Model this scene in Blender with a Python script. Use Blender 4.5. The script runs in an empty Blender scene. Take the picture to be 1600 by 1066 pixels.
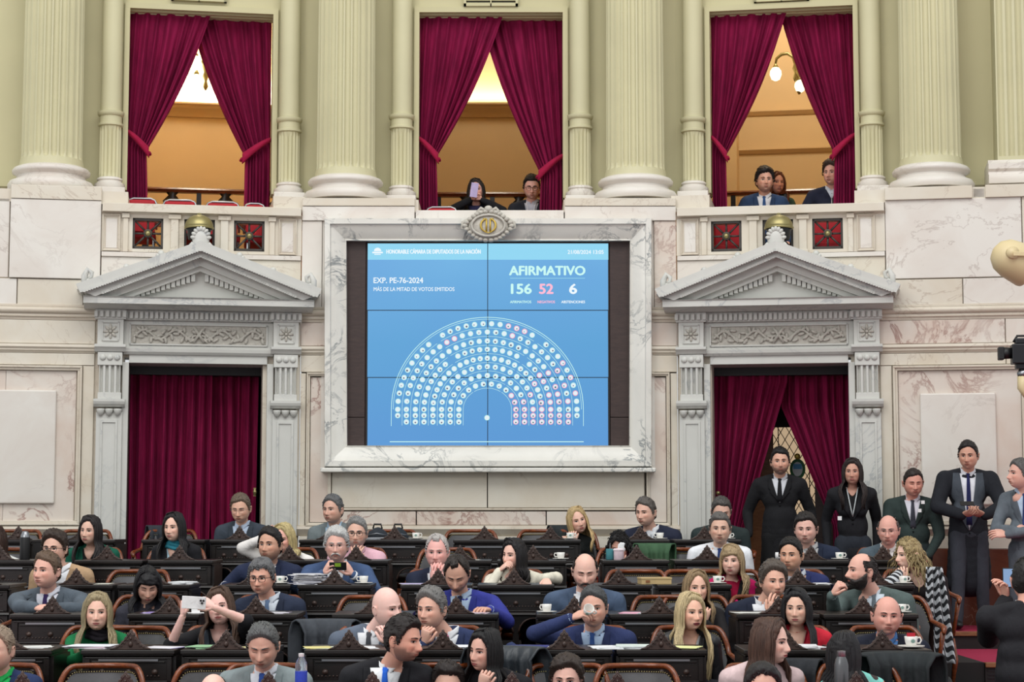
import bpy, bmesh, math, random
import numpy as np
from math import sin, cos, pi, radians, sqrt, atan2
from mathutils import Vector, Matrix, noise
from mathutils.bvhtree import BVHTree
random.seed(7)
scene = bpy.context.scene
COL = scene.collection
# ---------------------------------------------------------------- camera, light, exposure
FPX = 3000.0; CZ = 3.0; HOR = 815.0
PITCH = math.atan((HOR - 533.0) / FPX)
cam = bpy.data.objects.new('camera', bpy.data.cameras.new('camera')); COL.objects.link(cam)
cam.data.sensor_width = 36; cam.data.lens = FPX / 1600 * 36; cam.data.clip_end = 200
cam.location = (0, 0, CZ); cam.rotation_euler = (pi / 2 + PITCH, 0, 0)
scene.camera = cam
w = bpy.data.worlds.new('world'); scene.world = w; w.use_nodes = True
w.node_tree.nodes['Background'].inputs[0].default_value = (0.95, 0.98, 1.0, 1)
w.node_tree.nodes['Background'].inputs[1].default_value = 0.74
def area(name, loc, target, size, sizey, power, col=(1, 1, 1)):
    l = bpy.data.lights.new(name, 'AREA'); l.shape = 'RECTANGLE'; l.size = size; l.size_y = sizey; l.energy = power; l.color = col
    o = bpy.data.objects.new(name, l); COL.objects.link(o); o.location = loc
    o.rotation_euler = (Vector(target) - Vector(loc)).to_track_quat('-Z', 'Y').to_euler(); return o
area('skylight_panel', (0, 7.5, 15.0), (0, 15.5, 3.0), 15, 8, 1380, (1.0, 0.99, 0.965))
area('front_fill_light', (-7, 1.0, 9.0), (0, 16, 4), 5, 3, 380, (1.0, 0.98, 0.95))  # added fill light from the front left, stands for no real lamps
scene.view_settings.view_transform = 'Standard'; scene.view_settings.look = 'None'
scene.view_settings.exposure = 0.0; scene.view_settings.gamma = 1.0
scene.view_settings.use_curve_mapping = False

# ---------------------------------------------------------------- projection helpers
def rayd(px, py):
    xc = (px - 800) / FPX; yc = (533 - py) / FPX
    dy = cos(PITCH) - yc * sin(PITCH); dz = sin(PITCH) + yc * cos(PITCH)
    return xc / dy, dz / dy
def at(px, py, Y):
    a, b = rayd(px, py); return Vector((a * Y, Y, CZ + b * Y))
class Facet:
    def __init__(s, ox, oy, deg, refpx, name):
        s.O = Vector((ox, oy, 0)); s.a = radians(deg); s.U_ = Vector((cos(s.a), sin(s.a), 0)); s.B = Vector((-sin(s.a), cos(s.a), 0)); s.ref = refpx; s.name = name
    def hit(s, px, py, d=0):
        a, b = rayd(px, py); t = (d + s.O.dot(s.B)) / (a * s.B.x + s.B.y)
        P = Vector((t * a, t, CZ + t * b)); return (P - s.O).dot(s.U_), P.z
    def U(s, px, d=0, py=480): return s.hit(px, py, d)[0]
    def Z(s, py, d=0): return s.hit(s.ref, py, d)[1]
    def loc(s, u, d, z): return s.O + s.U_ * u + s.B * d + Vector((0, 0, z))
DW = 18.0
FC = Facet(0, DW, 0, 767, 'center')
_pl = at(470, 480, DW); _pr = at(1058, 480, DW)
FL = Facet(_pl.x, DW, 10, 311, 'left')
FR = Facet(_pr.x, DW, -10, 1217, 'right')

# ---------------------------------------------------------------- object helpers
def srgb(r, g=None, b=None):
    if g is None: r, g, b = r
    f = lambda c: (c / 255 / 12.92) if c <= 10.31 else ((c / 255 + .055) / 1.055) ** 2.4
    return (f(r), f(g), f(b), 1)
def tag(o, label=None, cat=None, group=None, kind=None):
    if label: o['label'] = label
    if cat: o['category'] = cat
    if group: o['group'] = group
    if kind: o['kind'] = kind
    return o
def empty(name, loc=(0, 0, 0), rz=0, parent=None):
    o = bpy.data.objects.new(name, None); COL.objects.link(o); o.location = loc; o.rotation_euler = (0, 0, rz)
    o.empty_display_size = .1; o.parent = parent; return o
def thing(name, label, cat, loc=(0, 0, 0), rz=0, group=None, kind=None):
    return tag(empty(name, loc, rz), label, cat, group, kind)
def copy_tree(o, parent=None):
    c = o.copy(); COL.objects.link(c); c.parent = parent
    for ch in o.children: copy_tree(ch, c)
    return c
class MB:
    def __init__(s): s.v = []; s.f = []; s.m = []
    def add(s, v, f, mi=0):
        n = len(s.v); s.v += [tuple(p) for p in v]; s.f += [tuple(i + n for i in q) for q in f]; s.m += [mi] * len(f); return s
    def box(s, x0, x1, y0, y1, z0, z1, mi=0):
        v = [(x, y, z) for x in (x0, x1) for y in (y0, y1) for z in (z0, z1)]
        return s.add(v, [(0, 1, 3, 2), (4, 6, 7, 5), (0, 4, 5, 1), (2, 3, 7, 6), (0, 2, 6, 4), (1, 5, 7, 3)], mi)
    def prism(s, poly, y0, y1, mi=0):
        n = len(poly); v = [(x, y0, z) for x, z in poly] + [(x, y1, z) for x, z in poly]
        return s.add(v, [tuple(range(n)), tuple(range(2 * n - 1, n - 1, -1))] + [(i, i + n, (i + 1) % n + n, (i + 1) % n) for i in range(n)], mi)
    def extr(s, prof, x0, x1, mi=0):          # profile in (y,z), run along x
        n = len(prof); v = [(x0, y, z) for y, z in prof] + [(x1, y, z) for y, z in prof]
        return s.add(v, [tuple(range(n)), tuple(range(2 * n - 1, n - 1, -1))] + [(i, i + n, (i + 1) % n + n, (i + 1) % n) for i in range(n)], mi)
    def lathe(s, prof, c=(0, 0, 0), seg=24, mi=0, sx=1, sy=1):
        v = []; f = []; n = len(prof)
        for r, z in prof:
            for k in range(seg):
                a = 2 * pi * k / seg; v.append((c[0] + r * cos(a) * sx, c[1] + r * sin(a) * sy, c[2] + z))
        for i in range(n - 1):
            for k in range(seg):
                k2 = (k + 1) % seg; f.append((i * seg + k, i * seg + k2, (i + 1) * seg + k2, (i + 1) * seg + k))
        f.append(tuple(range(seg - 1, -1, -1))); f.append(tuple(range((n - 1) * seg, n * seg)))
        return s.add(v, f, mi)
    def sphere(s, c, r, seg=16, ring=10, mi=0, rot=None):
        if not hasattr(r, '__len__'): r = (r, r, r)
        v = []; f = []
        for i in range(ring + 1):
            t = pi * i / ring
            for k in range(seg):
                a = 2 * pi * k / seg
                p = Vector((r[0] * sin(t) * cos(a), r[1] * sin(t) * sin(a), r[2] * cos(t)))
                if rot is not None: p = rot @ p
                v.append((c[0] + p.x, c[1] + p.y, c[2] + p.z))
        for i in range(ring):
            for k in range(seg):
                k2 = (k + 1) % seg; f.append((i * seg + k, (i + 1) * seg + k, (i + 1) * seg + k2, i * seg + k2))
        return s.add(v, f, mi)
    def tube(s, pts, rad, seg=8, mi=0, closed=False, flat=1.0):
        pts = [Vector(p) for p in pts]; n = len(pts)
        if not hasattr(rad, '__len__'): rad = [rad] * n
        v = []; f = []; up = None
        for i, p in enumerate(pts):
            if closed: t = pts[(i + 1) % n] - pts[i - 1]
            else: t = pts[min(i + 1, n - 1)] - pts[max(i - 1, 0)]
            if t.length < 1e-9: t = Vector((0, 0, 1))
            t.normalize()
            if up is None: up = t.orthogonal().normalized() if abs(t.z) > .9 else t.cross(Vector((0, 0, 1))).normalized()
            up = (up - t * up.dot(t))
            up = up.normalized() if up.length > 1e-6 else t.orthogonal().normalized()
            w_ = t.cross(up)
            for k in range(seg):
                a = 2 * pi * k / seg; q = p + (up * cos(a) + w_ * sin(a) * flat) * rad[i]; v.append(tuple(q))
        m = n if closed else n - 1
        for i in range(m):
            j = (i + 1) % n
            for k in range(seg):
                k2 = (k + 1) % seg; f.append((i * seg + k, i * seg + k2, j * seg + k2, j * seg + k))
        if not closed:
            f.append(tuple(range(seg - 1, -1, -1))); f.append(tuple(range((n - 1) * seg, n * seg)))
        return s.add(v, f, mi)
    def capsule(s, a, b, ra, rb, seg=10, mi=0):
        a = Vector(a); b = Vector(b); d = b - a; L = max(d.length, 1e-6); d = d / L
        pts = []; rr = []
        for k in range(5):
            t = pi / 2 * (1 - k / 4); pts.append(a - d * ra * sin(t)); rr.append(max(ra * cos(t), .0005))
        for k in range(5):
            t = pi / 2 * k / 4; pts.append(b + d * rb * sin(t)); rr.append(max(rb * cos(t), .0005))
        return s.tube(pts, rr, seg, mi)
    def grid(s, fn, nu, nv, mi=0, flip=False):
        v = [fn(i / nu, j / nv) for j in range(nv + 1) for i in range(nu + 1)]
        f = []
        for j in range(nv):
            for i in range(nu):
                a = j * (nu + 1) + i; q = (a, a + 1, a + nu + 2, a + nu + 1); f.append(q[::-1] if flip else q)
        return s.add(v, f, mi)
    def xf(s, M, start=0):
        for i in range(start, len(s.v)): s.v[i] = tuple(M @ Vector(s.v[i]))
        return s
    def build(s, name, mats, parent=None, smooth=False, bevel=0, loc=None, rz=None, auto=None):
        me = bpy.data.meshes.new(name); me.from_pydata(s.v, [], s.f)
        if not isinstance(mats, (list, tuple)): mats = [mats]
        for m in mats: me.materials.append(m)
        if len(mats) > 1: me.polygons.foreach_set('material_index', s.m)
        if smooth or auto: me.polygons.foreach_set('use_smooth', [True] * len(s.f))
        me.validate(); me.update()
        bm = bmesh.new(); bm.from_mesh(me); bmesh.ops.recalc_face_normals(bm, faces=bm.faces)
        if auto:
            for e in bm.edges:
                if len(e.link_faces) == 2 and e.calc_face_angle(0) > radians(auto): e.smooth = False
        bm.to_mesh(me); bm.free()
        o = bpy.data.objects.new(name, me); COL.objects.link(o); o.parent = parent
        if loc is not None: o.location = loc
        if rz is not None: o.rotation_euler = (0, 0, rz)
        if bevel:
            b = o.modifiers.new('bevel', 'BEVEL'); b.width = bevel; b.segments = 2; b.limit_method = 'ANGLE'; b.angle_limit = radians(40)
        return o

# ---------------------------------------------------------------- materials
def newmat(name):
    m = bpy.data.materials.new(name); m.use_nodes = True; nt = m.node_tree; return m, nt, nt.nodes['Principled BSDF']
def setp(b, **k):
    for n, v in k.items(): b.inputs[n.replace('_', ' ')].default_value = v
def N(nt, t, **k):
    n = nt.nodes.new(t)
    for a, v in k.items(): setattr(n, a, v)
    return n
def coords(nt, scale=(1, 1, 1), rnd=True):
    tc = N(nt, 'ShaderNodeTexCoord'); mp = N(nt, 'ShaderNodeMapping'); mp.inputs['Scale'].default_value = scale
    nt.links.new(tc.outputs['Object'], mp.inputs['Vector'])
    if rnd:
        oi = N(nt, 'ShaderNodeObjectInfo'); mu = N(nt, 'ShaderNodeMath', operation='MULTIPLY'); mu.inputs[1].default_value = 37
        nt.links.new(oi.outputs['Random'], mu.inputs[0])
        cb = N(nt, 'ShaderNodeCombineXYZ')
        for i in range(3): nt.links.new(mu.outputs[0], cb.inputs[i])
        nt.links.new(cb.outputs[0], mp.inputs['Location'])
    return mp.outputs[0]
def ramp(nt, fac, stops):
    r = N(nt, 'ShaderNodeValToRGB'); el = r.color_ramp.elements
    while len(el) < len(stops): el.new(.5)
    for e, (p, c) in zip(el, stops): e.position = p; e.color = c
    nt.links.new(fac, r.inputs[0]); return r.outputs[0]
def noise_n(nt, vec, scale, detail=4, rough=.55, dist=0):
    n = N(nt, 'ShaderNodeTexNoise'); n.inputs['Scale'].default_value = scale; n.inputs['Detail'].default_value = detail
    n.inputs['Roughness'].default_value = rough; n.inputs['Distortion'].default_value = dist
    if vec is not None: nt.links.new(vec, n.inputs['Vector'])
    return n.outputs['Fac']
def mixc(nt, fac, a, b, mode='MIX'):
    m = N(nt, 'ShaderNodeMix', data_type='RGBA', blend_type=mode)
    for sock, v in ((m.inputs[0], fac), (m.inputs[6], a), (m.inputs[7], b)):
        if hasattr(v, 'links') or hasattr(v, 'is_linked'): nt.links.new(v, sock)
        else: sock.default_value = v
    return m.outputs[2]
def bump(nt, b, fac, strength=.3, dist=.01):
    bn = N(nt, 'ShaderNodeBump'); bn.inputs['Strength'].default_value = strength; bn.inputs['Distance'].default_value = dist
    nt.links.new(fac, bn.inputs['Height']); nt.links.new(bn.outputs[0], b.inputs['Normal'])
def marble(name, base, cloud, vein, vscale=1.2, vw=.025, rough=.35, vstr=.7, rnd=True):
    m, nt, b = newmat(name); v = coords(nt, rnd=rnd)
    c = mixc(nt, ramp(nt, noise_n(nt, v, 1.6, 5, .6, .6), [(.35, (0, 0, 0, 1)), (.7, (1, 1, 1, 1))]), base, cloud)
    n1 = noise_n(nt, v, vscale, 7, .62, 1.6)
    k = ramp(nt, n1, [(.5 - vw, (0, 0, 0, 1)), (.5, (1, 1, 1, 1)), (.5 + vw, (0, 0, 0, 1))])
    n2 = noise_n(nt, v, vscale * .7, 3, .5, .3)
    k2 = mixc(nt, 1.0, k, ramp(nt, n2, [(.45, (0, 0, 0, 1)), (.62, (vstr, vstr, vstr, 1))]), 'MULTIPLY')
    c2 = mixc(nt, k2, c, vein)
    nt.links.new(c2, b.inputs['Base Color']); setp(b, Roughness=rough); b.inputs['Specular IOR Level'].default_value = .4
    return m
def plain(name, col, rough=.6, metal=0, nscale=0, namt=.15, bstr=0, bscale=60, sheen=0, spec=.5):
    m, nt, b = newmat(name); setp(b, Roughness=rough, Metallic=metal); b.inputs['Specular IOR Level'].default_value = spec
    b.inputs['Base Color'].default_value = col
    if nscale:
        v = coords(nt); n = noise_n(nt, v, nscale, 4)
        d = tuple(c * (1 - namt) for c in col[:3]) + (1,); l = tuple(min(1, c * (1 + namt)) for c in col[:3]) + (1,)
        nt.links.new(ramp(nt, n, [(.3, d), (.7, l)]), b.inputs['Base Color'])
    if bstr:
        v = coords(nt); bump(nt, b, noise_n(nt, v, bscale, 4), bstr, .01)
    if sheen: b.inputs['Sheen Weight'].default_value = sheen; b.inputs['Sheen Roughness'].default_value = .4; b.inputs['Sheen Tint'].default_value = tuple(min(1, c * 3 + .1) for c in col[:3]) + (1,)
    return m
def emit(name, col, st):
    m, nt, b = newmat(name); b.inputs['Base Color'].default_value = (0, 0, 0, 1); b.inputs['Emission Color'].default_value = col
    b.inputs['Emission Strength'].default_value = st; b.inputs['Specular IOR Level'].default_value = 0; return m
M = {}
M['khaki'] = plain('ochre paint', srgb(192, 186, 148), .75, 0, 1.2, .05)
M['khaki_col'] = plain('ochre column paint', srgb(197, 192, 156), .6, 0, 1.5, .05)
M['marble'] = marble('cream marble', srgb(222, 218, 210), srgb(211, 202, 192), srgb(168, 154, 145), 1.1, .016, .35, .55)
M['marble_pink'] = marble('pink veined marble', srgb(218, 211, 201), srgb(208, 190, 176), srgb(140, 95, 85), 1.5, .03, .33, .8)
M['marble_low'] = marble('warm cream marble', srgb(216, 210, 196), srgb(208, 197, 178), srgb(150, 125, 105), 1.0, .012, .35, .45)
M['marble_grey'] = marble('pale grey marble', srgb(205, 205, 199), srgb(196, 196, 190), srgb(140, 146, 152), 1.0, .02, .4, .55)
M['marble_frame'] = marble('grey veined white marble', srgb(226, 224, 216), srgb(212, 210, 202), srgb(120, 126, 128), 2.6, .035, .28, .95, False)
M['marble_trim'] = marble('cream trim marble', srgb(214, 206, 190), srgb(200, 188, 170), srgb(150, 125, 105), 2.0, .02, .35, .4)
M['relief'] = plain('carved relief stone', srgb(186, 182, 172), .8, 0, 30, .15, .6, 40)
M['dado'] = marble('red brown marble', srgb(116, 66, 46), srgb(88, 46, 34), srgb(190, 160, 140), 2.2, .012, .2, .8)
def velvet():
    m, nt, b = newmat('crimson velvet'); v = coords(nt, (1, 1, .25))
    n = noise_n(nt, v, 14, 4)
    nt.links.new(ramp(nt, n, [(.25, srgb(96, 12, 46)), (.75, srgb(138, 22, 68))]), b.inputs['Base Color'])
    setp(b, Roughness=.85); b.inputs['Specular IOR Level'].default_value = .15
    b.inputs['Sheen Weight'].default_value = .35; b.inputs['Sheen Roughness'].default_value = .35; b.inputs['Sheen Tint'].default_value = srgb(230, 70, 140)
    return m
M['velvet'] = velvet()
M['velvet_dark'] = plain('dark crimson velvet', srgb(92, 10, 32), .85, 0, 10, .2, sheen=.25, spec=.15)
M['tie_back'] = plain('crimson tie band', srgb(150, 20, 60), .8, 0, 20, .1, sheen=.4, spec=.2)
M['gold'] = plain('brass', srgb(158, 148, 102), .42, .8, 8, .1)
M['giltletter'] = plain('gilt', srgb(205, 175, 80), .4, .6)
M['bronze'] = plain('dark bronze', srgb(66, 62, 58), .5, .4, 10, .2)
def wood(name, c1, c2, rough=.35, sc=3, str_=(1, 1, 8)):
    m, nt, b = newmat(name); v = coords(nt, (sc, sc * 4, sc * 4)); n = noise_n(nt, v, 3, 5, .6, .8)
    nt.links.new(ramp(nt, n, [(.3, c1), (.7, c2)]), b.inputs['Base Color']); setp(b, Roughness=rough)
    bump(nt, b, n, .12, .004); return m
M['desk'] = wood('ebonised carved wood', srgb(20, 16, 15), srgb(33, 26, 24), .32)
M['desk_carved'] = wood('dark carved walnut', srgb(46, 33, 29), srgb(76, 57, 50), .42)
M['chairwood'] = wood('polished red brown wood', srgb(84, 38, 18), srgb(138, 70, 32), .2)
M['leather'] = plain('dark brown leather', srgb(58, 42, 38), .32, 0, 6, .2, .15, 30)
M['leather_grey'] = plain('worn grey leather', srgb(98, 98, 100), .35, 0, 5, .25, .12, 30)
M['screenwood'] = wood('dark brown side panel', srgb(50, 36, 34), srgb(64, 48, 44), .6)
M['orange'] = plain('apricot wall paint', srgb(218, 190, 146), .8, 0, 1, .04)
M['creamceil'] = plain('cream cove paint', srgb(236, 220, 176), .8)
M['redseat'] = plain('red seat cloth', srgb(170, 12, 30), .7)
M['black'] = plain('matt black', srgb(14, 14, 16), .5)
M['darkmetal'] = plain('dark metal', srgb(40, 41, 44), .4, .5)
M['white'] = plain('white paper', srgb(232, 232, 232), .7)
M['porcelain'] = plain('white porcelain', srgb(232, 230, 224), .18)
M['beigemetal'] = plain('beige enamel', srgb(214, 196, 152), .4)
M['carpet'] = plain('crimson carpet', srgb(158, 26, 66), .95, 0, 60, .15, .3, 300)
M['nosing'] = wood('step nosing wood', srgb(120, 76, 44), srgb(150, 100, 62), .4)
M['tier'] = plain('dark stained platform', srgb(26, 20, 20), .7, 0, 4, .2)
M['chrome'] = plain('brushed steel', srgb(150, 152, 156), .3, .9)
M['card'] = plain('kraft cardboard', srgb(196, 170, 122), .8, 0, 6, .06)
_cl = {}
def cloth(rgb, kind='wool'):
    k = (tuple(rgb), kind)
    if k in _cl: return _cl[k]
    m, nt, b = newmat('cloth %d %d %d' % tuple(rgb)); c = srgb(*rgb); v = coords(nt)
    n = noise_n(nt, v, 7, 5, .6); d = tuple(x * .80 for x in c[:3]) + (1,); l = tuple(min(1, x * 1.16) for x in c[:3]) + (1,)
    nt.links.new(ramp(nt, n, [(.3, d), (.7, l)]), b.inputs['Base Color'])
    setp(b, Roughness=.45 if kind == 'leather' else .85); b.inputs['Specular IOR Level'].default_value = .5 if kind == 'leather' else .25
    w_ = noise_n(nt, coords(nt, (5, 5, 3)), 2.2, 3, .5, 1.2)
    bump(nt, b, w_, .32, .03)
    _cl[k] = m; return m
# ================================================================ STRUCTURE
wall = {}
for F in (FL, FC, FR):
    wall[F] = thing('wall_' + F.name, {'left': 'left stretch of the cream marble chamber wall with balustrade and panels', 'center': 'central marble chamber wall around the voting screen', 'right': 'right stretch of the cream marble chamber wall with balustrade and panels'}[F.name], 'wall', F.O, F.a, kind='structure')
def slab(F, x0, x1, y0, y1, proud=0.0, mat='marble', gap=.8, name='marble_slab', back=.25, bev=.004, ux=None):
    u0, u1 = F.U(x0 + gap, -proud), F.U(x1 - gap, -proud); z1, z0 = F.Z(y0 + gap * .6, -proud), F.Z(y1 - gap * .6, -proud)
    return MB().box(u0, u1, -proud, back, z0, z1).build(name, M[mat], wall[F], bevel=bev)
def frame_ring(F, x0, x1, y0, y1, wpx, proud, mat, name='panel_frame'):
    u0, u1 = F.U(x0), F.U(x1); z1, z0 = F.Z(y0), F.Z(y1); t = wpx / 166
    mb = MB()
    for (a, b, c, d) in ((u0, u1, z1 - t, z1), (u0, u1, z0, z0 + t), (u0, u0 + t, z0 + t, z1 - t), (u1 - t, u1, z0 + t, z1 - t)): mb.box(a, b, -proud, .02, c, d)
    t2 = t * .45
    for (a, b, c, d) in ((u0, u1, z1 - t2, z1), (u0, u1, z0, z0 + t2), (u0, u0 + t2, z0 + t2, z1 - t2), (u1 - t2, u1, z0 + t2, z1 - t2)): mb.box(a, b, -proud - .018, -proud + .001, c, d)
    return mb.build(name, M[mat], wall[F], bevel=.004)
def run(F, x0, x1, prof, name, mat='marble_trim'):   # prof: (py, proud px) from top to bottom
    pts = [(.1, F.Z(prof[0][0]))] + [(-p / 166, F.Z(y)) for y, p in prof] + [(.1, F.Z(prof[-1][0]))]
    return MB().extr(pts, F.U(x0), F.U(x1)).build(name, M[mat], wall[F], auto=35)
def torus_prof(y0, y1, p):
    c = (y0 + y1) / 2; h = (y1 - y0) / 2
    return [(c - h * cos(t), 3 + p * sin(t)) for t in [pi * k / 8 for k in range(9)]]
STR = [(480, 2), (481, 5), (484, 5)] + torus_prof(484, 495, 7) + [(495, 5), (499, 5), (500, 2), (504, 1)]
MOL = [(541, 1), (542, 7), (546, 8), (549, 5), (551, 5), (553, 2), (555, 1)]
LEDGE = [(821, 1), (823, 8), (827, 9), (831, 6), (835, 4), (838, 1)]
# ---- backing walls (behind slabs), lower zone
def backing(F, x0, x1, y0, y1, d0=.02, d1=.3, mat='marble_trim'):
    MB().box(F.U(x0), F.U(x1), d0, d1, F.Z(y1), F.Z(y0)).build('wall_core', M[mat], wall[F])
backing(FL, -170, 196, 440, 990); backing(FL, 412, 470.2, 398, 990); backing(FL, 196, 412, 400, 560)
backing(FC, 469.8, 1058.2, 345, 990, .12, .4)
backing(FR, 1057.8, 1111, 398, 990); backing(FR, 1328, 1760, 398, 990); backing(FR, 1111, 1328, 400, 560)
backing(FL, -170, 12, 320, 440); backing(FR, 1385, 1760, 320, 440)
# left facet
for a, b in ((-170, 12),): slab(FL, a, b, 318, 440, .0)
slab(FL, 12, 156, 318, 440, .04, 'marble'); slab(FL, 12, 156, 296, 318, .05, 'marble_low')
slab(FL, -170, 26, 441, 482, .02); slab(FL, 26, 130, 441, 482, .02, 'marble_low')
run(FL, -170, 150, STR, 'string_course'); run(FL, -170, 150, MOL, 'moulding'); run(FL, 463, 470.3, STR, 'string_course'); run(FL, 463, 470.3, MOL, 'moulding')
slab(FL, -170, 150, 504, 541, .01, 'marble_low'); slab(FL, -170, 150, 555, 574, .01, 'marble_low')
slab(FL, 131, 150, 574, 822, .01, 'marble_low'); frame_ring(FL, -170, 131, 575, 821, 7, .03, 'marble_trim')
slab(FL, -160, 12, 583, 815, -.005, 'marble_pink', .3, bev=0); slab(FL, 12, 122, 583, 815, -.005, 'marble_pink', .3, bev=0)
slab(FL, -60, 92, 612, 788, .035, 'marble', bev=.012, name='raised_panel')
slab(FL, 463, 470.3, 504, 541, .01, 'marble_low')
slab(FL, 463, 470.3, 555, 822, .01, 'marble_low')
run(FL, -170, 150, LEDGE, 'ledge'); run(FL, 463, 470.3, LEDGE, 'ledge'); slab(FL, -170, 150, 838, 856, .03, 'marble_low'); slab(FL, -170, 150, 856, 990, .04, 'dado')
# centre facet
for x0, x1 in ((470, 648), (882, 1058)):
    slab(FC, x0, x1, 322, 345, .04, 'marble'); slab(FC, x0, x1, 309, 322, .05, 'marble_low')
slab(FC, 470, 503, 345, 482, .02, 'marble'); slab(FC, 1022, 1058, 345, 482, .02, 'marble_pink')
for a, b, c, d in ((503, 536, 345, 735), (989, 1022, 345, 735), (536, 989, 345, 373), (536, 989, 700, 735)): slab(FC, a, b, c, d, .0, 'marble', 0, bev=0)
slab(FC, 648, 882, 328, 345, .06, 'marble')
for x0, x1 in ((470, 510), (1015, 1058)):
    run(FC, x0, x1, STR, 'string_course'); run(FC, x0, x1, MOL, 'moulding'); slab(FC, x0, x1, 504, 541, .01, 'marble_pink'); slab(FC, x0, x1, 555, 582, .01, 'marble_low')
for x0, x1, s0, s1 in ((481, 520, 487, 516), (1008, 1045, 1012, 1039)):
    frame_ring(FC, x0, x1, 583, 822, 5, .025, 'marble_trim'); slab(FC, s0, s1, 590, 816, -.004, 'marble_pink', 0, bev=0)
slab(FC, 470, 480, 583, 822, .01, 'marble_low'); slab(FC, 1046, 1058, 583, 822, .01, 'marble_low')
for a, b in ((520, 762), (762, 1006)): slab(FC, a, b, 730, 794, .012, 'marble_low')
run(FC, 520, 1006, [(794, 1), (795, 3), (797, 3), (798, .5)], 'moulding')
for a, b in ((520, 652), (652, 853), (853, 1006)): slab(FC, a, b, 799, 821, .006, 'marble_pink')
run(FC, 470, 1058, LEDGE, 'ledge'); slab(FC, 470, 1058, 838, 857, .03, 'marble_low'); slab(FC, 470, 1058, 857, 990, .04, 'dado')
# right facet
slab(FR, 1385, 1600, 318, 440, .02, 'marble'); slab(FR, 1600, 1760, 318, 440, .02, 'marble_low'); slab(FR, 1385, 1524, 298, 318, .05, 'marble_low'); slab(FR, 1543, 1660, 298, 318, .05, 'marble_low'); slab(FR, 1524, 1543, 303, 318, .0, 'marble')
slab(FR, 1388, 1505, 441, 482, .02, 'marble_low'); slab(FR, 1505, 1760, 441, 482, .02)
for x0, x1 in ((1057.8, 1063), (1373, 1760)):
    run(FR, x0, x1, STR, 'string_course'); run(FR, x0, x1, MOL, 'moulding'); run(FR, x0, x1, LEDGE, 'ledge'); slab(FR, x0, x1, 838, 857, .03, 'marble_low', .1); slab(FR, x0, x1, 857, 990, .04, 'dado', .1)
for x0, x1 in ((1373, 1570), (1570, 1760)): slab(FR, x0, x1, 504, 541, .01, 'marble_pink'); slab(FR, x0, x1, 555, 574, .01, 'marble_low')
slab(FR, 1373, 1392, 574, 822, .01, 'marble_low'); frame_ring(FR, 1393, 1600, 575, 821, 7, .03, 'marble_trim'); slab(FR, 1600, 1760, 574, 822, .01, 'marble_low')
slab(FR, 1401, 1592, 583, 815, -.005, 'marble_pink', .3, bev=0); slab(FR, 1434, 1553, 617, 790, .035, 'marble', bev=.012, name='raised_panel')

# ---- balustrades (left and right bays)
GR = {}
def balustrade(F, c, px0, px1):
    W = wall[F]; k = 1.0
    slab(F, px0, px1, 320, 334, .10, 'marble_low', name='coping'); run(F, px0, px1, [(334, 9), (336, 7), (338, 4), (340, 2)], 'moulding')
    holes = [(c - 81, 24), (c, 24), (c + 78, 24)]
    edges = [px0] + [e for h, hw in holes for e in (h - hw, h + hw)] + [px1]
    for a, b in zip(edges[0::2], edges[1::2]): slab(F, a, b, 334, 396, .02, 'marble_low', 0, name='baluster_panel', bev=0)
    for h, hw in holes:
        slab(F, h - hw, h + hw, 334, 343, .02, 'marble_low', 0, bev=0, name='lintel'); slab(F, h - hw, h + hw, 391, 396, .02, 'marble_low', 0, bev=0, name='sill')
    slab(F, px0, px1, 396, 404, .045, 'marble', name='plinth_band'); slab(F, px0, (px0 + c) / 2 + 10, 404, 441, .02, 'marble'); slab(F, (px0 + c) / 2 + 10, px1, 404, 441, .02, 'marble_low')
    for s in (-1, 1):
        x = c + s * 39; slab(F, x - 6, x + 6, 343, 396, .045, 'marble_low', 0, name='strip_pilaster'); slab(F, x - 10, x + 10, 336, 343, .06, 'marble_low', 0, name='pilaster_cap'); slab(F, x - 8, x + 8, 390, 396, .055, 'marble_low', 0, name='pilaster_foot')
        x = c + s * 115 - 1; slab(F, x - 4, x + 4, 343, 396, .045, 'marble_low', 0, name='strip_pilaster'); slab(F, x - 6, x + 6, 336, 343, .06, 'marble_low', 0, name='pilaster_cap')
        x = c + s * 138; frame_ring(F, x - 14, x + 14, 339, 396, 4, .03, 'marble_trim')
        slab(F, x - 9, x + 9, 345, 391, .027, 'marble', 0, name='raised_panel')
    for i, (h, hw) in enumerate(holes):
        u = F.U(h); z = (F.Z(343) + F.Z(391)) / 2; r = .142
        g = thing('grille', None, 'grille', F.loc(u, 0, z), F.a, group='bronze star grilles of the balustrades')
        g['label'] = 'dark bronze square star grille in the %s balustrade, %s' % (F.name, ('left of the brass lamp', 'behind the brass lamp', 'right of the brass lamp')[i])
        mb = MB()
        for (a, b, cc, d) in ((-r, r, r - .022, r), (-r, r, -r, -r + .022), (-r, -r + .022, -r, r), (r - .022, r, -r, r)): mb.box(a, b, 0, .03, cc, d)
        mb.build('frame', M['bronze'], g)
        for q in range(8):
            a = q * pi / 4; L = (r - .015) * (1.38 if q % 2 else 1); b = MB().tube([(cos(a) * .02, .012, sin(a) * .02), (cos(a) * L, .012, sin(a) * L)], [.012, .009], 6); b.build('bar', M['bronze'], g, smooth=True)
        MB().sphere((0, -.01, 0), .028, 14, 10).build('boss', M['gold'], g, smooth=True)
        MB().lathe([(.04, 0), (.04, .012), (.03, .016)], seg=16).xf(Matrix.Rotation(pi / 2, 4, 'X')).build('ring', M['bronze'], g)
balustrade(FL, 310, 156, 470.2); balustrade(FR, 1217, 1057.8, 1385)

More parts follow.
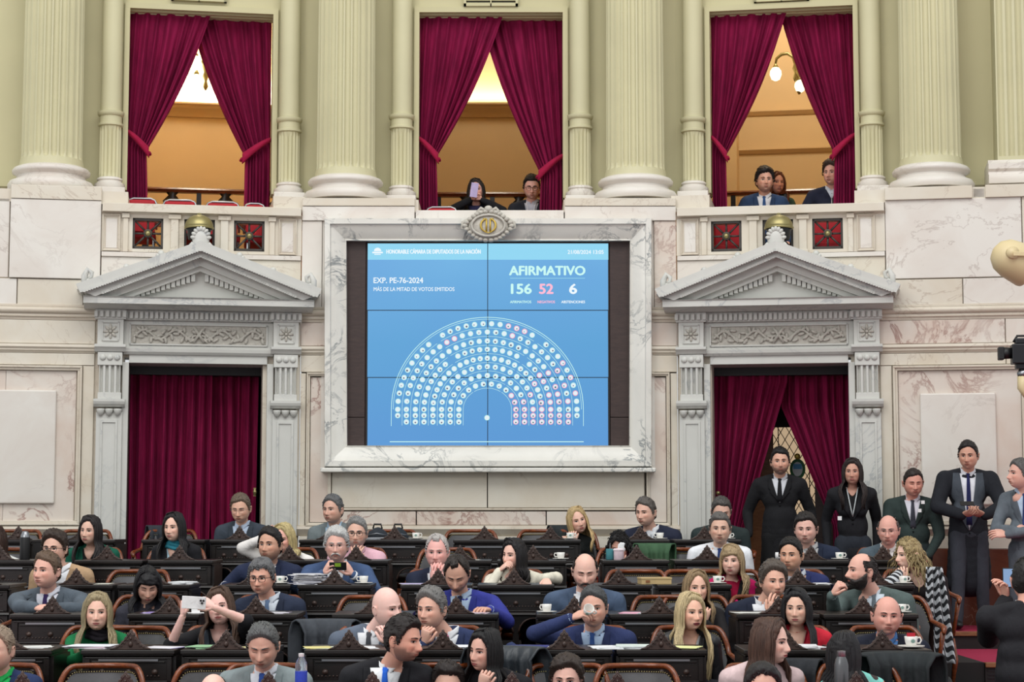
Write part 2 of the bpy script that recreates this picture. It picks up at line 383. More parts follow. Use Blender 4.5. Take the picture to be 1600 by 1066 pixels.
# ---- upper zone: ochre walls with openings
UP = .72
wu = {}
def upper(F, c, x0, x1, ytop, ybot, otop):
    W = wall[F]
    def bx(a, b, ya, yb, d0=UP, d1=UP + .25, n='ochre_wall', m='khaki'):
        MB().box(F.U(a, d0, 300), F.U(b, d0, 300), d0, d1, F.Z(yb, d0), F.Z(ya, d0)).build(n, M[m], W)
    k = 1.0
    bx(x0, c - 113, -330, ybot); bx(c + 113, x1, -330, ybot); bx(c - 113, c + 113, -330, otop)
    # architrave round the opening
    bx(c - 113, c + 113, otop, otop + 5, UP + .05, UP + .25, 'head_reveal'); bx(c - 113, c + 113, otop + 5, otop + 9, UP + .12, UP + .25, 'head_reveal')
    bx(c - 121, c - 113, otop, ybot, UP - .035, UP + .0, 'architrave'); bx(c + 113, c + 121, otop, ybot, UP - .035, UP + .0, 'architrave'); bx(c - 121, c + 121, otop - 9, otop, UP - .035, UP, 'architrave')
    # ledge the columns stand on
    for a, b in ((x0, c - 114), (c + 114, x1)): MB().box(F.U(a), F.U(b), .0, UP + .25, F.Z(ybot) - .14, F.Z(ybot) - .02).build('ledge', M['marble_low'], W)
    MB().box(F.U(c - 114), F.U(c + 114), .35, UP + .25, F.Z(ybot) - .95, F.Z(ybot) - .88).build('gallery_step', M['nosing'], W)
    # colonnettes
    for s in (-1, 1):
        u = F.U(c + s * 140, UP - .1, 300); zb = F.Z(ybot, UP - .1) + .0
        zt = F.Z(-330, UP); zr = F.Z(188, UP - .1)
        mb = MB(); mb.box(-.15, .15, -.15, .12, zb - .14, zb + .0)
        mb.build('plinth', M['marble'], None, bevel=.005).parent = None
        t = thing('colonnette', '%s slender ochre colonnette with fluted foot, %s of the %s gallery opening' % ('pale', 'left' if s < 0 else 'right', F.name), 'column', F.loc(u, UP - .1, zb), F.a, group='slender colonnettes beside the gallery openings')
        p = bpy.data.objects[-1] if False else None
        ob = [o for o in COL.objects if o.name.startswith('plinth') and o.parent is None][-1]; ob.parent = t
        for v in ob.data.vertices: v.co.z -= zb
        MB().lathe([(.135, 0), (.145, .02), (.145, .045), (.12, .06), (.112, .075), (.125, .085), (.12, .1), (.105, .11)], seg=28).build('base', M['marble'], t, auto=50)
        h = zr - zb - .1
        v = []; f = []; seg = 144; zs = [.1, .13, .15, h - .05, h - .03, h]
        fl = [0, .6, 1, 1, .6, 0]
        for zi, q in zip(zs, fl):
            for j in range(seg):
                a = 2 * pi * j / seg; r = .103 - .016 * q * abs(sin(a * 9)) ** .7; v.append((r * cos(a), r * sin(a), zi))
        for i in range(5):
            for j in range(seg): f.append((i * seg + j, i * seg + (j + 1) % seg, (i + 1) * seg + (j + 1) % seg, (i + 1) * seg + j))
        MB().add(v, f).build('fluted_drum', M['khaki_col'], t, auto=50)
        MB().lathe([(.104, h), (.12, h + .01), (.12, h + .03), (.106, h + .035), (.106, h + .1), (.122, h + .11), (.128, h + .13), (.128, h + .145), (.1, h + .155)], seg=32).build('collar', M['khaki_col'], t, auto=50)
        MB().lathe([(.099, h + .15), (.097, zt - zb)], seg=32).build('shaft', M['khaki_col'], t, auto=50)
upper(FL, 311, -170, 475, -330, 300, 17); upper(FC, 767, 470, 1058, -330, 309, 19); upper(FR, 1224, 1050, 1760, -330, 298, 13)
def column(F, px, ybase, label):
    R = .285; D = .42
    u = F.U(px, D, 280); z0 = F.Z(ybase, D - .3)
    t = thing('fluted_column', label, 'column', F.loc(u, D, z0), F.a, group='giant fluted columns of the gallery')
    MB().lathe([(.39, .0), (.40, .02), (.405, .05), (.385, .085), (.345, .10), (.325, .115), (.318, .14), (.335, .155), (.36, .165), (.365, .19), (.345, .215), (.315, .225), (.30, .235)], seg=56).build('base', M['marble'], t, auto=60)
    H = 4.4; seg = 24 * 10; v = []; f = []
    zs = [.225, .26, .30, .31, .33, .36, .40, 2, H]; q = [0, 0, 0, .35, .7, .93, 1, 1, 1]
    for i, (z, g) in enumerate(zip(zs, q)):
        for j in range(seg):
            a = 2 * pi * j / seg; ph = (j % 10) / 10; c = max(0, 1 - ((ph - .5) / .40) ** 2) ** .5 if abs(ph - .5) < .4 else 0
            gg = g
            if 0 < g < 1: gg = 1 if c > 1.0 - g * 1.0 + .0 else 0; gg = min(1, max(0, (c - (1 - g)) * 4))
            flare = .02 * max(0, (.33 - z) / .1) if z < .33 else 0
            r = R - .004 * z + flare - .03 * c * gg
            v.append((r * cos(a), r * sin(a), z))
    n = len(zs)
    for i in range(n - 1):
        for j in range(seg): f.append((i * seg + j, i * seg + (j + 1) % seg, (i + 1) * seg + (j + 1) % seg, (i + 1) * seg + j))
    MB().add(v, f).build('fluted_shaft', M['khaki_col'], t, auto=55)
column(FL, 80, 299, 'giant fluted ochre column left of the left gallery opening')
column(FC, 540, 308, 'giant fluted ochre column between the left and central gallery openings')
column(FC, 993, 308, 'giant fluted ochre column between the central and right gallery openings')
column(FR, 1455, 298, 'giant fluted ochre column right of the right gallery opening')
# square fluted pilaster at the right edge
def pil():
    F = FR; D = .5; u = F.U(1612, D - .3, 280); z0 = F.Z(298, D - .3); t = thing('fluted_pilaster', 'square fluted ochre pilaster at the right edge', 'column', F.loc(u, D, z0), F.a)
    MB().extr([(.3, 0), (-.36, 0), (-.37, .04), (-.36, .08), (-.32, .09), (-.31, .12), (-.34, .14), (-.34, .19), (-.31, .2), (-.29, .23), (.3, .23)], -.39, .39).build('base', M['marble'], t, auto=40)
    poly = [(-.3, .3)]
    n = 7; wv = .6 / n
    for i in range(n):
        x = -.3 + i * wv; poly += [(x, -.27), (x + .012, -.27)] + [(x + .012 + (wv - .024) * k / 6, -.27 + .03 * sin(pi * k / 6)) for k in range(1, 6)] + [(x + wv - .012, -.27)]
    poly += [(.3, -.27), (.3, .3)]
    v = [(x, y, .27) for x, y in poly] + [(x, y, 4.4) for x, y in poly]; m = len(poly)
    MB().add(v, [(i, (i + 1) % m, (i + 1) % m + m, i + m) for i in range(m)]).box(-.3, .3, -.27, .3, .22, .27).build('fluted_shaft', M['khaki_col'], t, auto=35)
pil()
# air vents over the openings
for F, c, y0, y1 in ((FC, 767, -14, 10), (FL, 311, -20, 2), (FR, 1221, -20, 2)):
    u = F.U(c, UP - .04, 0); zb, zt = F.Z(y1, UP - .04), F.Z(y0, UP - .04)
    t = thing('air_vent', 'louvred air vent above the %s gallery opening' % F.name, 'vent', F.loc(u, UP - .04, zb), F.a, group='air vents above the gallery openings')
    h = zt - zb; mb = MB()
    for a, b, c_, d in ((-.27, .27, 0, .025), (-.27, .27, h - .025, h), (-.27, -.245, 0, h), (.245, .27, 0, h), (-.006, .006, 0, h)): mb.box(a, b, -.02, .035, c_, d)
    mb.build('frame', M['khaki'], t); MB().box(-.25, .25, .02, .035, .01, h - .01).build('backing', M['black'], t)
    for i in range(4):
        z = .03 + i * (h - .04) / 4; MB().box(-.245, .245, -.005, .02, z, z + .008).build('louvre', M['khaki'], t)

# ---- gallery rooms behind the openings
def room(F, c, ytop, kind):
    W = thing('wall_gallery_' + F.name, 'apricot painted gallery room behind the %s opening' % F.name, 'wall', F.O, F.a, kind='structure')
    D0 = UP + .25; D1 = 4.6; u0, u1 = F.U(c - 205, D0, 300), F.U(c + 205, D0, 300); zf = F.Z(325) - .85; zt = zf + 7.0
    MB().box(u0, u1, D1, D1 + .1, zf, zt).build('back_wall', M['orange'], W); MB().box(u0 - .1, u0, D0, D1, zf, zt).build('side_wall', M['orange'], W); MB().box(u1, u1 + .1, D0, D1, zf, zt).build('side_wall', M['orange'], W)
    MB().box(u0, u1, D0, D1, zt, zt + .1).build('gallery_ceiling', M['creamceil'], W); MB().box(u0, u1, .3, D1, zf - .1, zf).build('gallery_floor', M['nosing'], W)
    uc = F.U(c, D1, 200)
    if kind < 2:
        zc = F.Z(184, D1); q = F.Z(166, D1) - zc
        MB().extr([(D1, zc), (D1 - .04, zc), (D1 - .05, zc + q * .15), (D1 - .09, zc + q * .4), (D1 - .15, zc + q * .6), (D1 - .16, zc + q * .8), (D1 - .22, zc + q * .85), (D1 - .22, zc + q), (D1, zc + q)], u0, u1).build('cornice', M['orange'], W, auto=30)
        MB().extr([(D1 - .02, zc + q), (D1 - .02, zc + q + 1.0), (D1 - .15, zc + q + 1.5), (D1 - .6, zc + q + 1.8), (D1 - .6, zc + q + 1.85), (D1 + .05, zc + q + 1.85)], u0, u1).build('cove', M['creamceil'], W, auto=50)
        pl = bpy.data.lights.new('cove_light', 'AREA'); pl.shape = 'RECTANGLE'; pl.size = u1 - u0 - .3; pl.size_y = .1; pl.energy = 60 if kind == 0 else 14; pl.color = (1, .82, .50) if kind else (1, .93, .8)
        lo = bpy.data.objects.new('cove_light', pl); COL.objects.link(lo); lo.location = F.loc((u0 + u1) / 2, D1 - .14, zc + q + .05); lo.rotation_euler = (radians(180 - 12), 0, F.a)
    else:
        for y in (172, 232):
            z = F.Z(y, D1); MB().extr([(D1, z - .06), (D1 - .02, z - .06), (D1 - .06, z - .02), (D1 - .06, z), (D1, z)] , F.U(1150, D1, 240), u1).build('picture_rail', M['orange'], W, auto=30)
        MB().box(u0, F.U(1151, D1 - .5, 240), D1 - .5, D1, zf, zt).build('wall_return', M['orange'], W)
    pl = bpy.data.lights.new('gallery_bulb', 'POINT'); pl.energy = (105, 55, 110)[kind]; pl.color = (1, .93, .76); pl.shadow_soft_size = .3
    lo = bpy.data.objects.new('gallery_bulb', pl); COL.objects.link(lo); lo.location = F.loc(uc + (.2 if kind == 2 else 0), 2.6, zf + 4.4)
    # wooden bench rail
    t = thing('gallery_bench', 'dark wooden bench back behind the %s gallery seats' % F.name, 'bench', F.loc(F.U(c, 2.4, 300), 2.4, zf), F.a)
    yr = (295, 301, 297)[kind]; zr = F.Z(yr, 2.4) - zf; r0, r1 = u0 - F.U(c, 2.4, 300) + .06, u1 - F.U(c, 2.4, 300) - .06
    MB().extr([(-.03, zr - .05), (-.05, zr - .02), (-.03, zr), (.05, zr), (.05, zr - .05)], r0, r1).build('top_rail', M['chairwood'], t); MB().box(r0, r1, -.02, .03, zr - .42, zr - .36).build('lower_rail', M['chairwood'], t)
    for i in range(9):
        x = r0 + .1 + (r1 - r0 - .2) * i / 8
        if i % 2: MB().lathe([(.03, zr - .40), (.05, zr - .3), (.025, zr - .22), (.05, zr - .14), (.02, zr - .08), (.04, zr - .03)], (x, 0, 0), 12, sx=2).build('splat', M['desk'], t, smooth=True)
        else: MB().box(x - .025, x + .025, -.02, .03, .02, zr - .03).build('post', M['desk'], t)
    return zf
zfL = room(FL, 311, 17, 0); zfC = room(FC, 767, 19, 1); zfR = room(FR, 1224, 13, 2)
# red gallery seats
def redchair(F, px, py, w_, lab):
    d = .62; u = F.U(px, d, py); z = F.Z(py, d); zf = F.Z(325) - .85; t = thing('gallery_chair', lab, 'chair', F.loc(u, d, zf), F.a, group='red chairs in the galleries')
    h = z - zf; w2 = w_ / 2
    pts = [(-w2, 0, h - .3), (-w2, 0, h - .05), (-w2 + .02, 0, h - .015), (-w2 + .06, 0, h), (w2 - .06, 0, h), (w2 - .02, 0, h - .015), (w2, 0, h - .05), (w2, 0, h - .3)]
    MB().tube(pts, .012, 8).build('back_frame', M['chrome'], t, smooth=True)
    MB().box(-w2 + .015, w2 - .015, -.025, .025, h - .34, h - .012).build('backrest', M['redseat'], t, bevel=.02)
    MB().box(-w2, w2, -.45, .0, h - .45, h - .38).build('seat', M['redseat'], t, bevel=.02)
    for sx in (-1, 1):
        for y in (-.42, 0): MB().tube([(sx * (w2 - .02), y, 0), (sx * (w2 - .02), y, h - .38)], .011, 6).build('leg', M['chrome'], t)
for i, (px, wd) in enumerate(((222, .28), (281, .32), (348, .32), (398, .2))): redchair(FL, px, 313 + i, wd, 'red upholstered chair with metal rim in the left gallery, %s from the left' % ('first', 'second', 'third', 'fourth')[i])
redchair(FC, 690, 324, .3, 'red upholstered chair in the central gallery beside the left curtain')
redchair(FR, 1290, 330, .34, 'red upholstered chair behind the right balustrade grille')
redchair(FR, 1140, 330, .34, 'red upholstered chair behind the left grille of the right balustrade')

# ---- gallery lamps
def globe(F, d, px, py, r, label, arm):
    u, z = F.hit(px, py, d); t = thing('wall_lamp', label, 'lamp', F.loc(u, d, z), F.a, group='gallery lamps with glass globes')
    MB().lathe([(r * .25, -r * 1.25), (r * .7, -r * 1.0), (r, -r * .2), (r * .95, r * .4), (r * .6, r * .95), (r * .3, r * 1.1)], seg=20).build('globe', emit('lit glass', srgb(255, 236, 190), 3.5), t, smooth=True)
    MB().lathe([(r * .35, r * 1.0), (r * .5, r * 1.15), (r * .3, r * 1.5), (r * .15, r * 1.8)], seg=14).build('cap', M['gold'], t, smooth=True)
    MB().tube([(0, 0, r * 1.7), (arm * .05, 0, r * 2.6), (arm * .3, 0, r * 3.3), (arm * .6, .0, r * 3.4), (arm * .85, 0, r * 2.8), (arm, 0, r * 2.2)], [.012, .016, .018, .018, .016, .02], 8).build('arm', M['gold'], t, smooth=True)
    MB().lathe([(.01, -r * 1.6), (.03, -r), (.015, 0), (.035, r * .8), (.02, r * 1.5), (.04, r * 2.6), (.02, r * 3.4)], (arm, 0, 0), 12).build('stem', M['gold'], t, smooth=True)
globe(FR, 3.2, 1212, 115, .065, 'lit glass globe lamp on a curled brass arm in the right gallery', .22)
globe(FR, 3.2, 1250, 134, .06, 'lit glass globe lamp half behind the right gallery curtain', -.01)
globe(FL, 3.0, 305, 98, .07, 'lit upper globe lamp between the left gallery curtains', .12)
globe(FL, 3.0, 307, 126, .065, 'lit lower globe lamp between the left gallery curtains', .1)

# ---- gallery curtains
def curtain(F, c, side, d, ytop, ybot, tie, label, top_in=3, apex=75, edge=0, wout=0, wtie=30, name='curtain', mat='velvet', n=7, lowin=None, A=.035, seed=0, tieback=True):
    # side -1: hangs from the left jamb
    rr = random.Random(seed)
    uo = F.U(c + side * 112, d, 200); ub = F.U(c + side * (114 - wout), d, 300)
    ztop = F.Z(ytop, d); zt = F.Z(tie, d); zb = F.Z(ybot, d)
    uin_top = F.U(c - side * top_in, d, 100); uin_t = F.U(c + side * (112 - wtie), d, 240); uin_b = F.U(c + side * (112 - wtie - 2), d, 320)
    za = F.Z(apex, d)
    ph = [rr.uniform(-.5, .5) for _ in range(6)]
    org = F.loc(uo, d, zb)
    def fn(s, t):       # s 0 outer..1 inner, t 0 top..1 bottom
        z = ztop + (zb - ztop) * t
        if z > zt: k = (ztop - z) / (ztop - zt); w_in = uin_top + (uin_t - uin_top) * k + side * -abs(uin_t - uin_top) * .085 * sin(pi * k)
        else: k = 1; w_in = uin_t + (uin_b - uin_t) * (zt - z) / (zt - zb)
        wd = (w_in - uo); full = abs(uin_top - uo)
        comp = min(1, abs(wd) / full)
        s2 = s + .035 * sin(6.3 * s + ph[0] + 2 * t) + .015 * sin(17 * s + ph[4])
        w_ = 2 * pi * n * s2
        amp = A * (.45 + .9 * min(1, t * 4)) * (1 - .35 * (1 - comp))
        y = amp * (sin(w_ + ph[1]) + .45 * sin(w_ * 2.1 + ph[2] + t * 2) + .25 * sin(w_ * .45 + ph[3]))
        if k >= 1 or k > .8: y *= 1 - .35 * math.exp(-((z - zt) / .12) ** 2)
        zz = z
        if abs(z - zt) < .5 and k < 1: zz = z
        tq = 0; ob = wout / 166 * min(1, max(0, (z - zt) / (ztop - zt)))
        return (wd * s, y, zz - zb)
    t = thing(name, label, 'curtain', org, F.a, group='crimson velvet curtains')
    MB().grid(fn, n * 14, 56).build('cloth', M[mat], t, smooth=True)
    if tieback:
        u1 = uin_t - uo; zz = zt - zb; m = MB()
        def band(s, q):
            x = u1 * 1.12 * s if True else 0; zc = zz + .17 - .20 * s ** 1.2
            a = -.06 - .02 * sin(pi * s)
            return (x, a - .02 * sin(pi * q), zc + (q - .5) * (.05 + .06 * s))
        m.grid(band, 14, 6)
        m.tube([(u1 * 1.1, -.06, zz - .03), (u1 * 1.14, 0, zz - .04), (u1 * 1.05, .07, zz - .0)], [.026, .024, .02], 8, flat=.6)
        o = m.build('tie_back', M['tie_back'], t, smooth=True)
        sm = o.modifiers.new('solid', 'SOLIDIFY'); sm.thickness = .015
    # hooks
    mb = MB()
    for i in range(9): mb.box((uin_top - uo) * (i + .5) / 9 - .004, (uin_top - uo) * (i + .5) / 9 + .004, -.03, -.02, ztop - zb, ztop - zb + .03)
    mb.tube([(0, .0, ztop - zb + .015), (uin_top - uo, 0, ztop - zb + .015)], .01, 8)
    mb.build('rail_hooks', M['chrome'], t)
    return t
cd = UP + .12
curtain(FL, 311, -1, cd, 21, 322, 238, 'crimson curtain tied back at the left of the left gallery opening', 18, 20, wtie=30, seed=1)
curtain(FL, 311, 1, cd + .11, 23, 325, 243, 'crimson curtain tied back at the right of the left gallery opening', 18, 20, wtie=40, seed=2)
curtain(FC, 767, -1, cd, 27, 329, 245, 'crimson curtain tied back at the left of the central gallery opening', 18, 20, wtie=27, seed=3)
curtain(FC, 767, 1, cd + .11, 27, 329, 272, 'crimson curtain tied back at the right of the central gallery opening', 18, 20, wtie=34, seed=4)
curtain(FR, 1224, -1, cd, 20, 326, 240, 'crimson curtain tied back at the left of the right gallery opening', 6, 20, wtie=22, seed=5)
curtain(FR, 1224, 1, cd + .11, 16, 322, 243, 'crimson curtain tied back at the right of the right gallery opening', 6, 20, wtie=32, seed=6)
# ================================================================ PORTALS
def portal(F, c, num, lab):
    k = (F.U(c + 100, 0, 640) - F.U(c - 100, 0, 640)) / 200; uc = F.U(c, 0, 640)
    X = lambda dx: dx * k
    Z = lambda y: F.hit(c, y, 0)[1]
    D = thing('door_%d' % num, lab, 'doorway', F.loc(uc, 0, 0), F.a, kind='structure')
    def bx(x0, x1, y0, y1, pr, name, mat='marble_grey', back=.05, bev=.004):
        return MB().box(X(x0), X(x1), -pr, back, Z(y1), Z(y0)).build(name, M[mat], D, bevel=bev)
    hw = 108
    for s in (-1, 1):
        a, b = sorted((s * 117, s * 157)); a2, b2 = sorted((s * (hw), s * 118))
        bx(a2, b2, 568, 980, .04, 'jamb', back=.6)
        bx(a, b, 646, 980, .07, 'pilaster_shaft')
        # recessed panel frame on the shaft
        m = MB()
        for q in ((a + 7, a + 10, 662, 975), (b - 10, b - 7, 662, 975), (a + 7, b - 7, 658, 662)): m.box(X(q[0]), X(q[1]), -.082, -.06, Z(q[3]), Z(q[2]))
        m.build('panel_bead', M['marble_grey'], D)
        m = MB()
        m.extr([(-.0, Z(638)), (-.09, Z(638)), (-.12, Z(634)), (-.13, Z(630)), (-.13, Z(626)), (0, Z(626))], X(a - 4), X(b + 4)); m.build('console_cap', M['marble_grey'], D)
        for i in range(3):
            x = a + 7 + i * (b - a - 14) / 2; MB().lathe([(.012, 0), (.034, .035), (.038, .055), (.038, .065)], (X(x), -.085, Z(652)), 10).build('gutta', M['marble_grey'], D, smooth=True)
        bx(a + 2, b - 2, 616, 627, .10, 'console_foot')
        # fluted console
        poly = [(X(a + 3), .05)]; n = 4; wv = (b - a - 6) / n
        for i in range(n):
            x = a + 3 + i * wv
            poly += [(X(x + .8), -.10)] + [(X(x + 1.5 + (wv - 3) * j / 6), -.10 + .035 * sin(pi * j / 6)) for j in range(7)] + [(X(x + wv - .8), -.10)]
        poly += [(X(b - 3), .05)]; mm = len(poly); z0, z1 = Z(617), Z(572)
        MB().add([(x, y, z0) for x, y in poly] + [(x, y, z1) for x, y in poly], [(i, (i + 1) % mm, (i + 1) % mm + mm, i + mm) for i in range(mm)]).build('fluted_console', M['marble_grey'], D, auto=30)
        bx(a + 1, b - 1, 554, 574, .11, 'ball_band')
        for i in range(3): MB().sphere((X(a + 9 + i * (b - a - 18) / 2), -.11, Z(562)), (.03, .022, .03), 12, 8).build('ball', M['marble_grey'], D, smooth=True)
        MB().extr([(.05, Z(553)), (-.11, Z(553)), (-.13, Z(549)), (-.15, Z(546)), (-.15, Z(542)), (.05, Z(541))], X(a - 4), X(b + 4)).build('capital', M['marble_grey'], D)
        bx(a, b, 502, 542, .10, 'pilaster_block')
        # rosette
        xc = (a + b) / 2; m = MB()
        for q in ((-13, 13, 507, 508.5), (-13, 13, 535, 536.5), (-13, -11.6, 507, 536), (11.6, 13, 507, 536)): m.box(X(xc + q[0]), X(xc + q[1]), -.115, -.09, Z(q[3]), Z(q[2]))
        m.build('rosette_frame', M['marble_grey'], D)
        m = MB()
        for q in range(8):
            t = q * pi / 4; m.sphere((X(xc) + .042 * cos(t), -.105, Z(522) + .042 * sin(t)), (.03, .014, .013), 8, 6, rot=Matrix.Rotation(-t, 3, 'Y'))
        m.sphere((X(xc), -.115, Z(522)), .016, 8, 6); m.build('rosette', M['relief'], D, smooth=True)
        # cap dentils
        bx(a - 4, b + 4, 488, 503, .12, 'dentil_ground')
        for i in range(6):
            x = a - 5 + i * (b - a + 4) / 5; bx(x, x + 5, 491, 500, .15, 'dentil', bev=0, back=-.1)
    # architrave over opening
    bx(-hw, hw, 555, 569, .04, 'lintel', back=.6); MB().extr([(.05, Z(556)), (-.06, Z(556)), (-.08, Z(552)), (-.085, Z(547)), (-.05, Z(543)), (.05, Z(543))], X(-117), X(117)).build('architrave', M['marble_grey'], D)
    bx(-117, 117, 503, 544, .03, 'frieze')
    m = MB()
    for q in ((-108, 108, 508, 510), (-108, 108, 539, 541), (-108, -106, 508, 541), (106, 108, 508, 541)): m.box(X(q[0]), X(q[1]), -.05, -.02, Z(q[3]), Z(q[2]))
    m.build('frieze_frame', M['marble_grey'], D)
    bx(-106, 106, 510, 539, .032, 'relief_ground', 'relief', bev=0)
    m = MB(); r = random.Random(num)
    for s in (-1, 1):
        pts = []
        for i in range(60):
            t = i / 59; pts.append((X(s * (4 + 98 * t)), -.045, Z(524.5 + 7 * sin(t * 4 * pi + .6) * (1 if i > 3 else .3))))
        m.tube(pts, .012, 6)
        for i in range(30):
            t = (i + .5) / 30; ang = r.uniform(0, pi); cx = X(s * (5 + 97 * t)); cz = Z(524.5 + 9 * sin(t * 4 * pi + .6 + (i % 3 - 1) * 1.3))
            m.sphere((cx, -.045, cz), (.034, .012, .014), 8, 6, rot=Matrix.Rotation(ang, 3, 'Y'))
        m.tube([(X(-8 * s), -.05, Z(536)), (0, -.055, Z(524)), (X(8 * s), -.05, Z(513))], .014, 6)
    m.build('vine_relief', M['relief'], D, smooth=True)
    bx(-117, 117, 488, 503, .08, 'dentil_ground')
    for i in range(30): x = -113 + i * 226 / 29; bx(x - 2.3, x + 2.3, 491, 501, .11, 'dentil', bev=0, back=-.07)
    # cornice
    MB().extr([(.1, Z(488)), (-.16, Z(488)), (-.24, Z(484)), (-.34, Z(483)), (-.34, Z(474)), (-.36, Z(472)), (.1, Z(472))], X(-178), X(178)).build('cornice', M['marble_grey'], D, bevel=.003)
    # pediment
    apx = 385
    MB().prism([(X(-168), Z(473)), (X(168), Z(473)), (0, Z(404))], -.10, .05).build('tympanum', M['marble_grey'], D)
    def rake(y_in, y_out, dx_in, dx_out, pr, name, y_base_in, y_base_out, back=.1):
        for s in (-1, 1):
            poly = [(0, Z(y_in)), (X(s * dx_in), Z(y_base_in)), (X(s * dx_out), Z(y_base_out)), (0, Z(y_out))]
            if s > 0: poly = poly[::-1]
            MB().prism(poly, -pr, back).build(name, M['marble_grey'], D)
    rake(428, 420, 112, 136, .20, 'rake_bed', 473, 473)
    rake(421, 408, 134, 166, .26, 'rake_corona', 473, 472.5)
    rake(409, 397, 160, 188, .36, 'rake_cyma', 473, 463)
    rake(399, 386, 182, 189, .42, 'rake_top', 469, 456)
    # roof of the pediment going back to the wall
    for s in (-1, 1):
        n = 15
        for i in range(n):
            t = (i + .6) / n; x = s * (6 + 116 * t); y = 436 + 36 * t
            dz = (Z(436) - Z(472)) / n
            o = MB().prism([(X(x - 3), Z(y) - .035 + .0), (X(x + 3), Z(y + 0) - .035), (X(x + 3), Z(y) + .03), (X(x - 3), Z(y) + .03)], -.165, -.09).build('dentil', M['marble_grey'], D)
        # bead row under the top moulding
        for q, (ya, xb, yb, pr) in enumerate(((408, 150, 468, .375), (399.5, 178, 467, .43))):
            mb = MB(); nb = 46
            for i in range(nb):
                t = (i + .5) / nb; mb.box(X(s * xb * t) - .012, X(s * xb * t) + .012, -pr, -pr + .03, Z(ya + (yb - ya) * t) - .012, Z(ya + (yb - ya) * t) + .012)
            tag(mb.build('bead_row', M['marble_grey'], D), kind='stuff')
    # acroteria
    m = MB(); zc = Z(378); pr = -.36
    m.sphere((0, pr, zc - .03), (.078, .035, .105), 16, 10); 
    for q in range(9):
        a = pi * (q - 4) / 9; m.sphere((.072 * sin(a), pr - .015, zc - .03 + .098 * cos(a)), (.018, .02, .026), 8, 6, rot=Matrix.Rotation(a, 3, 'Y'))
    for s in (-1, 1): m.tube([(s * .03, pr, zc - .10), (s * .08, pr, zc - .12), (s * .10, pr, zc - .09), (s * .08, pr, zc - .065), (s * .06, pr, zc - .085)], .016, 6)
    m.box(-.12, .12, pr - .02, pr + .04, zc - .15, zc - .11); m.build('shell_finial', M['marble_grey'], D, smooth=True)
    for s in (-1, 1):
        m = MB(); x = X(s * 172); z = Z(448)
        m.tube([(x + s * .03, -.3, z - .06), (x + s * .03, -.3, z + .04), (x + s * .0, -.3, z + .1), (x - s * .035, -.3, z + .07), (x - s * .03, -.3, z + .03), (x, -.3, z + .02)], [.03, .03, .026, .022, .018, .012], 8)
        m.sphere((x, -.3, z - .03), (.05, .03, .05), 10, 8); m.build('corner_scroll', M['marble_grey'], D, smooth=True)
        for dx, y in ((61, 402), (114, 424)):
            m = MB(); x = X(s * dx); z = Z(y)
            m.sphere((x, -.2, z), (.03, .025, .03), 10, 8); m.sphere((x + s * .03, -.2, z - .02), (.02, .02, .018), 8, 6); m.sphere((x - s * .03, -.2, z - .01), (.02, .02, .018), 8, 6); m.build('small_scroll', M['marble_grey'], D, smooth=True)
    # dark reveal and threshold
    MB().box(X(-hw), X(hw), .35, .6, Z(582), Z(568)).build('curtain_pelmet', M['black'], D)
    bx_ = MB().box(X(-hw) - .02, X(-hw) + .005, .04, 1.6, Z(985), Z(568)); bx_.box(X(hw) - .005, X(hw) + .02, .04, 1.6, Z(985), Z(568)); bx_.box(X(-hw), X(hw), 1.58, 1.62, Z(985), Z(560)); bx_.box(X(-hw), X(hw), .3, 1.6, Z(566), Z(560)); bx_.build('lobby_lining', M['screenwood'], D)
    MB().box(X(-hw), X(hw), .1, 1.6, Z(985) - .1, 2.06).build('threshold', M['carpet'], D)
    return D, X, Z, uc
D1, X1, Z1, uc1 = portal(FL, 309, 1, 'left pedimented grey marble doorway hung with closed crimson curtains')
D2, X2, Z2, uc2 = portal(FR, 1218, 2, 'right pedimented grey marble doorway with parted crimson curtains')
def doorcurtain(F, px0t, px1t, px0b, px1b, ytop, ybot, d, label, n, seed, bend=None, A=.04, tie=None):
    rr = random.Random(seed); ph = [rr.uniform(0, 6) for _ in range(8)]
    zt, zb = F.Z(ytop, d), F.Z(ybot, d); org = F.loc(F.U(px0t, d, 700), d, zb); u00 = F.U(px0t, d, 700)
    def fn(s, t):
        z = zt + (zb - zt) * t
        if bend: a, b = bend(t)
        else: a = px0t + (px0b - px0t) * t; b = px1t + (px1b - px1t) * t
        px = a + (b - a) * s; u = F.U(px, d, 700) - u00
        w_ = 2 * pi * n * (s + .03 * sin(5 * s + ph[0] + 1.5 * t)); y = A * (.5 + .7 * min(1, 3 * t)) * (sin(w_ + ph[1]) + .5 * sin(w_ * 1.7 + ph[2] + 2 * t) + .5 * sin(w_ * .37 + ph[3] - t))
        return (u, y, z - zb)
    t = thing('door_curtain', label, 'curtain', org, F.a, group='crimson velvet curtains')
    MB().grid(fn, n * 14, 40).build('cloth', M['velvet'], t, smooth=True)
    return t
doorcurtain(FL, 197, 330, 195, 328, 580, 985, .42, 'crimson curtain filling the left half of the left doorway', 8, 11, A=.05)
doorcurtain(FL, 322, 403, 336, 398, 580, 985, .50, 'crimson curtain over the right half of the left doorway', 5, 12, A=.045)
def bl(t):
    z = 580 + 405 * t; b = 1232 - max(0, (z - 600)) * .30 if z < 830 else 1163 - (z - 830) * .05
    return 1113, b
def brr(t):
    z = 580 + 405 * t; a = 1222 + max(0, (z - 640)) * .42; return min(a, 1300), 1327
doorcurtain(FR, 1113, 1232, 1113, 1150, 577, 985, .40, 'crimson curtain swept to the left of the right doorway', 8, 13, bl)
doorcurtain(FR, 1222, 1327, 1300, 1327, 577, 985, .48, 'crimson curtain swept to the right of the right doorway', 8, 14, brr)
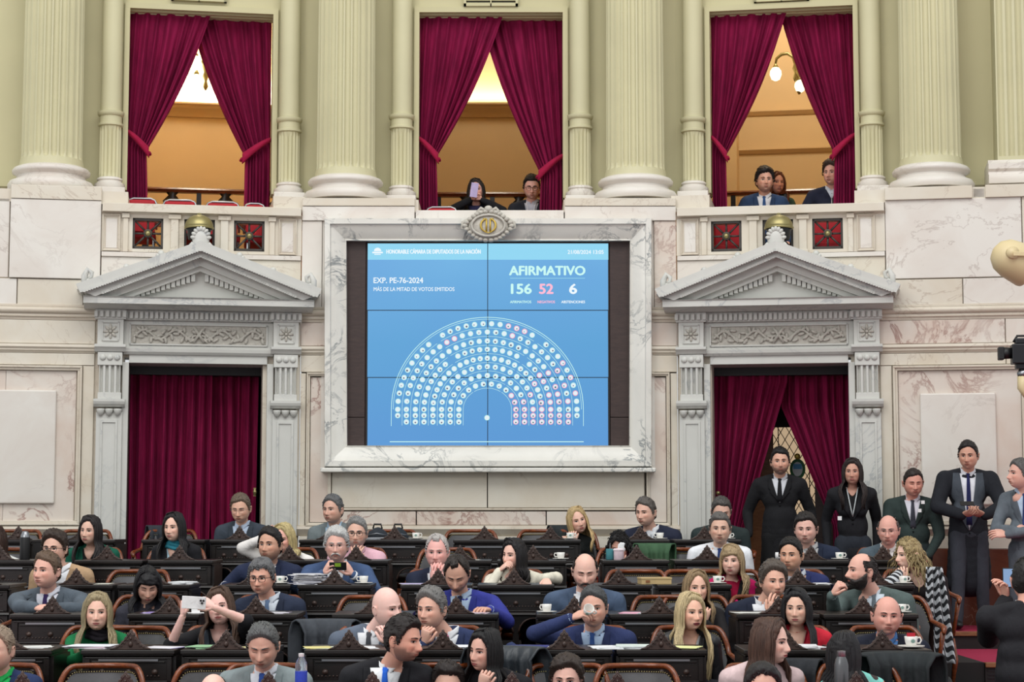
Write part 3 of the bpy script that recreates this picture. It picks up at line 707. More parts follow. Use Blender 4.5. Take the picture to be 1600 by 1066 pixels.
MB().sphere((FR.loc(FR.U(1117), .2, FR.Z(770))), .02, 10, 8).build('knob', M['gold'], None, smooth=True)
tag(bpy.data.objects['knob'], 'small brass knob on the left jamb of the right doorway', 'knob')
MB().box(-.012, .012, -.02, .02, -.04, .04).lathe([(.01, -.03), (.02, 0), (.01, .03)], (0, -.03, 0), 10).build('latch', M['gold'], None, loc=FL.loc(FL.U(404), .35, FL.Z(768)), rz=FL.a)
tag(bpy.data.objects['latch'], 'small brass latch on the right jamb of the left doorway', 'latch')
# glazed inner door with leaded lozenges behind the right curtains
F = FR; dd = 1.2; uL, uR = F.U(1150, dd, 760), F.U(1300, dd, 760); G = thing('door_3', 'wooden inner door with leaded glass and round emblem behind the right curtains', 'door', F.loc(uL, dd, 2.06), F.a, kind='structure')
Wd = uR - uL; Hd = F.Z(600, dd) - 2.06
x0, x1 = F.U(1209, dd, 760) - uL, F.U(1273, dd, 760) - uL; zb = F.Z(925, dd) - 2.06; zt = F.Z(668, dd) - 2.06
MB().box(0, x0, 0, .06, 0, Hd).build('stile', M['nosing'], G); MB().box(x1, Wd, 0, .06, 0, Hd).build('stile', M['screenwood'], G); MB().box(x0, x1, 0, .06, zt, Hd).build('rail', M['screenwood'], G); MB().box(x0, x1, 0, .06, 0, max(zb, .2)).build('rail', M['nosing'], G)
zb = max(zb, .2)
MB().box(x0, x1, .03, .036, zb, zt).build('glass_pane', emit('self-glowing frosted glass', srgb(226, 196, 160), .62), G)  # glow put into the pane as emission, no lamp behind it
m = MB(); px_ = .085; n = int((zt - zb) / (px_ * 1.7)) + 3
for i in range(-4, n + 4):
    for s in (1, -1):
        za = zb + i * px_ * 1.7; Ln = x1 - x0
        p0 = [x0 if s > 0 else x1, za]; p1 = [x1 if s > 0 else x0, za + Ln * 1.7 * 1.0]
        def cl(p, q):
            (xa, a), (xb, b) = p, q
            if b <= zb or a >= zt: return None
            if a < zb: xa += (xb - xa) * (zb - a) / (b - a); a = zb
            if b > zt: xb = xa + (xb - xa) * (zt - a) / (b - a); b = zt
            return (xa, .025, a), (xb, .025, b)
        r = cl(p0, p1)
        if r: m.tube(r, .004, 5)
for x in (x0 + .05, x1 - .05): m.tube([(x, .02, zb), (x, .02, zt)], .005, 5)
m.build('lead_cames', M['black'], G)
eu, ez = F.hit(1246, 733, dd - .05); ex = eu - uL; ez -= 2.06
m = MB().lathe([(.085, 0), (.085, .012)], seg=28).xf(Matrix.Translation((ex, .0, ez)) @ Matrix.Rotation(pi / 2, 4, 'X') @ Matrix.Diagonal((.9, 1.2, 1, 1))); em = m.build('emblem', plain('emblem green', srgb(40, 110, 60), .6), G)
m = MB(); 
m.lathe([(.062, 0), (.062, .004)], seg=24, mi=0).xf(Matrix.Translation((ex, -.013, ez)) @ Matrix.Rotation(pi / 2, 4, 'X') @ Matrix.Diagonal((.8, 1.15, 1, 1)))
m.build('emblem_oval', plain('emblem white', srgb(220, 225, 228), .6), em)
MB().box(ex - .042, ex + .042, -.02, -.017, ez, ez + .05).build('emblem_field', plain('emblem sky blue', srgb(90, 160, 210), .6), em)
MB().sphere((ex, -.02, ez + .125), (.03, .01, .03), 14, 8).build('emblem_sun', M['giltletter'], em, smooth=True)

# brass half dome lamps standing behind the pediments
for F, px, lab in ((FL, 311, 'brass dome lamp above the left pediment'), (FR, 1217, 'brass dome lamp above the right pediment')):
    u, z = F.hit(px, 358, -.12); t = thing('dome_lamp', lab, 'lamp', F.loc(u, -.12, z), F.a, group='brass dome lamps on the balustrades')
    prof = [(.135, 0), (.138, .01), (.135, .02)] + [(.132 * cos(a), .02 + .115 * sin(a)) for a in [pi / 2 * i / 8 for i in range(8)]] + [(.02, .136), (.018, .148), (.004, .152)]
    MB().lathe(prof, (0, 0, 0), 32).build('dome', M['gold'], t, smooth=True)
    MB().lathe([(.10, -.10), (.11, -.02), (.125, .0)], (0, 0, 0), 24).build('lamp_body', M['darkmetal'], t, smooth=True)
    MB().box(-.03, .03, -.03, .12, -.2, -.1).build('bracket', M['darkmetal'], t)

# ================================================================ MARBLE FRAME AND VOTING SCREEN
F = FC
fr = thing('screen_frame', 'grey veined white marble frame around the voting screen', 'frame', F.loc(0, 0, 0), 0)
def fx(px, py, d=0): u, z = F.hit(px, py, d); return u, z
P = -.15
o = [fx(504, 338, P), fx(1021, 338, P), fx(1021, 732, P), fx(504, 732, P)]
lev = [(0, .0), (.02, P), (.07, P), (.075, P + .03), (.10, P + .035), (.20, P + .11), (.215, P + .10), (.215, .06)]
def corner(i, ins):
    sx = (1, -1, -1, 1)[i]; sz = (-1, -1, 1, 1)[i]; return o[i][0] + sx * ins, o[i][1] + sz * ins
names = ['top_rail', 'right_rail', 'bottom_rail', 'left_rail']
for i in range(4):
    j = (i + 1) % 4; v = []
    for ins, y in lev:
        a = corner(i, ins); b = corner(j, ins); v += [(a[0], y, a[1]), (b[0], y, b[1])]
    v = v + []; n = len(lev); f = [(2 * q, 2 * q + 1, 2 * q + 3, 2 * q + 2) for q in range(n - 1)]
    MB().add(v, f).build('frame_rail', M['marble_frame'], fr, auto=30)
m = MB(); u0, z0 = fx(500, 738, -.17); u1, z1 = fx(1025, 731, -.17); m.box(u0, u1, -.17, .02, z0, z1); m.build('sill', M['marble_frame'], fr, bevel=.01)
# cartouche
cu, cz = fx(763, 353, P - .05)
ct = MB().sphere((0, 0, 0), (.19, .05, .135), 28, 14).build('cartouche', M['relief'], fr, smooth=True, loc=(cu, P - .03, cz))
m = MB()
for i in range(26):
    a = 2 * pi * i / 26; rx = .20 + .018 * cos(4 * a); m.sphere((rx * cos(a), -.015, .135 * sin(a)), (.028, .03, .022), 8, 6)
m.tube([(.155 * cos(2 * pi * i / 40), -.05, .10 * sin(2 * pi * i / 40)) for i in range(40)], .012, 6, closed=True)
for s in (-1, 1):
    m.tube([(s * .17, 0, .07), (s * .24, 0, .03), (s * .25, 0, -.02), (s * .21, 0, -.03), (s * .2, 0, 0)], [.02, .02, .018, .015, .012], 6)
    m.tube([(s * .02, -.02, .14), (s * .07, -.01, .17), (s * .1, 0, .14), (s * .07, -.02, .12)], .016, 6)
m.sphere((0, -.01, .16), (.04, .04, .035), 10, 8)
m.build('scroll_border', M['relief'], ct, smooth=True)
m = MB()
for s in (-1, 1): m.tube([(s * (.012 + .058 * sin(pi * i / 10)), -.056, .06 * cos(pi * i / 10)) for i in range(11)], [.004 + .007 * sin(pi * i / 10) for i in range(11)], 6)
m.tube([(-.018, -.058, -.06), (-.018, -.06, .06)], .008, 6); m.tube([(.018, -.058, -.06), (.018, -.06, .06)], .008, 6); m.tube([(-.035, -.058, -.06), (0, -.06, -.072), (.035, -.058, -.06)], .006, 6)
m.tube([(-.05, -.058, .062), (-.02, -.06, .062)], .005, 6); m.tube([(.02, -.058, .062), (.05, -.06, .062)], .005, 6)
m.build('gilt_monogram', M['giltletter'], ct, smooth=True)
# dark side panels
m = MB().box(fx(536, 500, .05)[0], fx(989, 500, .05)[0], .055, .1, fx(760, 700, .05)[1], fx(760, 372, .05)[1]); m.build('backboard', M['screenwood'], fr)
for a, b in ((539, 571), (953, 986)):
    for c, d in ((374, 652), (653, 698)): MB().box(fx(a, 500, .04)[0], fx(b, 500, .04)[0], .03, .06, fx(760, d, .04)[1], fx(760, c, .04)[1]).build('side_panel', M['screenwood'], fr, bevel=.003)

SD = .02
def sp(px, py): u, z = F.hit(px, py, SD); return u, z
sc = thing('voting_screen', 'large blue electronic voting screen with hemicycle seat chart and tally', 'screen', F.loc(*sp(762, 697)[:1], SD, sp(762, 697)[1]), 0)
so = sp(762, 697)
def SP(px, py): u, z = sp(px, py); return u - so[0], z - so[1]
def scrmat():
    m, nt, b = newmat('screen blue'); v = coords(nt, rnd=False)
    sx = N(nt, 'ShaderNodeSeparateXYZ'); nt.links.new(v, sx.inputs[0])
    dv = N(nt, 'ShaderNodeMath', operation='DIVIDE'); dv.inputs[1].default_value = 1.92; nt.links.new(sx.outputs[2], dv.inputs[0])
    c = ramp(nt, dv.outputs[0], [(0, srgb(82, 150, 214)), (.5, srgb(84, 168, 216)), (1, srgb(120, 192, 238))])
    n = noise_n(nt, v, .8, 2); c = mixc(nt, n, c, srgb(92, 158, 222))
    nt.links.new(c, b.inputs['Emission Color']); b.inputs['Emission Strength'].default_value = .92; b.inputs['Base Color'].default_value = (0, 0, 0, 1); setp(b, Roughness=.4); return m
scr = scrmat(); hdr = emit('screen header blue', srgb(150, 218, 246), .98); wht = emit('screen white', srgb(240, 250, 255), 1.0); pnk = emit('screen pink', srgb(255, 190, 214), 1.0); mint = emit('screen mint', srgb(205, 250, 244), 1.0); cyan = emit('screen cyan line', srgb(170, 232, 246), .95)
xs = [574, 762, 951]; ys = [380, 485, 590, 697]
for i in range(2):
    for j in range(3):
        a, zt = SP(xs[i], ys[j]); b, zb = SP(xs[i + 1], ys[j + 1]); g = .004
        MB().box(a + g, b - g, 0, .05, zb + g, zt - g).build('display_panel', scr, sc)
MB().box(SP(573, 500)[0], SP(952, 500)[0], .004, .035, SP(700, 698)[1], SP(700, 379)[1]).build('bezel', M['black'], sc)
for a, b in ((574, 762), (762, 951)): MB().box(SP(a, 390)[0] + .004, SP(b, 390)[0] - .004, -.002, .002, SP(700, 406)[1], SP(700, 380)[1] - .004).build('header_bar', hdr, sc)
def text(s, x0, x1, ytop, ybase, mat, bold=0.0, name='lettering'):
    cu = bpy.data.curves.new(name, 'FONT'); cu.body = s; cu.size = 1; cu.resolution_u = 3
    ob = bpy.data.objects.new(name, cu); COL.objects.link(ob); bpy.context.view_layer.update()
    me = bpy.data.meshes.new_from_object(ob.evaluated_get(bpy.context.evaluated_depsgraph_get())); bpy.data.objects.remove(ob)
    co = np.array([v.co[:] for v in me.vertices]); mn, mx = co.min(0), co.max(0)
    a, zt = SP(x0, ytop); b, zb = SP(x1, ybase)
    for v in me.vertices:
        x = a + (v.co.x - mn[0]) / (mx[0] - mn[0]) * (b - a); z = zb + (v.co.y) / (mx[1] if mn[1] > -.05 else mx[1]) * (zt - zb); v.co = (x, -.006, z)
    
    if bold:
        bm = bmesh.new(); bm.from_mesh(me); g0 = list(bm.verts) + list(bm.edges) + list(bm.faces); hh = (zt - zb) * bold * 3.2
        for dx, dz in ((hh, 0), (-hh, 0), (0, hh * .7), (0, -hh * .7)):
            r_ = bmesh.ops.duplicate(bm, geom=g0); bmesh.ops.translate(bm, vec=(dx, -.0003, dz), verts=[e for e in r_['geom'] if isinstance(e, bmesh.types.BMVert)])
        bm.to_mesh(me); bm.free()
    me.materials.clear(); me.materials.append(mat); o = bpy.data.objects.new(name, me); COL.objects.link(o); o.parent = sc; return o
text('HONORABLE CÁMARA DE DIPUTADOS DE LA NACIÓN', 604, 751, 388.5, 396.5, wht, .012)
text('21/08/2024 13:05', 887, 943, 391, 397, wht, .01)
text('AFIRMATIVO', 796, 914, 416, 430, mint, .018); text('156', 799, 830, 444, 459, mint, .018); text('52', 843, 864, 444, 459, pnk, .018); text('6', 890, 901, 444, 459, wht, .018)
text('AFIRMATIVOS', 797, 830, 470, 474, mint, .012); text('NEGATIVOS', 840, 867, 470, 474, pnk, .012); text('ABSTENCIONES', 877, 914, 470, 474, wht, .012)
text('EXP. PE-76-2024', 584, 661, 434, 442.5, wht, .01); text('MÁS DE LA MITAD DE VOTOS EMITIDOS', 584, 710, 447.5, 455, wht, .004)
m = MB(); a, z = SP(797, 435); b, _ = SP(914, 435); m.box(a, b, -.005, 0, z - .002, z + .002); m.build('underline', cyan, sc)
m = MB(); cx, cz_ = SP(590, 393)
m.prism([(cx + .035 * cos(pi * i / 12), cz_ + .002 + .033 * sin(pi * i / 12)) for i in range(13)], -.005, 0); m.box(cx - .05, cx + .05, -.005, 0, cz_ - .018, cz_ - .004); m.box(cx - .03, cx + .03, -.005, 0, cz_ - .032, cz_ - .024); m.build('header_logo', wht, sc)
# seat chart
ccx, ccy = 761.5, 652.0
dots = {0: MB(), 1: MB(), 2: MB(), 3: MB()}
def disc(mb, px, py, r, y=-.006, seg=12):
    u, z = SP(px, py); v = [(u + r * cos(2 * pi * i / seg), y, z + r * sin(2 * pi * i / seg)) for i in range(seg)]; mb.add(v, [tuple(range(seg))])
arcs = MB()
def arcline(R, Rz, a0, a1, w_, straight=True):
    pts = []
    n = 40
    for i in range(n + 1):
        a = radians(a0 + (a1 - a0) * i / n); pts.append((ccx + R * cos(a), 640 - Rz * sin(a)))
    for p, q in zip(pts, pts[1:]):
        x0, z0 = SP(*p); x1, z1 = SP(*q); dx, dz = x1 - x0, z1 - z0; L = sqrt(dx * dx + dz * dz); nx, nz = -dz / L * w_, dx / L * w_
        arcs.add([(x0 - nx, -.005, z0 - nz), (x1 - nx, -.005, z1 - nz), (x1 + nx, -.005, z1 + nz), (x0 + nx, -.005, z0 + nz)], [(0, 1, 2, 3)])
def vline(px, y0, y1, w_=.0025):
    x, z0 = SP(px, y0); _, z1 = SP(px, y1); arcs.add([(x - w_, -.005, z1), (x + w_, -.005, z1), (x + w_, -.005, z0), (x - w_, -.005, z0)], [(0, 1, 2, 3)])
rows = [(140, 134, 34), (126.5, 121, 31), (112.5, 107, 29), (99, 94, 27), (85, 80, 25), (71.5, 67, 19), (58, 53, 15), (44.5, 40, 12)]
rr = random.Random(5)
arcline(150, 144, 0, 180, .0028); arcline(147, 141, 0, 180, .0018)
for R, Rz, n in rows:
    Rl = R - 6.8; arcline(Rl, Rz - 6.8, 0, 54, .0016); arcline(Rl, Rz - 6.8, 57, 123, .0016); arcline(Rl, Rz - 6.8, 126, 180, .0016)
    for s in (-1, 1): vline(ccx + s * Rl, 640, 665, .0016)
for s in (-1, 1): vline(ccx + s * 150, 640, 666)
for k, (R, Rz, n) in enumerate(rows):
    arclen = pi * R + 24; n = max(n, 10)
    ang = [(-9, 1)] if False else []
    m_ = n
    for i in range(m_):
        t = i / (m_ - 1); deg = 180 * t
        if abs(deg - 55.5) < 2.2 * 140 / R * .55 or abs(deg - 124.5) < 2.2 * 140 / R * .55: continue
        px = ccx + R * cos(radians(deg)); py = 640 - Rz * sin(radians(deg))
        red = (deg < 36 and rr.random() < .62) or (k < 2 and 60 < deg < 86 and rr.random() < .5) or (k == 1 and 108 < deg < 122)
        abst = rr.random() < .05
        c = 1 if red else 0
        disc(dots[c], px, py, .0262); disc(dots[2], px, py, .021, -.0075)
        if rr.random() < .6: disc(dots[3], px + rr.uniform(-1, 1), py + .8, .0045 + .006 * rr.random(), -.009, 6)
    for s in (-1, 1):
        for y in (649.5, 659.5):
            if k == 0 and y > 655: continue
            c = 1 if s > 0 and k > 0 else 0; disc(dots[c], ccx + s * R, y, .0262); disc(dots[2], ccx + s * R, y, .021, -.0075); disc(dots[3], ccx + s * R, y + 1, .008, -.009, 6)
disc(dots[0], 761, 653, .0262); disc(dots[2], 761, 653, .021, -.0075)
x0, z0 = SP(609, 690.5); x1, _ = SP(912, 690.5); arcs.add([(x0, -.005, z0 - .004), (x1, -.005, z0 - .004), (x1, -.005, z0 + .004), (x0, -.005, z0 + .004)], [(0, 1, 2, 3)])
tag(arcs.build('chart_lines', mint, sc), kind='stuff')
for i, (n, mt) in enumerate((('seat_marks', emit('mark green', srgb(190, 246, 240), .95)), ('seat_marks_pink', emit('mark pink', srgb(255, 160, 186), .98)), ('seat_faces', emit('mark pale', srgb(232, 244, 250), .97)), ('seat_face_dots', emit('mark dark', srgb(120, 130, 150), .7)))):
    tag(dots[i].build(n, mt, sc), kind='stuff')

# ================================================================ FLOOR TIERS, AISLE STEPS
TZ = [2.065, 1.92, 1.77, 1.62, 1.47, 1.32]; DY = [16.4, 15.0, 13.8, 12.6, 11.4, 10.2]
fl = thing('floor', 'stepped dark chamber floor with crimson carpeted aisle', 'floor', (0, 0, 0), kind='structure')
for i, z in enumerate(TZ):
    y0 = DY[i] - .08; y1 = (DY[i - 1] - .08) if i else 18.4
    MB().box(-7, 3.63, y0, y1, z - .2, z).build('tier', M['tier'], fl)
ys_ = [(18.4, 16.5, 2.065), (16.5, 14.9, 1.92), (14.9, 13.4, 1.76), (13.4, 11.9, 1.6), (11.9, 10.2, 1.45)]
for i, (yb, ya, z) in enumerate(ys_):
    MB().box(3.63, 7, ya, yb, z - .2, z - .008).build('step_core', M['tier'], fl)
    MB().box(3.63, 7, ya + .03, yb, z - .008, z).build('carpet_tread', M['carpet'], fl)
    MB().box(3.63, 7, ya - .02, ya + .04, z - .035, z + .002).build('step_nosing', M['nosing'], fl, bevel=.004)
    MB().box(3.63, 7, ya + .005, ya + .03, z - .16, z - .035).build('riser', M['black'], fl)
    if i:
        m = MB()
        for q in range(4): m.box(3.65, 6.9, ya - .004, ya + .006, z - .15 + q * .028, z - .14 + q * .028)
        m.build('riser_grille', M['darkmetal'], fl)
MB().box(-8, 8, 2, 10.12, 1.0, 1.1).build('hall_floor', M['carpet'], fl)
MB().box(-7, 3.63, 10.0, 18.4, .9, 1.1).build('platform_base', M['tier'], fl)
# ================================================================ DESKS AND CHAIRS
def facing(P): return atan2(P.x, P.y) * -.75          # furniture turned a little towards the dais
def make_desk(w):
    t = empty('legislator_desk'); h = w / 2
    MB().box(-h, h, -.035, .46, .752, .78).build('desktop', M['desk'], t, bevel=.006)
    MB().extr([(.0, .735), (-.012, .738), (-.026, .748), (-.026, .753), (.42, .753), (.42, .735)], -h + .01, h - .01).build('cornice', M['desk'], t)
    MB().box(-h + .02, h - .02, 0, .03, .585, .736).build('frieze_panel', M['desk'], t)
    m = MB()
    for a, b, c, d in ((-h + .02, h - .02, .722, .736), (-h + .02, h - .02, .588, .598), (-h + .02, -h + .05, .59, .73), (h - .05, h - .02, .59, .73), (-h + .06, h - .06, .702, .712)): m.box(a, b, -.012, .002, c, d)
    m.build('panel_frame', M['desk'], t, bevel=.003)
    MB().box(-h + .10, h - .10, -.016, .002, .712, .724).build('metal_strip', M['chrome'], t)
    m = MB()
    n = int((w - .14) / .022)
    for i in range(n): m.sphere((-h + .08 + i * .022, -.003, .625), (.0055, .006, .006), 6, 4)
    tag(m.build('bead_row', M['desk_carved'], t, smooth=True), kind='stuff')
    for x in (-h + .12, 0, h - .12): MB().lathe([(.018, 0), (.018, .004), (.012, .006), (.010, .010), (.003, .012)], seg=12).xf(Matrix.Translation((x, -.003, .648)) @ Matrix.Rotation(pi / 2, 4, 'X')).build('boss', M['desk_carved'], t, smooth=True)
    MB().extr([(.03, .56), (-.02, .56), (-.035, .568), (-.03, .582), (-.01, .588), (.03, .588)], -h, h).build('middle_rail', M['desk'], t, auto=40)
    # arcaded lower front
    nA = 2; aw = (w - .04) / nA; m = MB()
    for q in range(nA):
        x0 = -h + .02 + q * aw; x1 = x0 + aw; c = (x0 + x1) / 2; r = aw / 2 - .025; zc = .55 - r - .012
        L = [(x0, 0.02), (x0 + .022, .02), (x0 + .022, zc)] + [(c - (r + .003) * cos(pi * k / 10), zc + r * sin(pi * k / 10)) for k in range(1, 6)] + [(c, .56), (x0, .56)]
        R = [(c, .56), (c, zc + r)] + [(c + (r + .003) * cos(pi * k / 10), zc + r * sin(pi * k / 10)) for k in range(4, 0, -1)] + [(x1 - .022, zc), (x1 - .022, .02), (x1, .02), (x1, .56)]
        m.prism(L, 0, .03); m.prism(R, 0, .03)
    m.build('arcade', M['desk'], t)
    m = MB()
    for q in range(nA):
        c = -h + .02 + (q + .5) * aw; r = aw / 2 - .02; m.tube([(c - r * cos(pi * k / 12), -.004, .55 - aw / 2 + .013 + r * sin(pi * k / 12)) for k in range(13)], .008, 6)
    m.build('arch_moulding', M['desk_carved'], t, smooth=True)
    for s in (-1, 1): MB().box(s * h - (.025 if s > 0 else 0), s * h + (0 if s > 0 else .025), .02, .44, .0, .74).build('side_panel', M['desk'], t)
    MB().box(-h, h, -.02, .05, 0, .06).build('plinth', M['desk'], t)
    half = [(x * .70, z * .62) for x, z in ([(0, .178), (.010, .175), (.018, .160), (.030, .156), (.036, .14), (.034, .128), (.048, .12), (.056, .10), (.062, .088), (.078, .08), (.084, .062), (.10, .048), (.118, .04), (.13, .026), (.155, .016), (.18, .0)])]
    c = MB().prism([(-x, z) for x, z in half[::-1]] + half[1:], -.012, .014).build('crest', M['desk_carved'], t, loc=(0, -.018, .78), bevel=.003)
    m = MB(); cs = Matrix.Diagonal((.70, 1, .62, 1))
    for s in (-1, 1):
        for k, (x, z, r) in enumerate(((.03, .09, .012), (.055, .06, .012), (.08, .035, .011), (.022, .135, .008), (.11, .022, .008))):
            m.tube([(s * (x + r * (1 - q / 12) * cos(q * .8)), -.014, z + r * (1 - q / 12) * sin(q * .8)) for q in range(10)], .004, 5)
        m.tube([(s * .17, -.013, .006), (s * .12, -.013, .016), (s * .08, -.013, .05), (s * .05, -.013, .09), (s * .025, -.013, .12), (0, -.013, .165)], .0045, 5)
    m.sphere((0, -.012, .05), (.02, .012, .03), 10, 6); m.sphere((0, -.012, .105), (.012, .01, .018), 8, 6); m.sphere((0, 0, .176), (.012, .012, .014), 8, 6)
    m.xf(cs); m.build('carving', M['desk_carved'], c, smooth=True)
    return t
DESKS = [
 [(-25, 52, 30), (80, 182, 130), (222, 322, 270), (328, 408, 375), (467, 562, 517), (566, 668, 617), (708, 806, 757), (815, 908, 860), (960, 1046, 1000), (1052, 1158, 1100)],
 [(-45, 58, 2), (118, 226, 169), (232, 336, 282), (412, 506, 453), (510, 608, 557), (672, 768, 719), (776, 886, 833), (940, 1046, 994), (1052, 1160, 1104), (1218, 1325, 1266), (1333, 1425, 1378)],
 [(-60, 20, -20), (62, 180, 122), (186, 300, 242), (346, 456, 398), (466, 582, 524), (626, 738, 685), (746, 866, 803), (915, 1018, 966), (1026, 1142, 1083), (1190, 1296, 1245), (1306, 1426, 1366)],
 [(20, 145, 86), (203, 315, 268), (340, 468, 402), (520, 645, 584), (652, 780, 713), (838, 946, 897), (952, 1088, 1029), (1148, 1278, 1214), (1282, 1432, 1346)],
 [(-45, 88, 18), (132, 278, 209), (286, 432, 357), (478, 622, 547), (634, 762, 693), (810, 956, 881), (962, 1102, 1031), (1158, 1292, 1226), (1300, 1452, 1374)],
 [(-30, 110, 42), (132, 275, 202), (352, 494, 423), (512, 656, 584), (730, 872, 800), (892, 1036, 963), (1100, 1240, 1170), (1262, 1404, 1333)],
]
ROWN = ['back row', 'second row', 'third row', 'fourth row', 'fifth row', 'front row']
ORD = ['leftmost', 'second', 'third', 'fourth', 'fifth', 'sixth', 'seventh', 'eighth', 'ninth', 'tenth', 'eleventh']
def ordn(i, n, from_='from the left'): return 'leftmost' if i == 0 else ('rightmost' if i == n - 1 else '%s %s' % (ORD[i], from_))
_dk = {}; DESKOBJ = []
for r, row in enumerate(DESKS):
    for i, (a, b, c) in enumerate(row):
        Y = DY[r]; P = at((a + b) / 2, 815, Y); wd = (b - a) * Y / FPX * .99; key = round(wd, 2)
        P.z = TZ[r]; P.y = Y - .0 + .0
        if key not in _dk: _dk[key] = make_desk(key); t = _dk[key]
        else: t = copy_tree(_dk[key])
        P.z += .001
        t.location = P; t.rotation_euler = (0, 0, 0)
        for ch in t.children:
            if ch.name.startswith('crest'): ch.location.x = (c - (a + b) / 2) * Y / FPX
        tag(t, 'dark carved wooden desk with pointed crest, %s in the %s' % (ordn(i, len(row)), ROWN[r]), 'desk', 'carved legislator desks')
        DESKOBJ.append(t)
def desk_z(r): return TZ[r] + .781
def make_chair():
    t = empty('leather_armchair')
    A = radians(68); W_ = .262
    def bp(a, k=1): return W_ * sin(a) / sin(A) * k if False else W_ * sin(a) * 1.0 * k, .02 + .25 * cos(a) * k
    def top(a): return .85 - .16 * max(0, (abs(a) / A - .55) / .45) ** 2.2
    def fo(s, q):
        a = -A + 2 * A * s; x, y = bp(a, .97 - .05 * sin(pi * q)); return (x, y, .47 + (top(a) - .04 - .47) * q)
    def fb(s, q):
        a = -A + 2 * A * s; x, y = bp(a, 1.08); return (x, y, .45 + (top(a) - .03 - .45) * q)
    MB().grid(fo, 20, 6).build('backrest', M['leather'], t, smooth=True)
    MB().grid(fb, 20, 4).build('back_panel', M['leather'], t, smooth=True)
    n = 28; pts = []; rad = []
    for k in range(n + 1):
        a = -A + 2 * A * k / n; x, y = bp(a, 1.03); pts.append((x, y, top(a))); rad.append(.0165)
    pts = [(-.262, -.20, .62), (-.275, -.16, .655), (-.278, -.06, .665), (-.268, .03, .675)] + pts + [(.268, .03, .675), (.278, -.06, .665), (.275, -.16, .655), (.262, -.20, .62)]
    rad = [.012, .022, .02, .018] + rad + [.018, .02, .022, .012]
    MB().tube(pts, rad, 10).build('rim', M['chairwood'], t, smooth=True)
    m = MB()
    for k in range(40):
        a = -A * .96 + 1.92 * A * k / 39; x, y = bp(a, .95); m.sphere((x, y, top(a) - .034), .0042, 6, 4)
    tag(m.build('stud_row', M['gold'], t, smooth=True), kind='stuff')
    MB().lathe([(.22, .40), (.245, .41), (.25, .44), (.24, .47), (.2, .485), (.02, .49)], (0, .0, 0), 28, sx=1, sy=.95).build('seat', M['leather'], t, smooth=True)
    MB().lathe([(.235, .35), (.25, .36), (.25, .40), (.23, .41)], (0, 0, 0), 28, sy=.95).build('seat_rail', M['chairwood'], t, smooth=True)
    for s in (-1, 1):
        MB().tube([(s * .21, -.17, .36), (s * .23, -.19, .2), (s * .20, -.2, .0)], [.024, .022, .014], 8).build('leg', M['chairwood'], t, smooth=True)
        MB().tube([(s * .19, .17, .36), (s * .2, .19, .2), (s * .21, .23, .0)], [.022, .02, .014], 8).build('leg', M['chairwood'], t, smooth=True)
        MB().tube([(s * .22, -.16, .38), (s * .25, -.14, .5), (s * .265, -.17, .63)], [.018, .014, .02], 8).build('arm_post', M['chairwood'], t, smooth=True)
    return t
chair0 = None; CHAIRS = []
chairG = None
def chair(r, px, label, dy=.76, grey=False, turn=0):
    global chair0, chairG
    if chair0 is None: chair0 = make_chair(); t = chair0
    else: t = copy_tree(chair0)
    Y = DY[r] + dy; P = at(px, 815, Y); t.location = (P.x, Y, TZ[r]); t.rotation_euler = (0, 0, turn)
    if grey:
        for ch in t.children:
            if ch.name.startswith('backrest'):
                if chairG is None: chairG = ch.data.copy(); chairG.materials[0] = M['leather_grey']
                ch.data = chairG
    tag(t, label, 'chair', 'leather armchairs behind the desks'); CHAIRS.append((r, px)); return t
for r, px, g, lb in ((0, 18, 1, 'empty grey leather armchair at the left end of the back row'), (0, 128, 1, 'empty grey leather armchair left of the left doorway in the back row'), (0, 262, 0, 'leather armchair draped with a dark coat before the left curtain'),
    (0, 610, 0, 'leather armchair loaded with dark backpacks in the back row'), (0, 735, 0, 'empty brown leather armchair below the marble frame in the back row'), (0, 850, 1, 'empty grey leather armchair beside the blonde woman in the back row'),
    (1, 698, 1, 'empty grey leather armchair behind the white haired old man'), (1, 1048, 0, 'brown armchair beside the green jacket in the second row'),
    (2, 212, 0, 'empty brown armchair with orange wood rim in the third row left'), (2, 996, 1, 'empty grey leather armchair behind the cardboard box'), (2, 1085, 1, 'armchair behind the brown haired blonde woman in the third row'),
    (3, 580, 1, 'empty grey leather armchair behind the bald man in the fourth row'), (3, 1042, 1, 'empty grey leather armchair left of the seated blonde women'), (3, 1402, 0, 'tall brown armchair right of the bearded man'),
    (4, 206, 1, 'empty grey leather armchair right of the blonde woman in green'), (5, 155, 1, 'large empty grey leather armchair at the bottom left'), (5, 996, 1, 'large empty grey leather armchair at the bottom centre')):
    chair(r, px, lb, grey=bool(g))
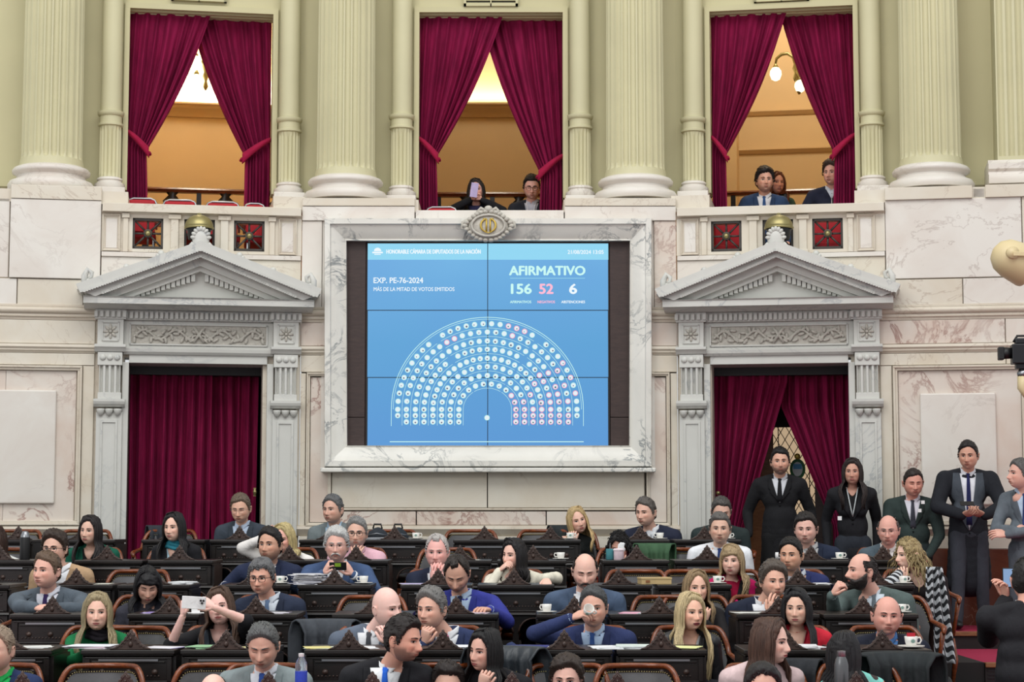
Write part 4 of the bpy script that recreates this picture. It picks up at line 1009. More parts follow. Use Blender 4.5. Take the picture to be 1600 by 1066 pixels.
# ================================================================ PEOPLE
def G(x, z, x0, z0, sx, sz): return np.exp(-((x - x0) / sx) ** 2 - ((z - z0) / sz) ** 2)
def sstep(a, b, x): t = np.clip((x - a) / (b - a), 0, 1); return t * t * (3 - 2 * t)
NU, NV = 84, 64
_u = np.linspace(-pi, pi, NU, endpoint=False); _t = np.linspace(0, pi, NV + 1)
U2, T2 = np.meshgrid(_u, _t); AZ = U2 - .38 * np.sin(U2)
HF = [(j * NU + i, (j + 1) * NU + i, (j + 1) * NU + (i + 1) % NU, j * NU + (i + 1) % NU) for j in range(NV) for i in range(NU)]
def head_pts(wx=1.0, jaw=1.0, nose=1.0, fem=False, hz=1.0):
    st = np.sin(T2); x = st * np.sin(AZ); y = -st * np.cos(AZ); z = np.cos(T2)
    zz = np.clip(-z, 0, 1); zu = np.clip(z, 0, 1)
    r = 1.0
    X = .077 * wx * x * (1 + .17 * jaw * zz * (1 - zz * .75)) * (1 + .05 * zu)
    Yf = y * .096; Yf = np.where(y < 0, Yf * (1 + .10 * zu + .42 * zz ** 1.6 * jaw), Yf * (1.05 + .10 * zu - .30 * zz))
    Z = z * np.where(z > 0, .121, .117) * hz
    fr = sstep(0, -.3, y)
    d = np.zeros_like(X)
    nz = np.interp(Z, [-.056, -.050, -.041, -.030, .008, .02], [0, .55, 1, .86, .16, 0])
    sx = .0085 + .006 * np.clip(nz, 0, 1) ** 1.5
    d -= .030 * nose * nz * np.exp(-(X / sx) ** 2)
    for s in (-1, 1):
        d += .010 * G(X, Z, s * .031, .000, .017, .012)
        d -= (.0035 if fem else .0065) * G(X, Z, s * .027, .022, .022, .008)
        d -= .006 * G(X, Z, s * .044, -.026, .017, .018)
        d -= .007 * G(X, Z, s * .013, -.044, .006, .0065)
        d += .004 * G(X, Z, s * .032, -.052, .008, .016)
    d -= .006 * G(X, Z, 0, -.068, .028, .018)
    d -= (.005 if fem else .0035) * G(X, Z, 0, -.0625, .019, .0042) + (.006 if fem else .0045) * G(X, Z, 0, -.0745, .017, .005)
    d += .0035 * G(X, Z, 0, -.068, .021, .0022)
    d += .005 * G(X, Z, 0, -.085, .02, .006); d -= .010 * G(X, Z, 0, -.103, .018, .013)
    Y = Yf + d * fr
    P = np.stack([X, Y, Z], -1); return P
def normals(P):
    du = np.roll(P, -1, 1) - np.roll(P, 1, 1); dv = np.empty_like(P); dv[1:-1] = P[2:] - P[:-2]; dv[0] = P[1] - P[0]; dv[-1] = P[-1] - P[-2]
    n = np.cross(dv, du); l = np.linalg.norm(n, axis=-1, keepdims=True); l[l == 0] = 1; n = n / l
    c = (n * P).sum(-1, keepdims=True); n = np.where(c < 0, -n, n); n[0] = (0, 0, 1); n[-1] = (0, 0, -1); return n
def skinmat():
    m, nt, b = newmat('skin'); a = N(nt, 'ShaderNodeAttribute'); a.attribute_name = 'tone'
    n = noise_n(nt, coords(nt), 60, 3)
    c = mixc(nt, .08, a.outputs['Color'], ramp(nt, n, [(.3, (.25, .12, .08, 1)), (.7, (.9, .7, .6, 1))]), 'OVERLAY')
    nt.links.new(c, b.inputs['Base Color']); setp(b, Roughness=.5); b.inputs['Specular IOR Level'].default_value = .35
    b.inputs['Subsurface Weight'].default_value = .08; b.inputs['Subsurface Radius'].default_value = (.01, .004, .002); b.inputs['Subsurface Scale'].default_value = .5
    return m
M['skin'] = skinmat()
_hm = {}
def hairmat(rgb):
    k = tuple(rgb)
    if k in _hm: return _hm[k]
    m, nt, b = newmat('hair %d %d %d' % k); c = srgb(*rgb); v = coords(nt, (60, 60, 5)); n = noise_n(nt, v, 3, 4, .6)
    d = tuple(x * .55 for x in c[:3]) + (1,); l = tuple(min(1, x * 1.35 + .006) for x in c[:3]) + (1,)
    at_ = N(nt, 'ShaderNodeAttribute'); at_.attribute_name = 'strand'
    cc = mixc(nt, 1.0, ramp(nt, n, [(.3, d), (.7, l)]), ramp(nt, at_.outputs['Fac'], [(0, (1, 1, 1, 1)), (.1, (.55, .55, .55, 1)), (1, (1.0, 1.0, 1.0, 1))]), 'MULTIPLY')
    nt.links.new(cc, b.inputs['Base Color']); setp(b, Roughness=.5); b.inputs['Specular IOR Level'].default_value = .35
    bump(nt, b, n, .6, .006); _hm[k] = m; return m
M['eye_white'] = plain('eye white', srgb(214, 206, 200), .3); M['iris'] = plain('iris dark', srgb(48, 32, 24), .25); M['lash'] = plain('lash line', srgb(34, 24, 22), .7)
def lipm(rgb):
    k = ('lip',) + tuple(rgb)
    if k not in _hm: _hm[k] = plain('lip %d' % rgb[0], srgb(*rgb), .4)
    return _hm[k]
HAIRLINE = {
 'short': [(0, .074), (30, .070), (50, .058), (66, .025), (76, -.028), (84, -.028), (90, .022), (104, .018), (114, -.045), (140, -.075), (180, -.08)],
 'recede': [(0, .088), (22, .084), (38, .104), (52, .075), (66, .03), (76, -.02), (84, -.02), (90, .02), (104, .015), (114, -.045), (180, -.08)],
 'side': [(0, .30), (50, .30), (64, .066), (72, .03), (80, -.02), (86, -.01), (90, .018), (104, .015), (114, -.045), (140, -.075), (180, -.08)],
 'long': [(0, .082), (25, .074), (42, .045), (55, .0), (68, -.05), (90, -.07), (120, -.09), (180, -.11)],
 'fringe': [(0, .040), (25, .036), (42, .03), (55, .0), (68, -.05), (90, -.07), (120, -.09), (180, -.11)],
}
def smoothnoise(P, sc, seed):
    out = np.empty(P.shape[:2]); o = Vector((seed * 3.1, seed * 1.7, seed * .9))
    for j in range(P.shape[0]):
        for i in range(P.shape[1]): out[j, i] = noise.noise(Vector(P[j, i]) * sc + o)
    return out
_NZ = {}
def cached_noise(sc, seed):
    k = (sc, seed % 4)
    if k not in _NZ: _NZ[k] = smoothnoise(head_pts(), sc, seed % 4 + 1)
    return _NZ[k]
def shell(P, Nn, off, keep):
    Q = P + Nn * off[..., None]
    idx = -np.ones(P.shape[:2], int); f = []
    K = off > keep
    flat = K.ravel(); qs = Q.reshape(-1, 3)
    used = {}; v = []
    for q in HF:
        if sum(flat[list(q)]) >= 3:
            g = []
            for i in q:
                if i not in used: used[i] = len(v); v.append(tuple(qs[i]))
                g.append(used[i])
            f.append(tuple(g))
    return v, f
# remesh queue: (temp object, final handler)
def remesh_many(items):
    obs = []
    for mb, vox, sm in items:
        me = bpy.data.meshes.new('tmp'); me.from_pydata(mb.v, [], mb.f); o = bpy.data.objects.new('tmp', me); COL.objects.link(o)
        r = o.modifiers.new('r', 'REMESH'); r.mode = 'VOXEL'; r.voxel_size = vox; r.adaptivity = 0
        s = o.modifiers.new('s', 'SMOOTH'); s.factor = .5; s.iterations = sm
        obs.append(o)
    bpy.context.view_layer.update(); dg = bpy.context.evaluated_depsgraph_get(); out = []
    for o in obs: out.append(bpy.data.meshes.new_from_object(o.evaluated_get(dg)))
    for o in obs: me = o.data; bpy.data.objects.remove(o); bpy.data.meshes.remove(me)
    return out
def hand_mesh(mb, W, fdir, up, side, size=1.0, curl=.9, thumb=.5, spread=.12):
    """W wrist, fdir direction of the fingers, up = back of hand direction, side +1/-1 = where the thumb is along cross(fdir, up)"""
    f = Vector(fdir).normalized(); u = Vector(up); u = (u - f * u.dot(f)).normalized(); s = f.cross(u).normalized() * side; k = size
    n0 = len(mb.v)
    # palm: rounded slab lofted from wrist to knuckles
    rings = [(0, .024, .017), (.02, .027, .017), (.045, .036, .016), (.07, .041, .015), (.088, .040, .012), (.096, .034, .008)]
    v = []; fs = []; sg = 12
    for d, a, b in rings:
        for q in range(sg):
            t = 2 * pi * q / sg; v.append(W + f * d * k + s * a * cos(t) * k + u * b * sin(t) * k)
    for i in range(len(rings) - 1):
        for q in range(sg): fs.append((i * sg + q, i * sg + (q + 1) % sg, (i + 1) * sg + (q + 1) % sg, (i + 1) * sg + q))
    fs += [tuple(range(sg - 1, -1, -1)), tuple(range((len(rings) - 1) * sg, len(rings) * sg))]; mb.add(v, fs)
    for i, (off, L, r) in enumerate(((.030, .070, .0085), (.010, .078, .009), (-.010, .072, .0085), (-.029, .056, .0075))):
        p = W + f * .075 * k + s * off * k; ang = 0; d = (f + s * spread * (off / .03)).normalized(); pts = [p]; rr = [r * k * 1.05]; 
        c = curl * (1 + .12 * i); p = p + d * .02 * k; pts.append(p); rr.append(r * k * 1.08)
        for seg_, fr in enumerate((.42, .32, .26)):
            ang += c * (.75, .85, .6)[seg_]; dd = d * cos(ang) - u * sin(ang); p = p + dd * L * fr * k; pts.append(p); rr.append(r * k * (1, .92, .72)[seg_])
        mb.tube(pts + [pts[-1] + (pts[-1] - pts[-2]).normalized() * r * .5], rr + [r * k * .35], 8)
    p0 = W + f * .02 * k + s * .018 * k; t1 = (f * .75 + s * (.9 - .3 * thumb) - u * .35 * thumb).normalized(); p1 = p0 + t1 * .038 * k; t2 = (f * .9 + s * .25 - u * .5 * thumb).normalized(); p2 = p1 + t2 * .03 * k; p3 = p2 + (t2 - u * .3 * thumb).normalized() * .024 * k
    mb.tube([p0, p1, p2, p3, p3 + t2 * .004], [.013 * k, .0115 * k, .0098 * k, .008 * k, .003], 8)
PEOPLE = []
def person(**k): PEOPLE.append(k)
def hexrgb(c): return tuple(c)
def rotz(v, a): c, s = cos(a), sin(a); return Vector((c * v[0] - s * v[1], s * v[0] + c * v[1], v[2]))
def build_people():
    jobs = []
    for idx, k in enumerate(PEOPLE):
        r = k.get('row'); Y = k.get('Y', DY[r] + .62 if r is not None else 0); s = k.get('s', 1.0); fem = k.get('fem', False)
        if fem: s *= .95
        H = at(k['px'], k['py'], Y); yaw = radians(k.get('yaw', 0)); pitch = radians(k.get('pitch', 0)); roll = radians(k.get('roll', 0)); by = radians(k.get('byaw', k.get('yaw', 0) * .35))
        stand = k.get('stand', False); zf = k.get('zf', TZ[r] if r is not None else TZ[0])
        R = lambda v: rotz(v, by)
        HM = Matrix.Translation(H) @ Matrix.Rotation(yaw, 4, 'Z') @ Matrix.Rotation(-roll, 4, 'Y') @ Matrix.Rotation(pitch, 4, 'X') @ Matrix.Scale(s, 4)
        bx = k.get('bx', 0) * Y / FPX; wd = k.get('w', 1.0) * (.88 if fem else 1.0) * s; ft = k.get('fat', 1.0)
        Nn = H + Vector((bx, 0, 0)) + R((0, .045 + .5 * max(0, sin(pitch)) * .1, -.152 * s))
        lean = k.get('lean', .08)
        if stand:
            hipz = zf + (Nn.z - zf) * .60; hips = Vector((Nn.x, Nn.y, hipz)) + R((k.get('hx', 0), .02, 0))
        else:
            hipz = max(zf + .50, Nn.z - .56 * s); hips = Vector((Nn.x, Nn.y, hipz)) + R((k.get('hx', 0), lean + .04, 0))
        TL = (Nn.z - hips.z)
        def tp(x, y, q):   # point on the torso: q 0 notch .. 1 hips
            b = Nn.lerp(hips, q); return b + R((x, y, 0))
        g = MB(); gi = MB()   # garment, inner body
        def both(a, b, ra, rb, ov=.006):
            g.capsule(a, b, ra, rb, 12); gi.capsule(a, b, ra - ov - .004, rb - ov - .004, 10)
        S = {}
        for sd in (-1, 1):
            S[sd] = Nn + R((sd * .180 * wd, .03, -.052 * s + k.get('shr', 0) * .01)); 
        def chest(mb, e):
            mb.sphere(tp(0, .025, .30), ((.158 * wd) * (1 + .15 * (ft - 1)) + e, .102 * s * ft + e, TL * .30 + e), 18, 12, rot=Matrix.Rotation(by, 3, 'Z'))
            mb.sphere(tp(0, .02, .68), (.146 * wd * ft + e, .112 * s * ft + e, TL * .32), 18, 12, rot=Matrix.Rotation(by, 3, 'Z'))
            mb.sphere(tp(0, .03, 1.0), (.160 * wd * ft + e, .122 * s * ft + e, .13), 18, 12, rot=Matrix.Rotation(by, 3, 'Z'))
            mb.sphere(Nn + R((0, .022, -.050)), (.092 * wd + e, .070 + e, .056 + e), 14, 10, rot=Matrix.Rotation(by, 3, 'Z')); mb.sphere(Nn + R((0, .05, -.040)), (.088 * wd + e, .066 + e, .056 + e), 14, 10, rot=Matrix.Rotation(by, 3, 'Z'))
            for sd in (-1, 1):
                mb.capsule(Nn + R((sd * .042, .045, .006)), S[sd] + R((sd * -.01, 0, .012)), .042 * s + e, .050 * s + e, 10)
                mb.capsule(tp(sd * .07 * wd, .02, .25), S[sd], .075 * s + e, .058 * s + e, 10)
                if fem: mb.sphere(tp(sd * .062, -.06, .40), (.062 + e, .058 + e, .062), 12, 8)
        chest(g, .006); chest(gi, -.008)
        hands = k.get('hands', {}); WR = {}
        coat = k.get('coat', 0)
        for sd in (-1, 1):
            hd = hands.get(sd)
            if hd is None:
                if stand: Wp = S[sd] + R((sd * .06, -.02, -.50 * s)); el = None; hd = dict(f=(0, -.1, -1), up=(sd, 0, 0), curl=.5)
                else:
                    zz = desk_z(r) + .03 if r is not None else Nn.z - .42; Wp = S[sd] + R((-sd * .02, -.20, -.40 * s)); el = None; hd = dict(f=(-sd * .5, -.8, -.2), up=(0, 0, 1), curl=.6, el=(sd * .30, .5, -.9))
            else:
                Wp = at(hd['p'][0], hd['p'][1], Y + hd.get('dy', -.25)) if 'p' in hd else S[sd] + R(hd['o'])
            L1, L2 = .285 * s, .26 * s; v = Wp - S[sd]; D = v.length
            if D > (L1 + L2) * .985: Wp = S[sd] + v * ((L1 + L2) * .985 / D); v = Wp - S[sd]; D = v.length
            a_ = (L1 * L1 - L2 * L2 + D * D) / (2 * D); h_ = sqrt(max(L1 * L1 - a_ * a_, 0)); vn = v.normalized()
            hint = R(hd.get('el', (sd * .9, .35, -.8))); hint = hint - vn * hint.dot(vn); hint.normalize()
            E = S[sd] + vn * a_ + hint * h_
            ae = .006 + coat
            g.capsule(S[sd], E, .060 * s * (.9 if fem else 1) + ae, .047 * s + ae, 12); gi.capsule(S[sd], E, .048 * s, .038 * s, 10)
            fd = (Wp - E).normalized()
            if k.get('bare', 0): g.capsule(E, E + fd * L2 * .12, .046 * s, .043 * s, 10)
            else: g.capsule(E, Wp - fd * .012, .046 * s + ae, .033 * s + ae, 12)
            gi.capsule(E, Wp, .037 * s, .024 * s, 12); WR[sd] = (Wp, fd, hd, E)
        if k['top'] in ('coat',): 
            
            for q in range(9): g.sphere(tp(0, .02, .8 + q * .12), ((.158 + .004 * q) * wd, .115 + .002 * q, .14), 18, 10, rot=Matrix.Rotation(by, 3, 'Z'))
        elif stand: g.sphere(tp(0, .02, 1.12), (.172 * wd, .12, .14), 18, 10, rot=Matrix.Rotation(by, 3, 'Z'))
        # neck
        nb = HM @ Vector((0, .022, -.06)); gi.capsule(nb, Nn + R((0, .042, -.03)), (.054 if not fem else .044) * s * (1 + .3 * (ft - 1)), (.055 if not fem else .046) * s, 14)
        gi.sphere(tp(0, .01, .1), (.10 * wd, .055, .06), 12, 8)
        tr = MB()
        if stand:
            for sd in (-1, 1):
                foot = k.get('feet', {}).get(sd, None); hp = hips + R((sd * .085, .0, 0)); an = Vector((hp.x, hp.y, zf + .07)) + R((sd * .02, 0, 0)) if foot is None else Vector(foot)
                kn = hp.lerp(an, .5) + R((0, -.02, 0)); tr.capsule(hp, kn, .086, .064, 14); tr.capsule(kn, an, .064, .052, 14)
            tr.sphere(hips, (.142 * wd, .10, .12), 16, 10, rot=Matrix.Rotation(by, 3, 'Z'))
        else:
            for sd in (-1, 1):
                hp = hips + R((sd * .09, .0, -.02)); kn = hp + R((sd * .05, -.40, .02)); an = Vector((kn.x, kn.y + .02, zf + .09)); tr.capsule(hp, kn, .085, .065, 12); tr.capsule(kn, an, .062, .045, 12)
            tr.sphere(hips, (.16 * wd, .12, .11), 14, 8)
        jobs.append(dict(k=k, H=H, HM=HM, N=Nn, hips=hips, S=S, WR=WR, by=by, s=s, fem=fem, wd=wd, g=g, gi=gi, tr=tr, Y=Y, R=R, stand=stand, zf=zf, yaw=yaw, tp=tp, TL=TL, idx=idx))
    items = []
    for j in jobs:
        v = .0135 if j['Y'] > 11.8 else .011
        items += [(j['g'], v, 5), (j['gi'], .013, 4), (j['tr'], .022, 3)]
    ms = remesh_many(items)
    for n, j in enumerate(jobs): finish(j, ms[3 * n], ms[3 * n + 1], ms[3 * n + 2])
def patch(bvh, R, Nn, rows, off, depth=.012, nu=8, name='patch'):
    """rows: list of (z, xl, xr) in body frame relative to the neck notch; projected on to the garment from the front"""
    g = []; f = []; nv = len(rows)
    for (z, xl, xr) in rows:
        for i in range(nu + 1):
            x = xl + (xr - xl) * i / nu; o = Nn + R((x, -.185, z)); h = bvh.ray_cast(o, R((0, 1, 0)), .45)
            if h[0] is None: g.append(None)
            else:
                nn = h[1]; p = h[0] - R((0, off, 0)); g.append(p)
    last = None
    for q in range(len(g)):
        if g[q] is None:
            cand = [g[p] for p in range(len(g)) if g[p] is not None]
            if not cand: return None
            x = None; i = q % (nu + 1); row = q // (nu + 1); near = [g[row * (nu + 1) + a] for a in range(nu + 1) if g[row * (nu + 1) + a] is not None]
            ref = near[0] if near else min(cand, key=lambda c: abs(c.z - (Nn.z + rows[row][0])))
            z, xl, xr = rows[row]; o = Nn + R((xl + (xr - xl) * i / nu, 0, z)); fwd = R((0, 1, 0)); g[q] = o + fwd * ((ref - o).dot(fwd))
    mb = MB(); v = list(g)
    for a in range(nv - 1):
        for i in range(nu): b = a * (nu + 1) + i; f.append((b, b + 1, b + nu + 2, b + nu + 1))
    per = [i for i in range(nu + 1)] + [a * (nu + 1) + nu for a in range(1, nv)] + [(nv - 1) * (nu + 1) + i for i in range(nu - 1, -1, -1)] + [a * (nu + 1) for a in range(nv - 2, 0, -1)]
    base = len(v)
    for p in per: v.append(g[p] + R((0, depth, 0)))
    for i in range(len(per)): i2 = (i + 1) % len(per); f.append((per[i], per[i2], base + i2, base + i))
    mb.add(v, f); return mb
def finish(j, mg, mi, mt):
    k = j['k']; HM = j['HM']; R = j['R']; Nn = j['N']; fem = j['fem']; s = j['s']; idx = j['idx']; WR = j['WR']
    zf = j['zf']; rootloc = Vector((j['hips'].x, j['hips'].y, zf))
    t = thing('person', k['label'], 'person', rootloc)
    inv = -rootloc
    def put(o, parent=t):
        for v in o.data.vertices: v.co = v.co + inv
        return o
    def pb(mb, name, mat, parent=t, smooth=True, **kw):
        for i in range(len(mb.v)): a = mb.v[i]; mb.v[i] = (a[0] + inv.x, a[1] + inv.y, a[2] + inv.z)
        return mb.build(name, mat, parent, smooth=smooth, **kw)
    skin = srgb(*[min(246, q * 1.10 + e) for q, e in zip(k.get('skin', (204, 160, 138)), (0, 5, 10))]); sk = np.array(skin[:3])
    P = head_pts(k.get('wx', .97 if fem else 1.02), k.get('jaw', .9 if fem else 1.1), k.get('nose', .9 if fem else 1.05), fem, k.get('hz', 1.0)); NN = normals(P)
    # ---- body: head + neck + torso + arms + hands in one mesh
    mb = MB(); n0 = 0
    hp = P.reshape(-1, 3); 
    Hm = np.array(HM); W = hp @ Hm[:3, :3].T + Hm[:3, 3]
    mb.add([tuple(p) for p in W], HF)
    nh = len(mb.v)
    X, Y_, Z = hp[:, 0], hp[:, 1], hp[:, 2]; fr = (Y_ < -.02).astype(float)
    col = np.tile(sk, (nh, 1))
    red = np.array([.62, .20, .16]) * (sk.mean() / .4 + .25); 
    def bl(mask, c, a): 
        nonlocal col; m_ = (mask * a)[:, None]; col = col * (1 - m_) + np.array(c) * m_
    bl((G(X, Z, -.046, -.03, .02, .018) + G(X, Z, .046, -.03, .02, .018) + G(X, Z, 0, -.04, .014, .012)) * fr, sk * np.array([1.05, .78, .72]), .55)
    bl((G(X, Z, -.031, .006, .018, .012) + G(X, Z, .031, .006, .018, .012)) * fr, sk * np.array([.86, .74, .70]), .5)  # redder, darker eye sockets: their shade is put into the skin tone
    az = np.degrees(np.abs(AZ)).ravel()
    stub = max(k.get('stubble', 0), .62 if k.get('beard') else 0)
    if stub:
        m_ = sstep(-.048, -.062, Z) * (az < 85) + sstep(-.02, -.05, Z) * ((az > 50) & (az < 100)); m_ = np.clip(m_, 0, 1) * (1 - G(X, Z, 0, -.068, .02, .008)); m_ *= 1 - sstep(60, 40, az) * sstep(-.062, -.045, Z)
        bl(m_, np.array(srgb(*k.get('hair', (50, 40, 36)))[:3]) * .8 + .02, stub)
    # ears
    for sd in (-1, 1):
        if k.get('hk') in ('long', 'fringe', 'curly'): pass
        a0 = len(mb.v); em = MB(); q = Matrix.Rotation(radians(-sd * 22), 3, 'Z')
        ex = .078 * k.get('wx', 1.0 if not fem else .97)
        em.sphere((sd * (ex + .004), .014, -.010), (.007, .018, .031), 12, 10, rot=q)
        em.tube([(sd * (ex + .010 + .004 * sin(a)), .016 + .017 * cos(a) * 1.0, -.008 + .028 * sin(a)) for a in [(-1.6 + 4.3 * i / 11) for i in range(12)]], .0038, 6)
        em.xf(HM); mb.add(em.v, em.f)
    # body inner mesh
    vi = [tuple(v.co) for v in mi.vertices]; fi = [tuple(p.vertices) for p in mi.polygons]; mb.add(vi, fi)
    for sd in (-1, 1):
        Wp, fd, hd, E = WR[sd]
        if k.get('nohands') or hd.get('hide'): continue
        f = Vector(R(hd['f'])) if 'f' in hd else fd; up = Vector(R(hd.get('up', (0, 0, 1)))); th = hd.get('side', 0)
        sgn = th if th else -sd
        c = f.cross(up - f * up.dot(f))
        # thumb towards body centre by default
        want = R((-sd, 0, .4)); sg = 1 if c.dot(want) > 0 else -1
        if th: sg = th
        hand_mesh(mb, Wp - fd * .004, f, up, sg, s * hd.get('size', 1.0) * (.93 if fem else 1.0), hd.get('curl', .7), hd.get('thumb', .5))
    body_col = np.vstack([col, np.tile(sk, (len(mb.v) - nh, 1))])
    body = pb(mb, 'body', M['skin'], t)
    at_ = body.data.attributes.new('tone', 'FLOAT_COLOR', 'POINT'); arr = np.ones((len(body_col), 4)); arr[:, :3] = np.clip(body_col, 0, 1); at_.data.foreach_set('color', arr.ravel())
    # face bvh
    fv = [Vector(p) for p in hp]; bvh = BVHTree.FromPolygons([tuple(p) for p in hp], HF)
    def fp(x, z, off):
        h = bvh.ray_cast(Vector((x, -.3, z)), Vector((0, 1, 0)), .4); y = h[0].y if h[0] is not None else -.06
        return Vector((x, y - off, z))
    away = k.get('away', False)
    if not away:
        closed = k.get('closed', False); gx = k.get('gaze', 0) * .004; ew, eh = .0145, .0050 * k.get('open', 1.0)
        for sd in (-1, 1):
            m = MB(); cx, cz = sd * .0305, .0015
            if not closed:
                m.grid(lambda a, b: tuple(fp(cx + (a * 2 - 1) * ew, cz + (b * 2 - 1) * eh * max(0.02, 1 - (a * 2 - 1) ** 2) ** .6 - sd * 0, .0012 + .0022 * (1 - (a * 2 - 1) ** 2))), 8, 4, 0)
                seg = 12; v = [tuple(fp(cx + gx + .0062 * cos(2 * pi * i / seg), cz + min(.0062 * sin(2 * pi * i / seg), eh * .95) if sin(2 * pi * i / seg) > 0 else cz + max(.0062 * sin(2 * pi * i / seg), -eh), .0044)) for i in range(seg)]; m.add(v, [tuple(range(seg))], 1)
            zz = 0 if not closed else -.003
            ln = [fp(cx + (a * 2 - 1) * (ew + .0015), cz + zz + (eh * 1.05 if not closed else -.002) * (max(0, 1 - (a * 2 - 1) ** 2) ** .6 if not closed else max(0, 1 - (a * 2 - 1) ** 2)), .0032) for a in [i / 9 for i in range(10)]]
            m.tube(ln, [.0007] + [.0016 if fem else .0012] * 8 + [.0007], 5, 2)
            m.xf(HM); pb(m, 'eye', [M['eye_white'], M['iris'], M['lash']])
            bt = k.get('brow', 1.0); bm_ = MB(); br = [fp(sd * (.013 + .036 * a), .0195 + .006 * sin(a * 2.4) - .003 * a, .0022) for a in [i / 8 for i in range(9)]]
            bm_.tube(br, [(.0018 + .0022 * bt * sin(pi * min(1, a * 1.2 + .15)) * (.6 if fem else 1)) for a in [i / 8 for i in range(9)]], 6); bm_.xf(HM)
            hc = k.get('browc', tuple(int(c * .72) for c in k.get('hair', (60, 50, 45)))); pb(bm_, 'eyebrow', hairmat(hc))
        m = MB(); mw = .0225; op = k.get('mouth', 0)
        lip = k.get('lip', (178, 98, 96) if fem else tuple(int(c * q) for c, q in zip(k.get('skin', (204, 160, 138)), (.84, .68, .68))))
        m.grid(lambda a, b: tuple(fp((a * 2 - 1) * mw, -.0675 + b * .0055 * max(0, 1 - (a * 2 - 1) ** 2) ** .7, .0012 + .0008 * sin(pi * b))), 10, 2)
        m.grid(lambda a, b: tuple(fp((a * 2 - 1) * mw * .92, -.0687 - op - b * .0075 * max(0, 1 - (a * 2 - 1) ** 2) ** .7, .0014 + .0012 * sin(pi * b))), 10, 2)
        m.tube([fp((a * 2 - 1) * mw, -.0682 - op / 2, .0008) for a in [i / 8 for i in range(9)]], .0007 + op * .5, 5, 1); m.xf(HM); pb(m, 'lips', [lipm(lip), M['lash']])
        if k.get('glasses'):
            m = MB(); th = .0019 if k['glasses'] == 'dark' else .001
            for sd in (-1, 1):
                m.tube([(sd * .033 + .0245 * np.sign(cos(a)) * abs(cos(a)) ** .7, -.106, -.001 + .0185 * np.sign(sin(a)) * abs(sin(a)) ** .75) for a in [2 * pi * i / 20 for i in range(20)]], th, 5, 0, closed=True)
                m.tube([(sd * .057, -.106, .006), (sd * .074, -.07, .006), (sd * .083, .01, .0)], th, 5)
            m.tube([(-.009, -.106, .003), (0, -.109, .006), (.009, -.106, .003)], th, 5); m.xf(HM); pb(m, 'glasses', M['black'] if k['glasses'] == 'dark' else M['chrome'])
    # moustache and beard
    hc = k.get('hair', (50, 42, 38)); bc = k.get('beardc', hc)
    if k.get('moustache'):
        m = MB(); 
        for sd in (-1, 1): m.tube([fp(sd * x, z, .004) for x, z in ((.001, -.056), (.010, -.057), (.020, -.060), (.029, -.068), (.033, -.076))], [.006, .0065, .006, .0045, .002], 8)
        m.xf(HM); pb(m, 'moustache', hairmat(bc))
    if k.get('beard', 0) > .005:
        azg = np.degrees(np.abs(AZ)); Zg = P[..., 2]; Xg = P[..., 0]; zb = np.interp(azg, [0, 25, 40, 60, 75, 88, 100], [-.050, -.052, -.060, -.045, -.02, -.0, -.2])
        m_ = sstep(0, .012, zb - Zg) * (azg < 98); m_ *= 1 - G(Xg, Zg, 0, -.0685, .021, .0075) * 1.3; m_ *= sstep(-.08, -.02, -P[..., 1] * 0 + .0 + 0 * Zg) if False else 1
        off = -.003 + np.clip(m_, 0, 1) * (.003 + k['beard']) + cached_noise(70, idx) * .003 * (m_ > .5)
        v, f = shell(P, NN, off, -.001); b_ = MB().add(v, f); b_.xf(HM); pb(b_, 'beard', hairmat(bc))
    # ---- hair
    hk = k.get('hk', 'short')
    if hk != 'bald':
        azg = np.degrees(np.abs(AZ)); Zg = P[..., 2]; prof = HAIRLINE.get(k.get('hl', hk), HAIRLINE['long']); zb = np.interp(azg, [a for a, b in prof], [b for a, b in prof])
        part = k.get('part', -.2)
        zb = zb + np.where(azg < 60, .006 * np.sin(AZ * 3 + idx), 0)
        m_ = sstep(-.004, .016, Zg - zb); 
        if hk == 'side': m_ = m_ * sstep(.125, .09, Zg + .1 * (P[..., 1] < .02) * (Zg > .07))
        th = k.get('th', .0115 if hk in ('short', 'recede') else .010 if hk == 'side' else .016)
        vol = 1 + .6 * sstep(.02, .11, Zg) if hk in ('short', 'recede') else 1 + .2 * sstep(.02, .1, Zg)
        if hk == 'side': vol = 1
        nz1 = cached_noise(26, idx); nz2 = cached_noise(70, idx + 1)
        off = -.004 + m_ * (th * vol + .004) + (nz1 * .45 + nz2 * .25) * th * m_
        if hk in ('short', 'recede'): off += .006 * m_ * G(P[..., 0], Zg, part * .1, .11, .05, .04) * (P[..., 1] < 0)
        v, f = shell(P, NN, off, -.001); h_ = MB().add(v, f); h_.xf(HM); SH = [(0, .5)]
        rr = random.Random(idx * 7 + 3)
        if hk in ('short', 'recede', 'side'):
            # loose clumps give the cut a broken edge
            pts = [(a, b) for a in range(2, NV - 6, 2) for b in range(0, NU, 2) if m_[a, b] > .85]
            rr.shuffle(pts)
            for a, b in pts[:130]:
                p = Vector(P[a, b]) + Vector(NN[a, b]) * (off[a, b] - .002); nn = Vector(NN[a, b]); flow = Vector((part * .6 + rr.uniform(-.3, .3), .9 if p.y > -.04 else .3, -.25 if p.y > .03 or abs(p.x) > .06 else .2)); flow = (flow - nn * flow.dot(nn)).normalized(); L = .022 + .012 * rr.random()
                h2 = MB().tube([p, p + flow * L * .5 + nn * .0022, p + flow * L + nn * .001], [.0035, .0042, .0008], 5, flat=.6); h2.xf(HM); SH.append((len(h_.v), rr.uniform(.1, 1))); h_.add(h2.v, h2.f)
        elif hk == 'curly':
            pts = [(a, b) for a in range(1, NV - 4) for b in range(0, NU, 1) if m_[a, b] > .6]; rr.shuffle(pts)
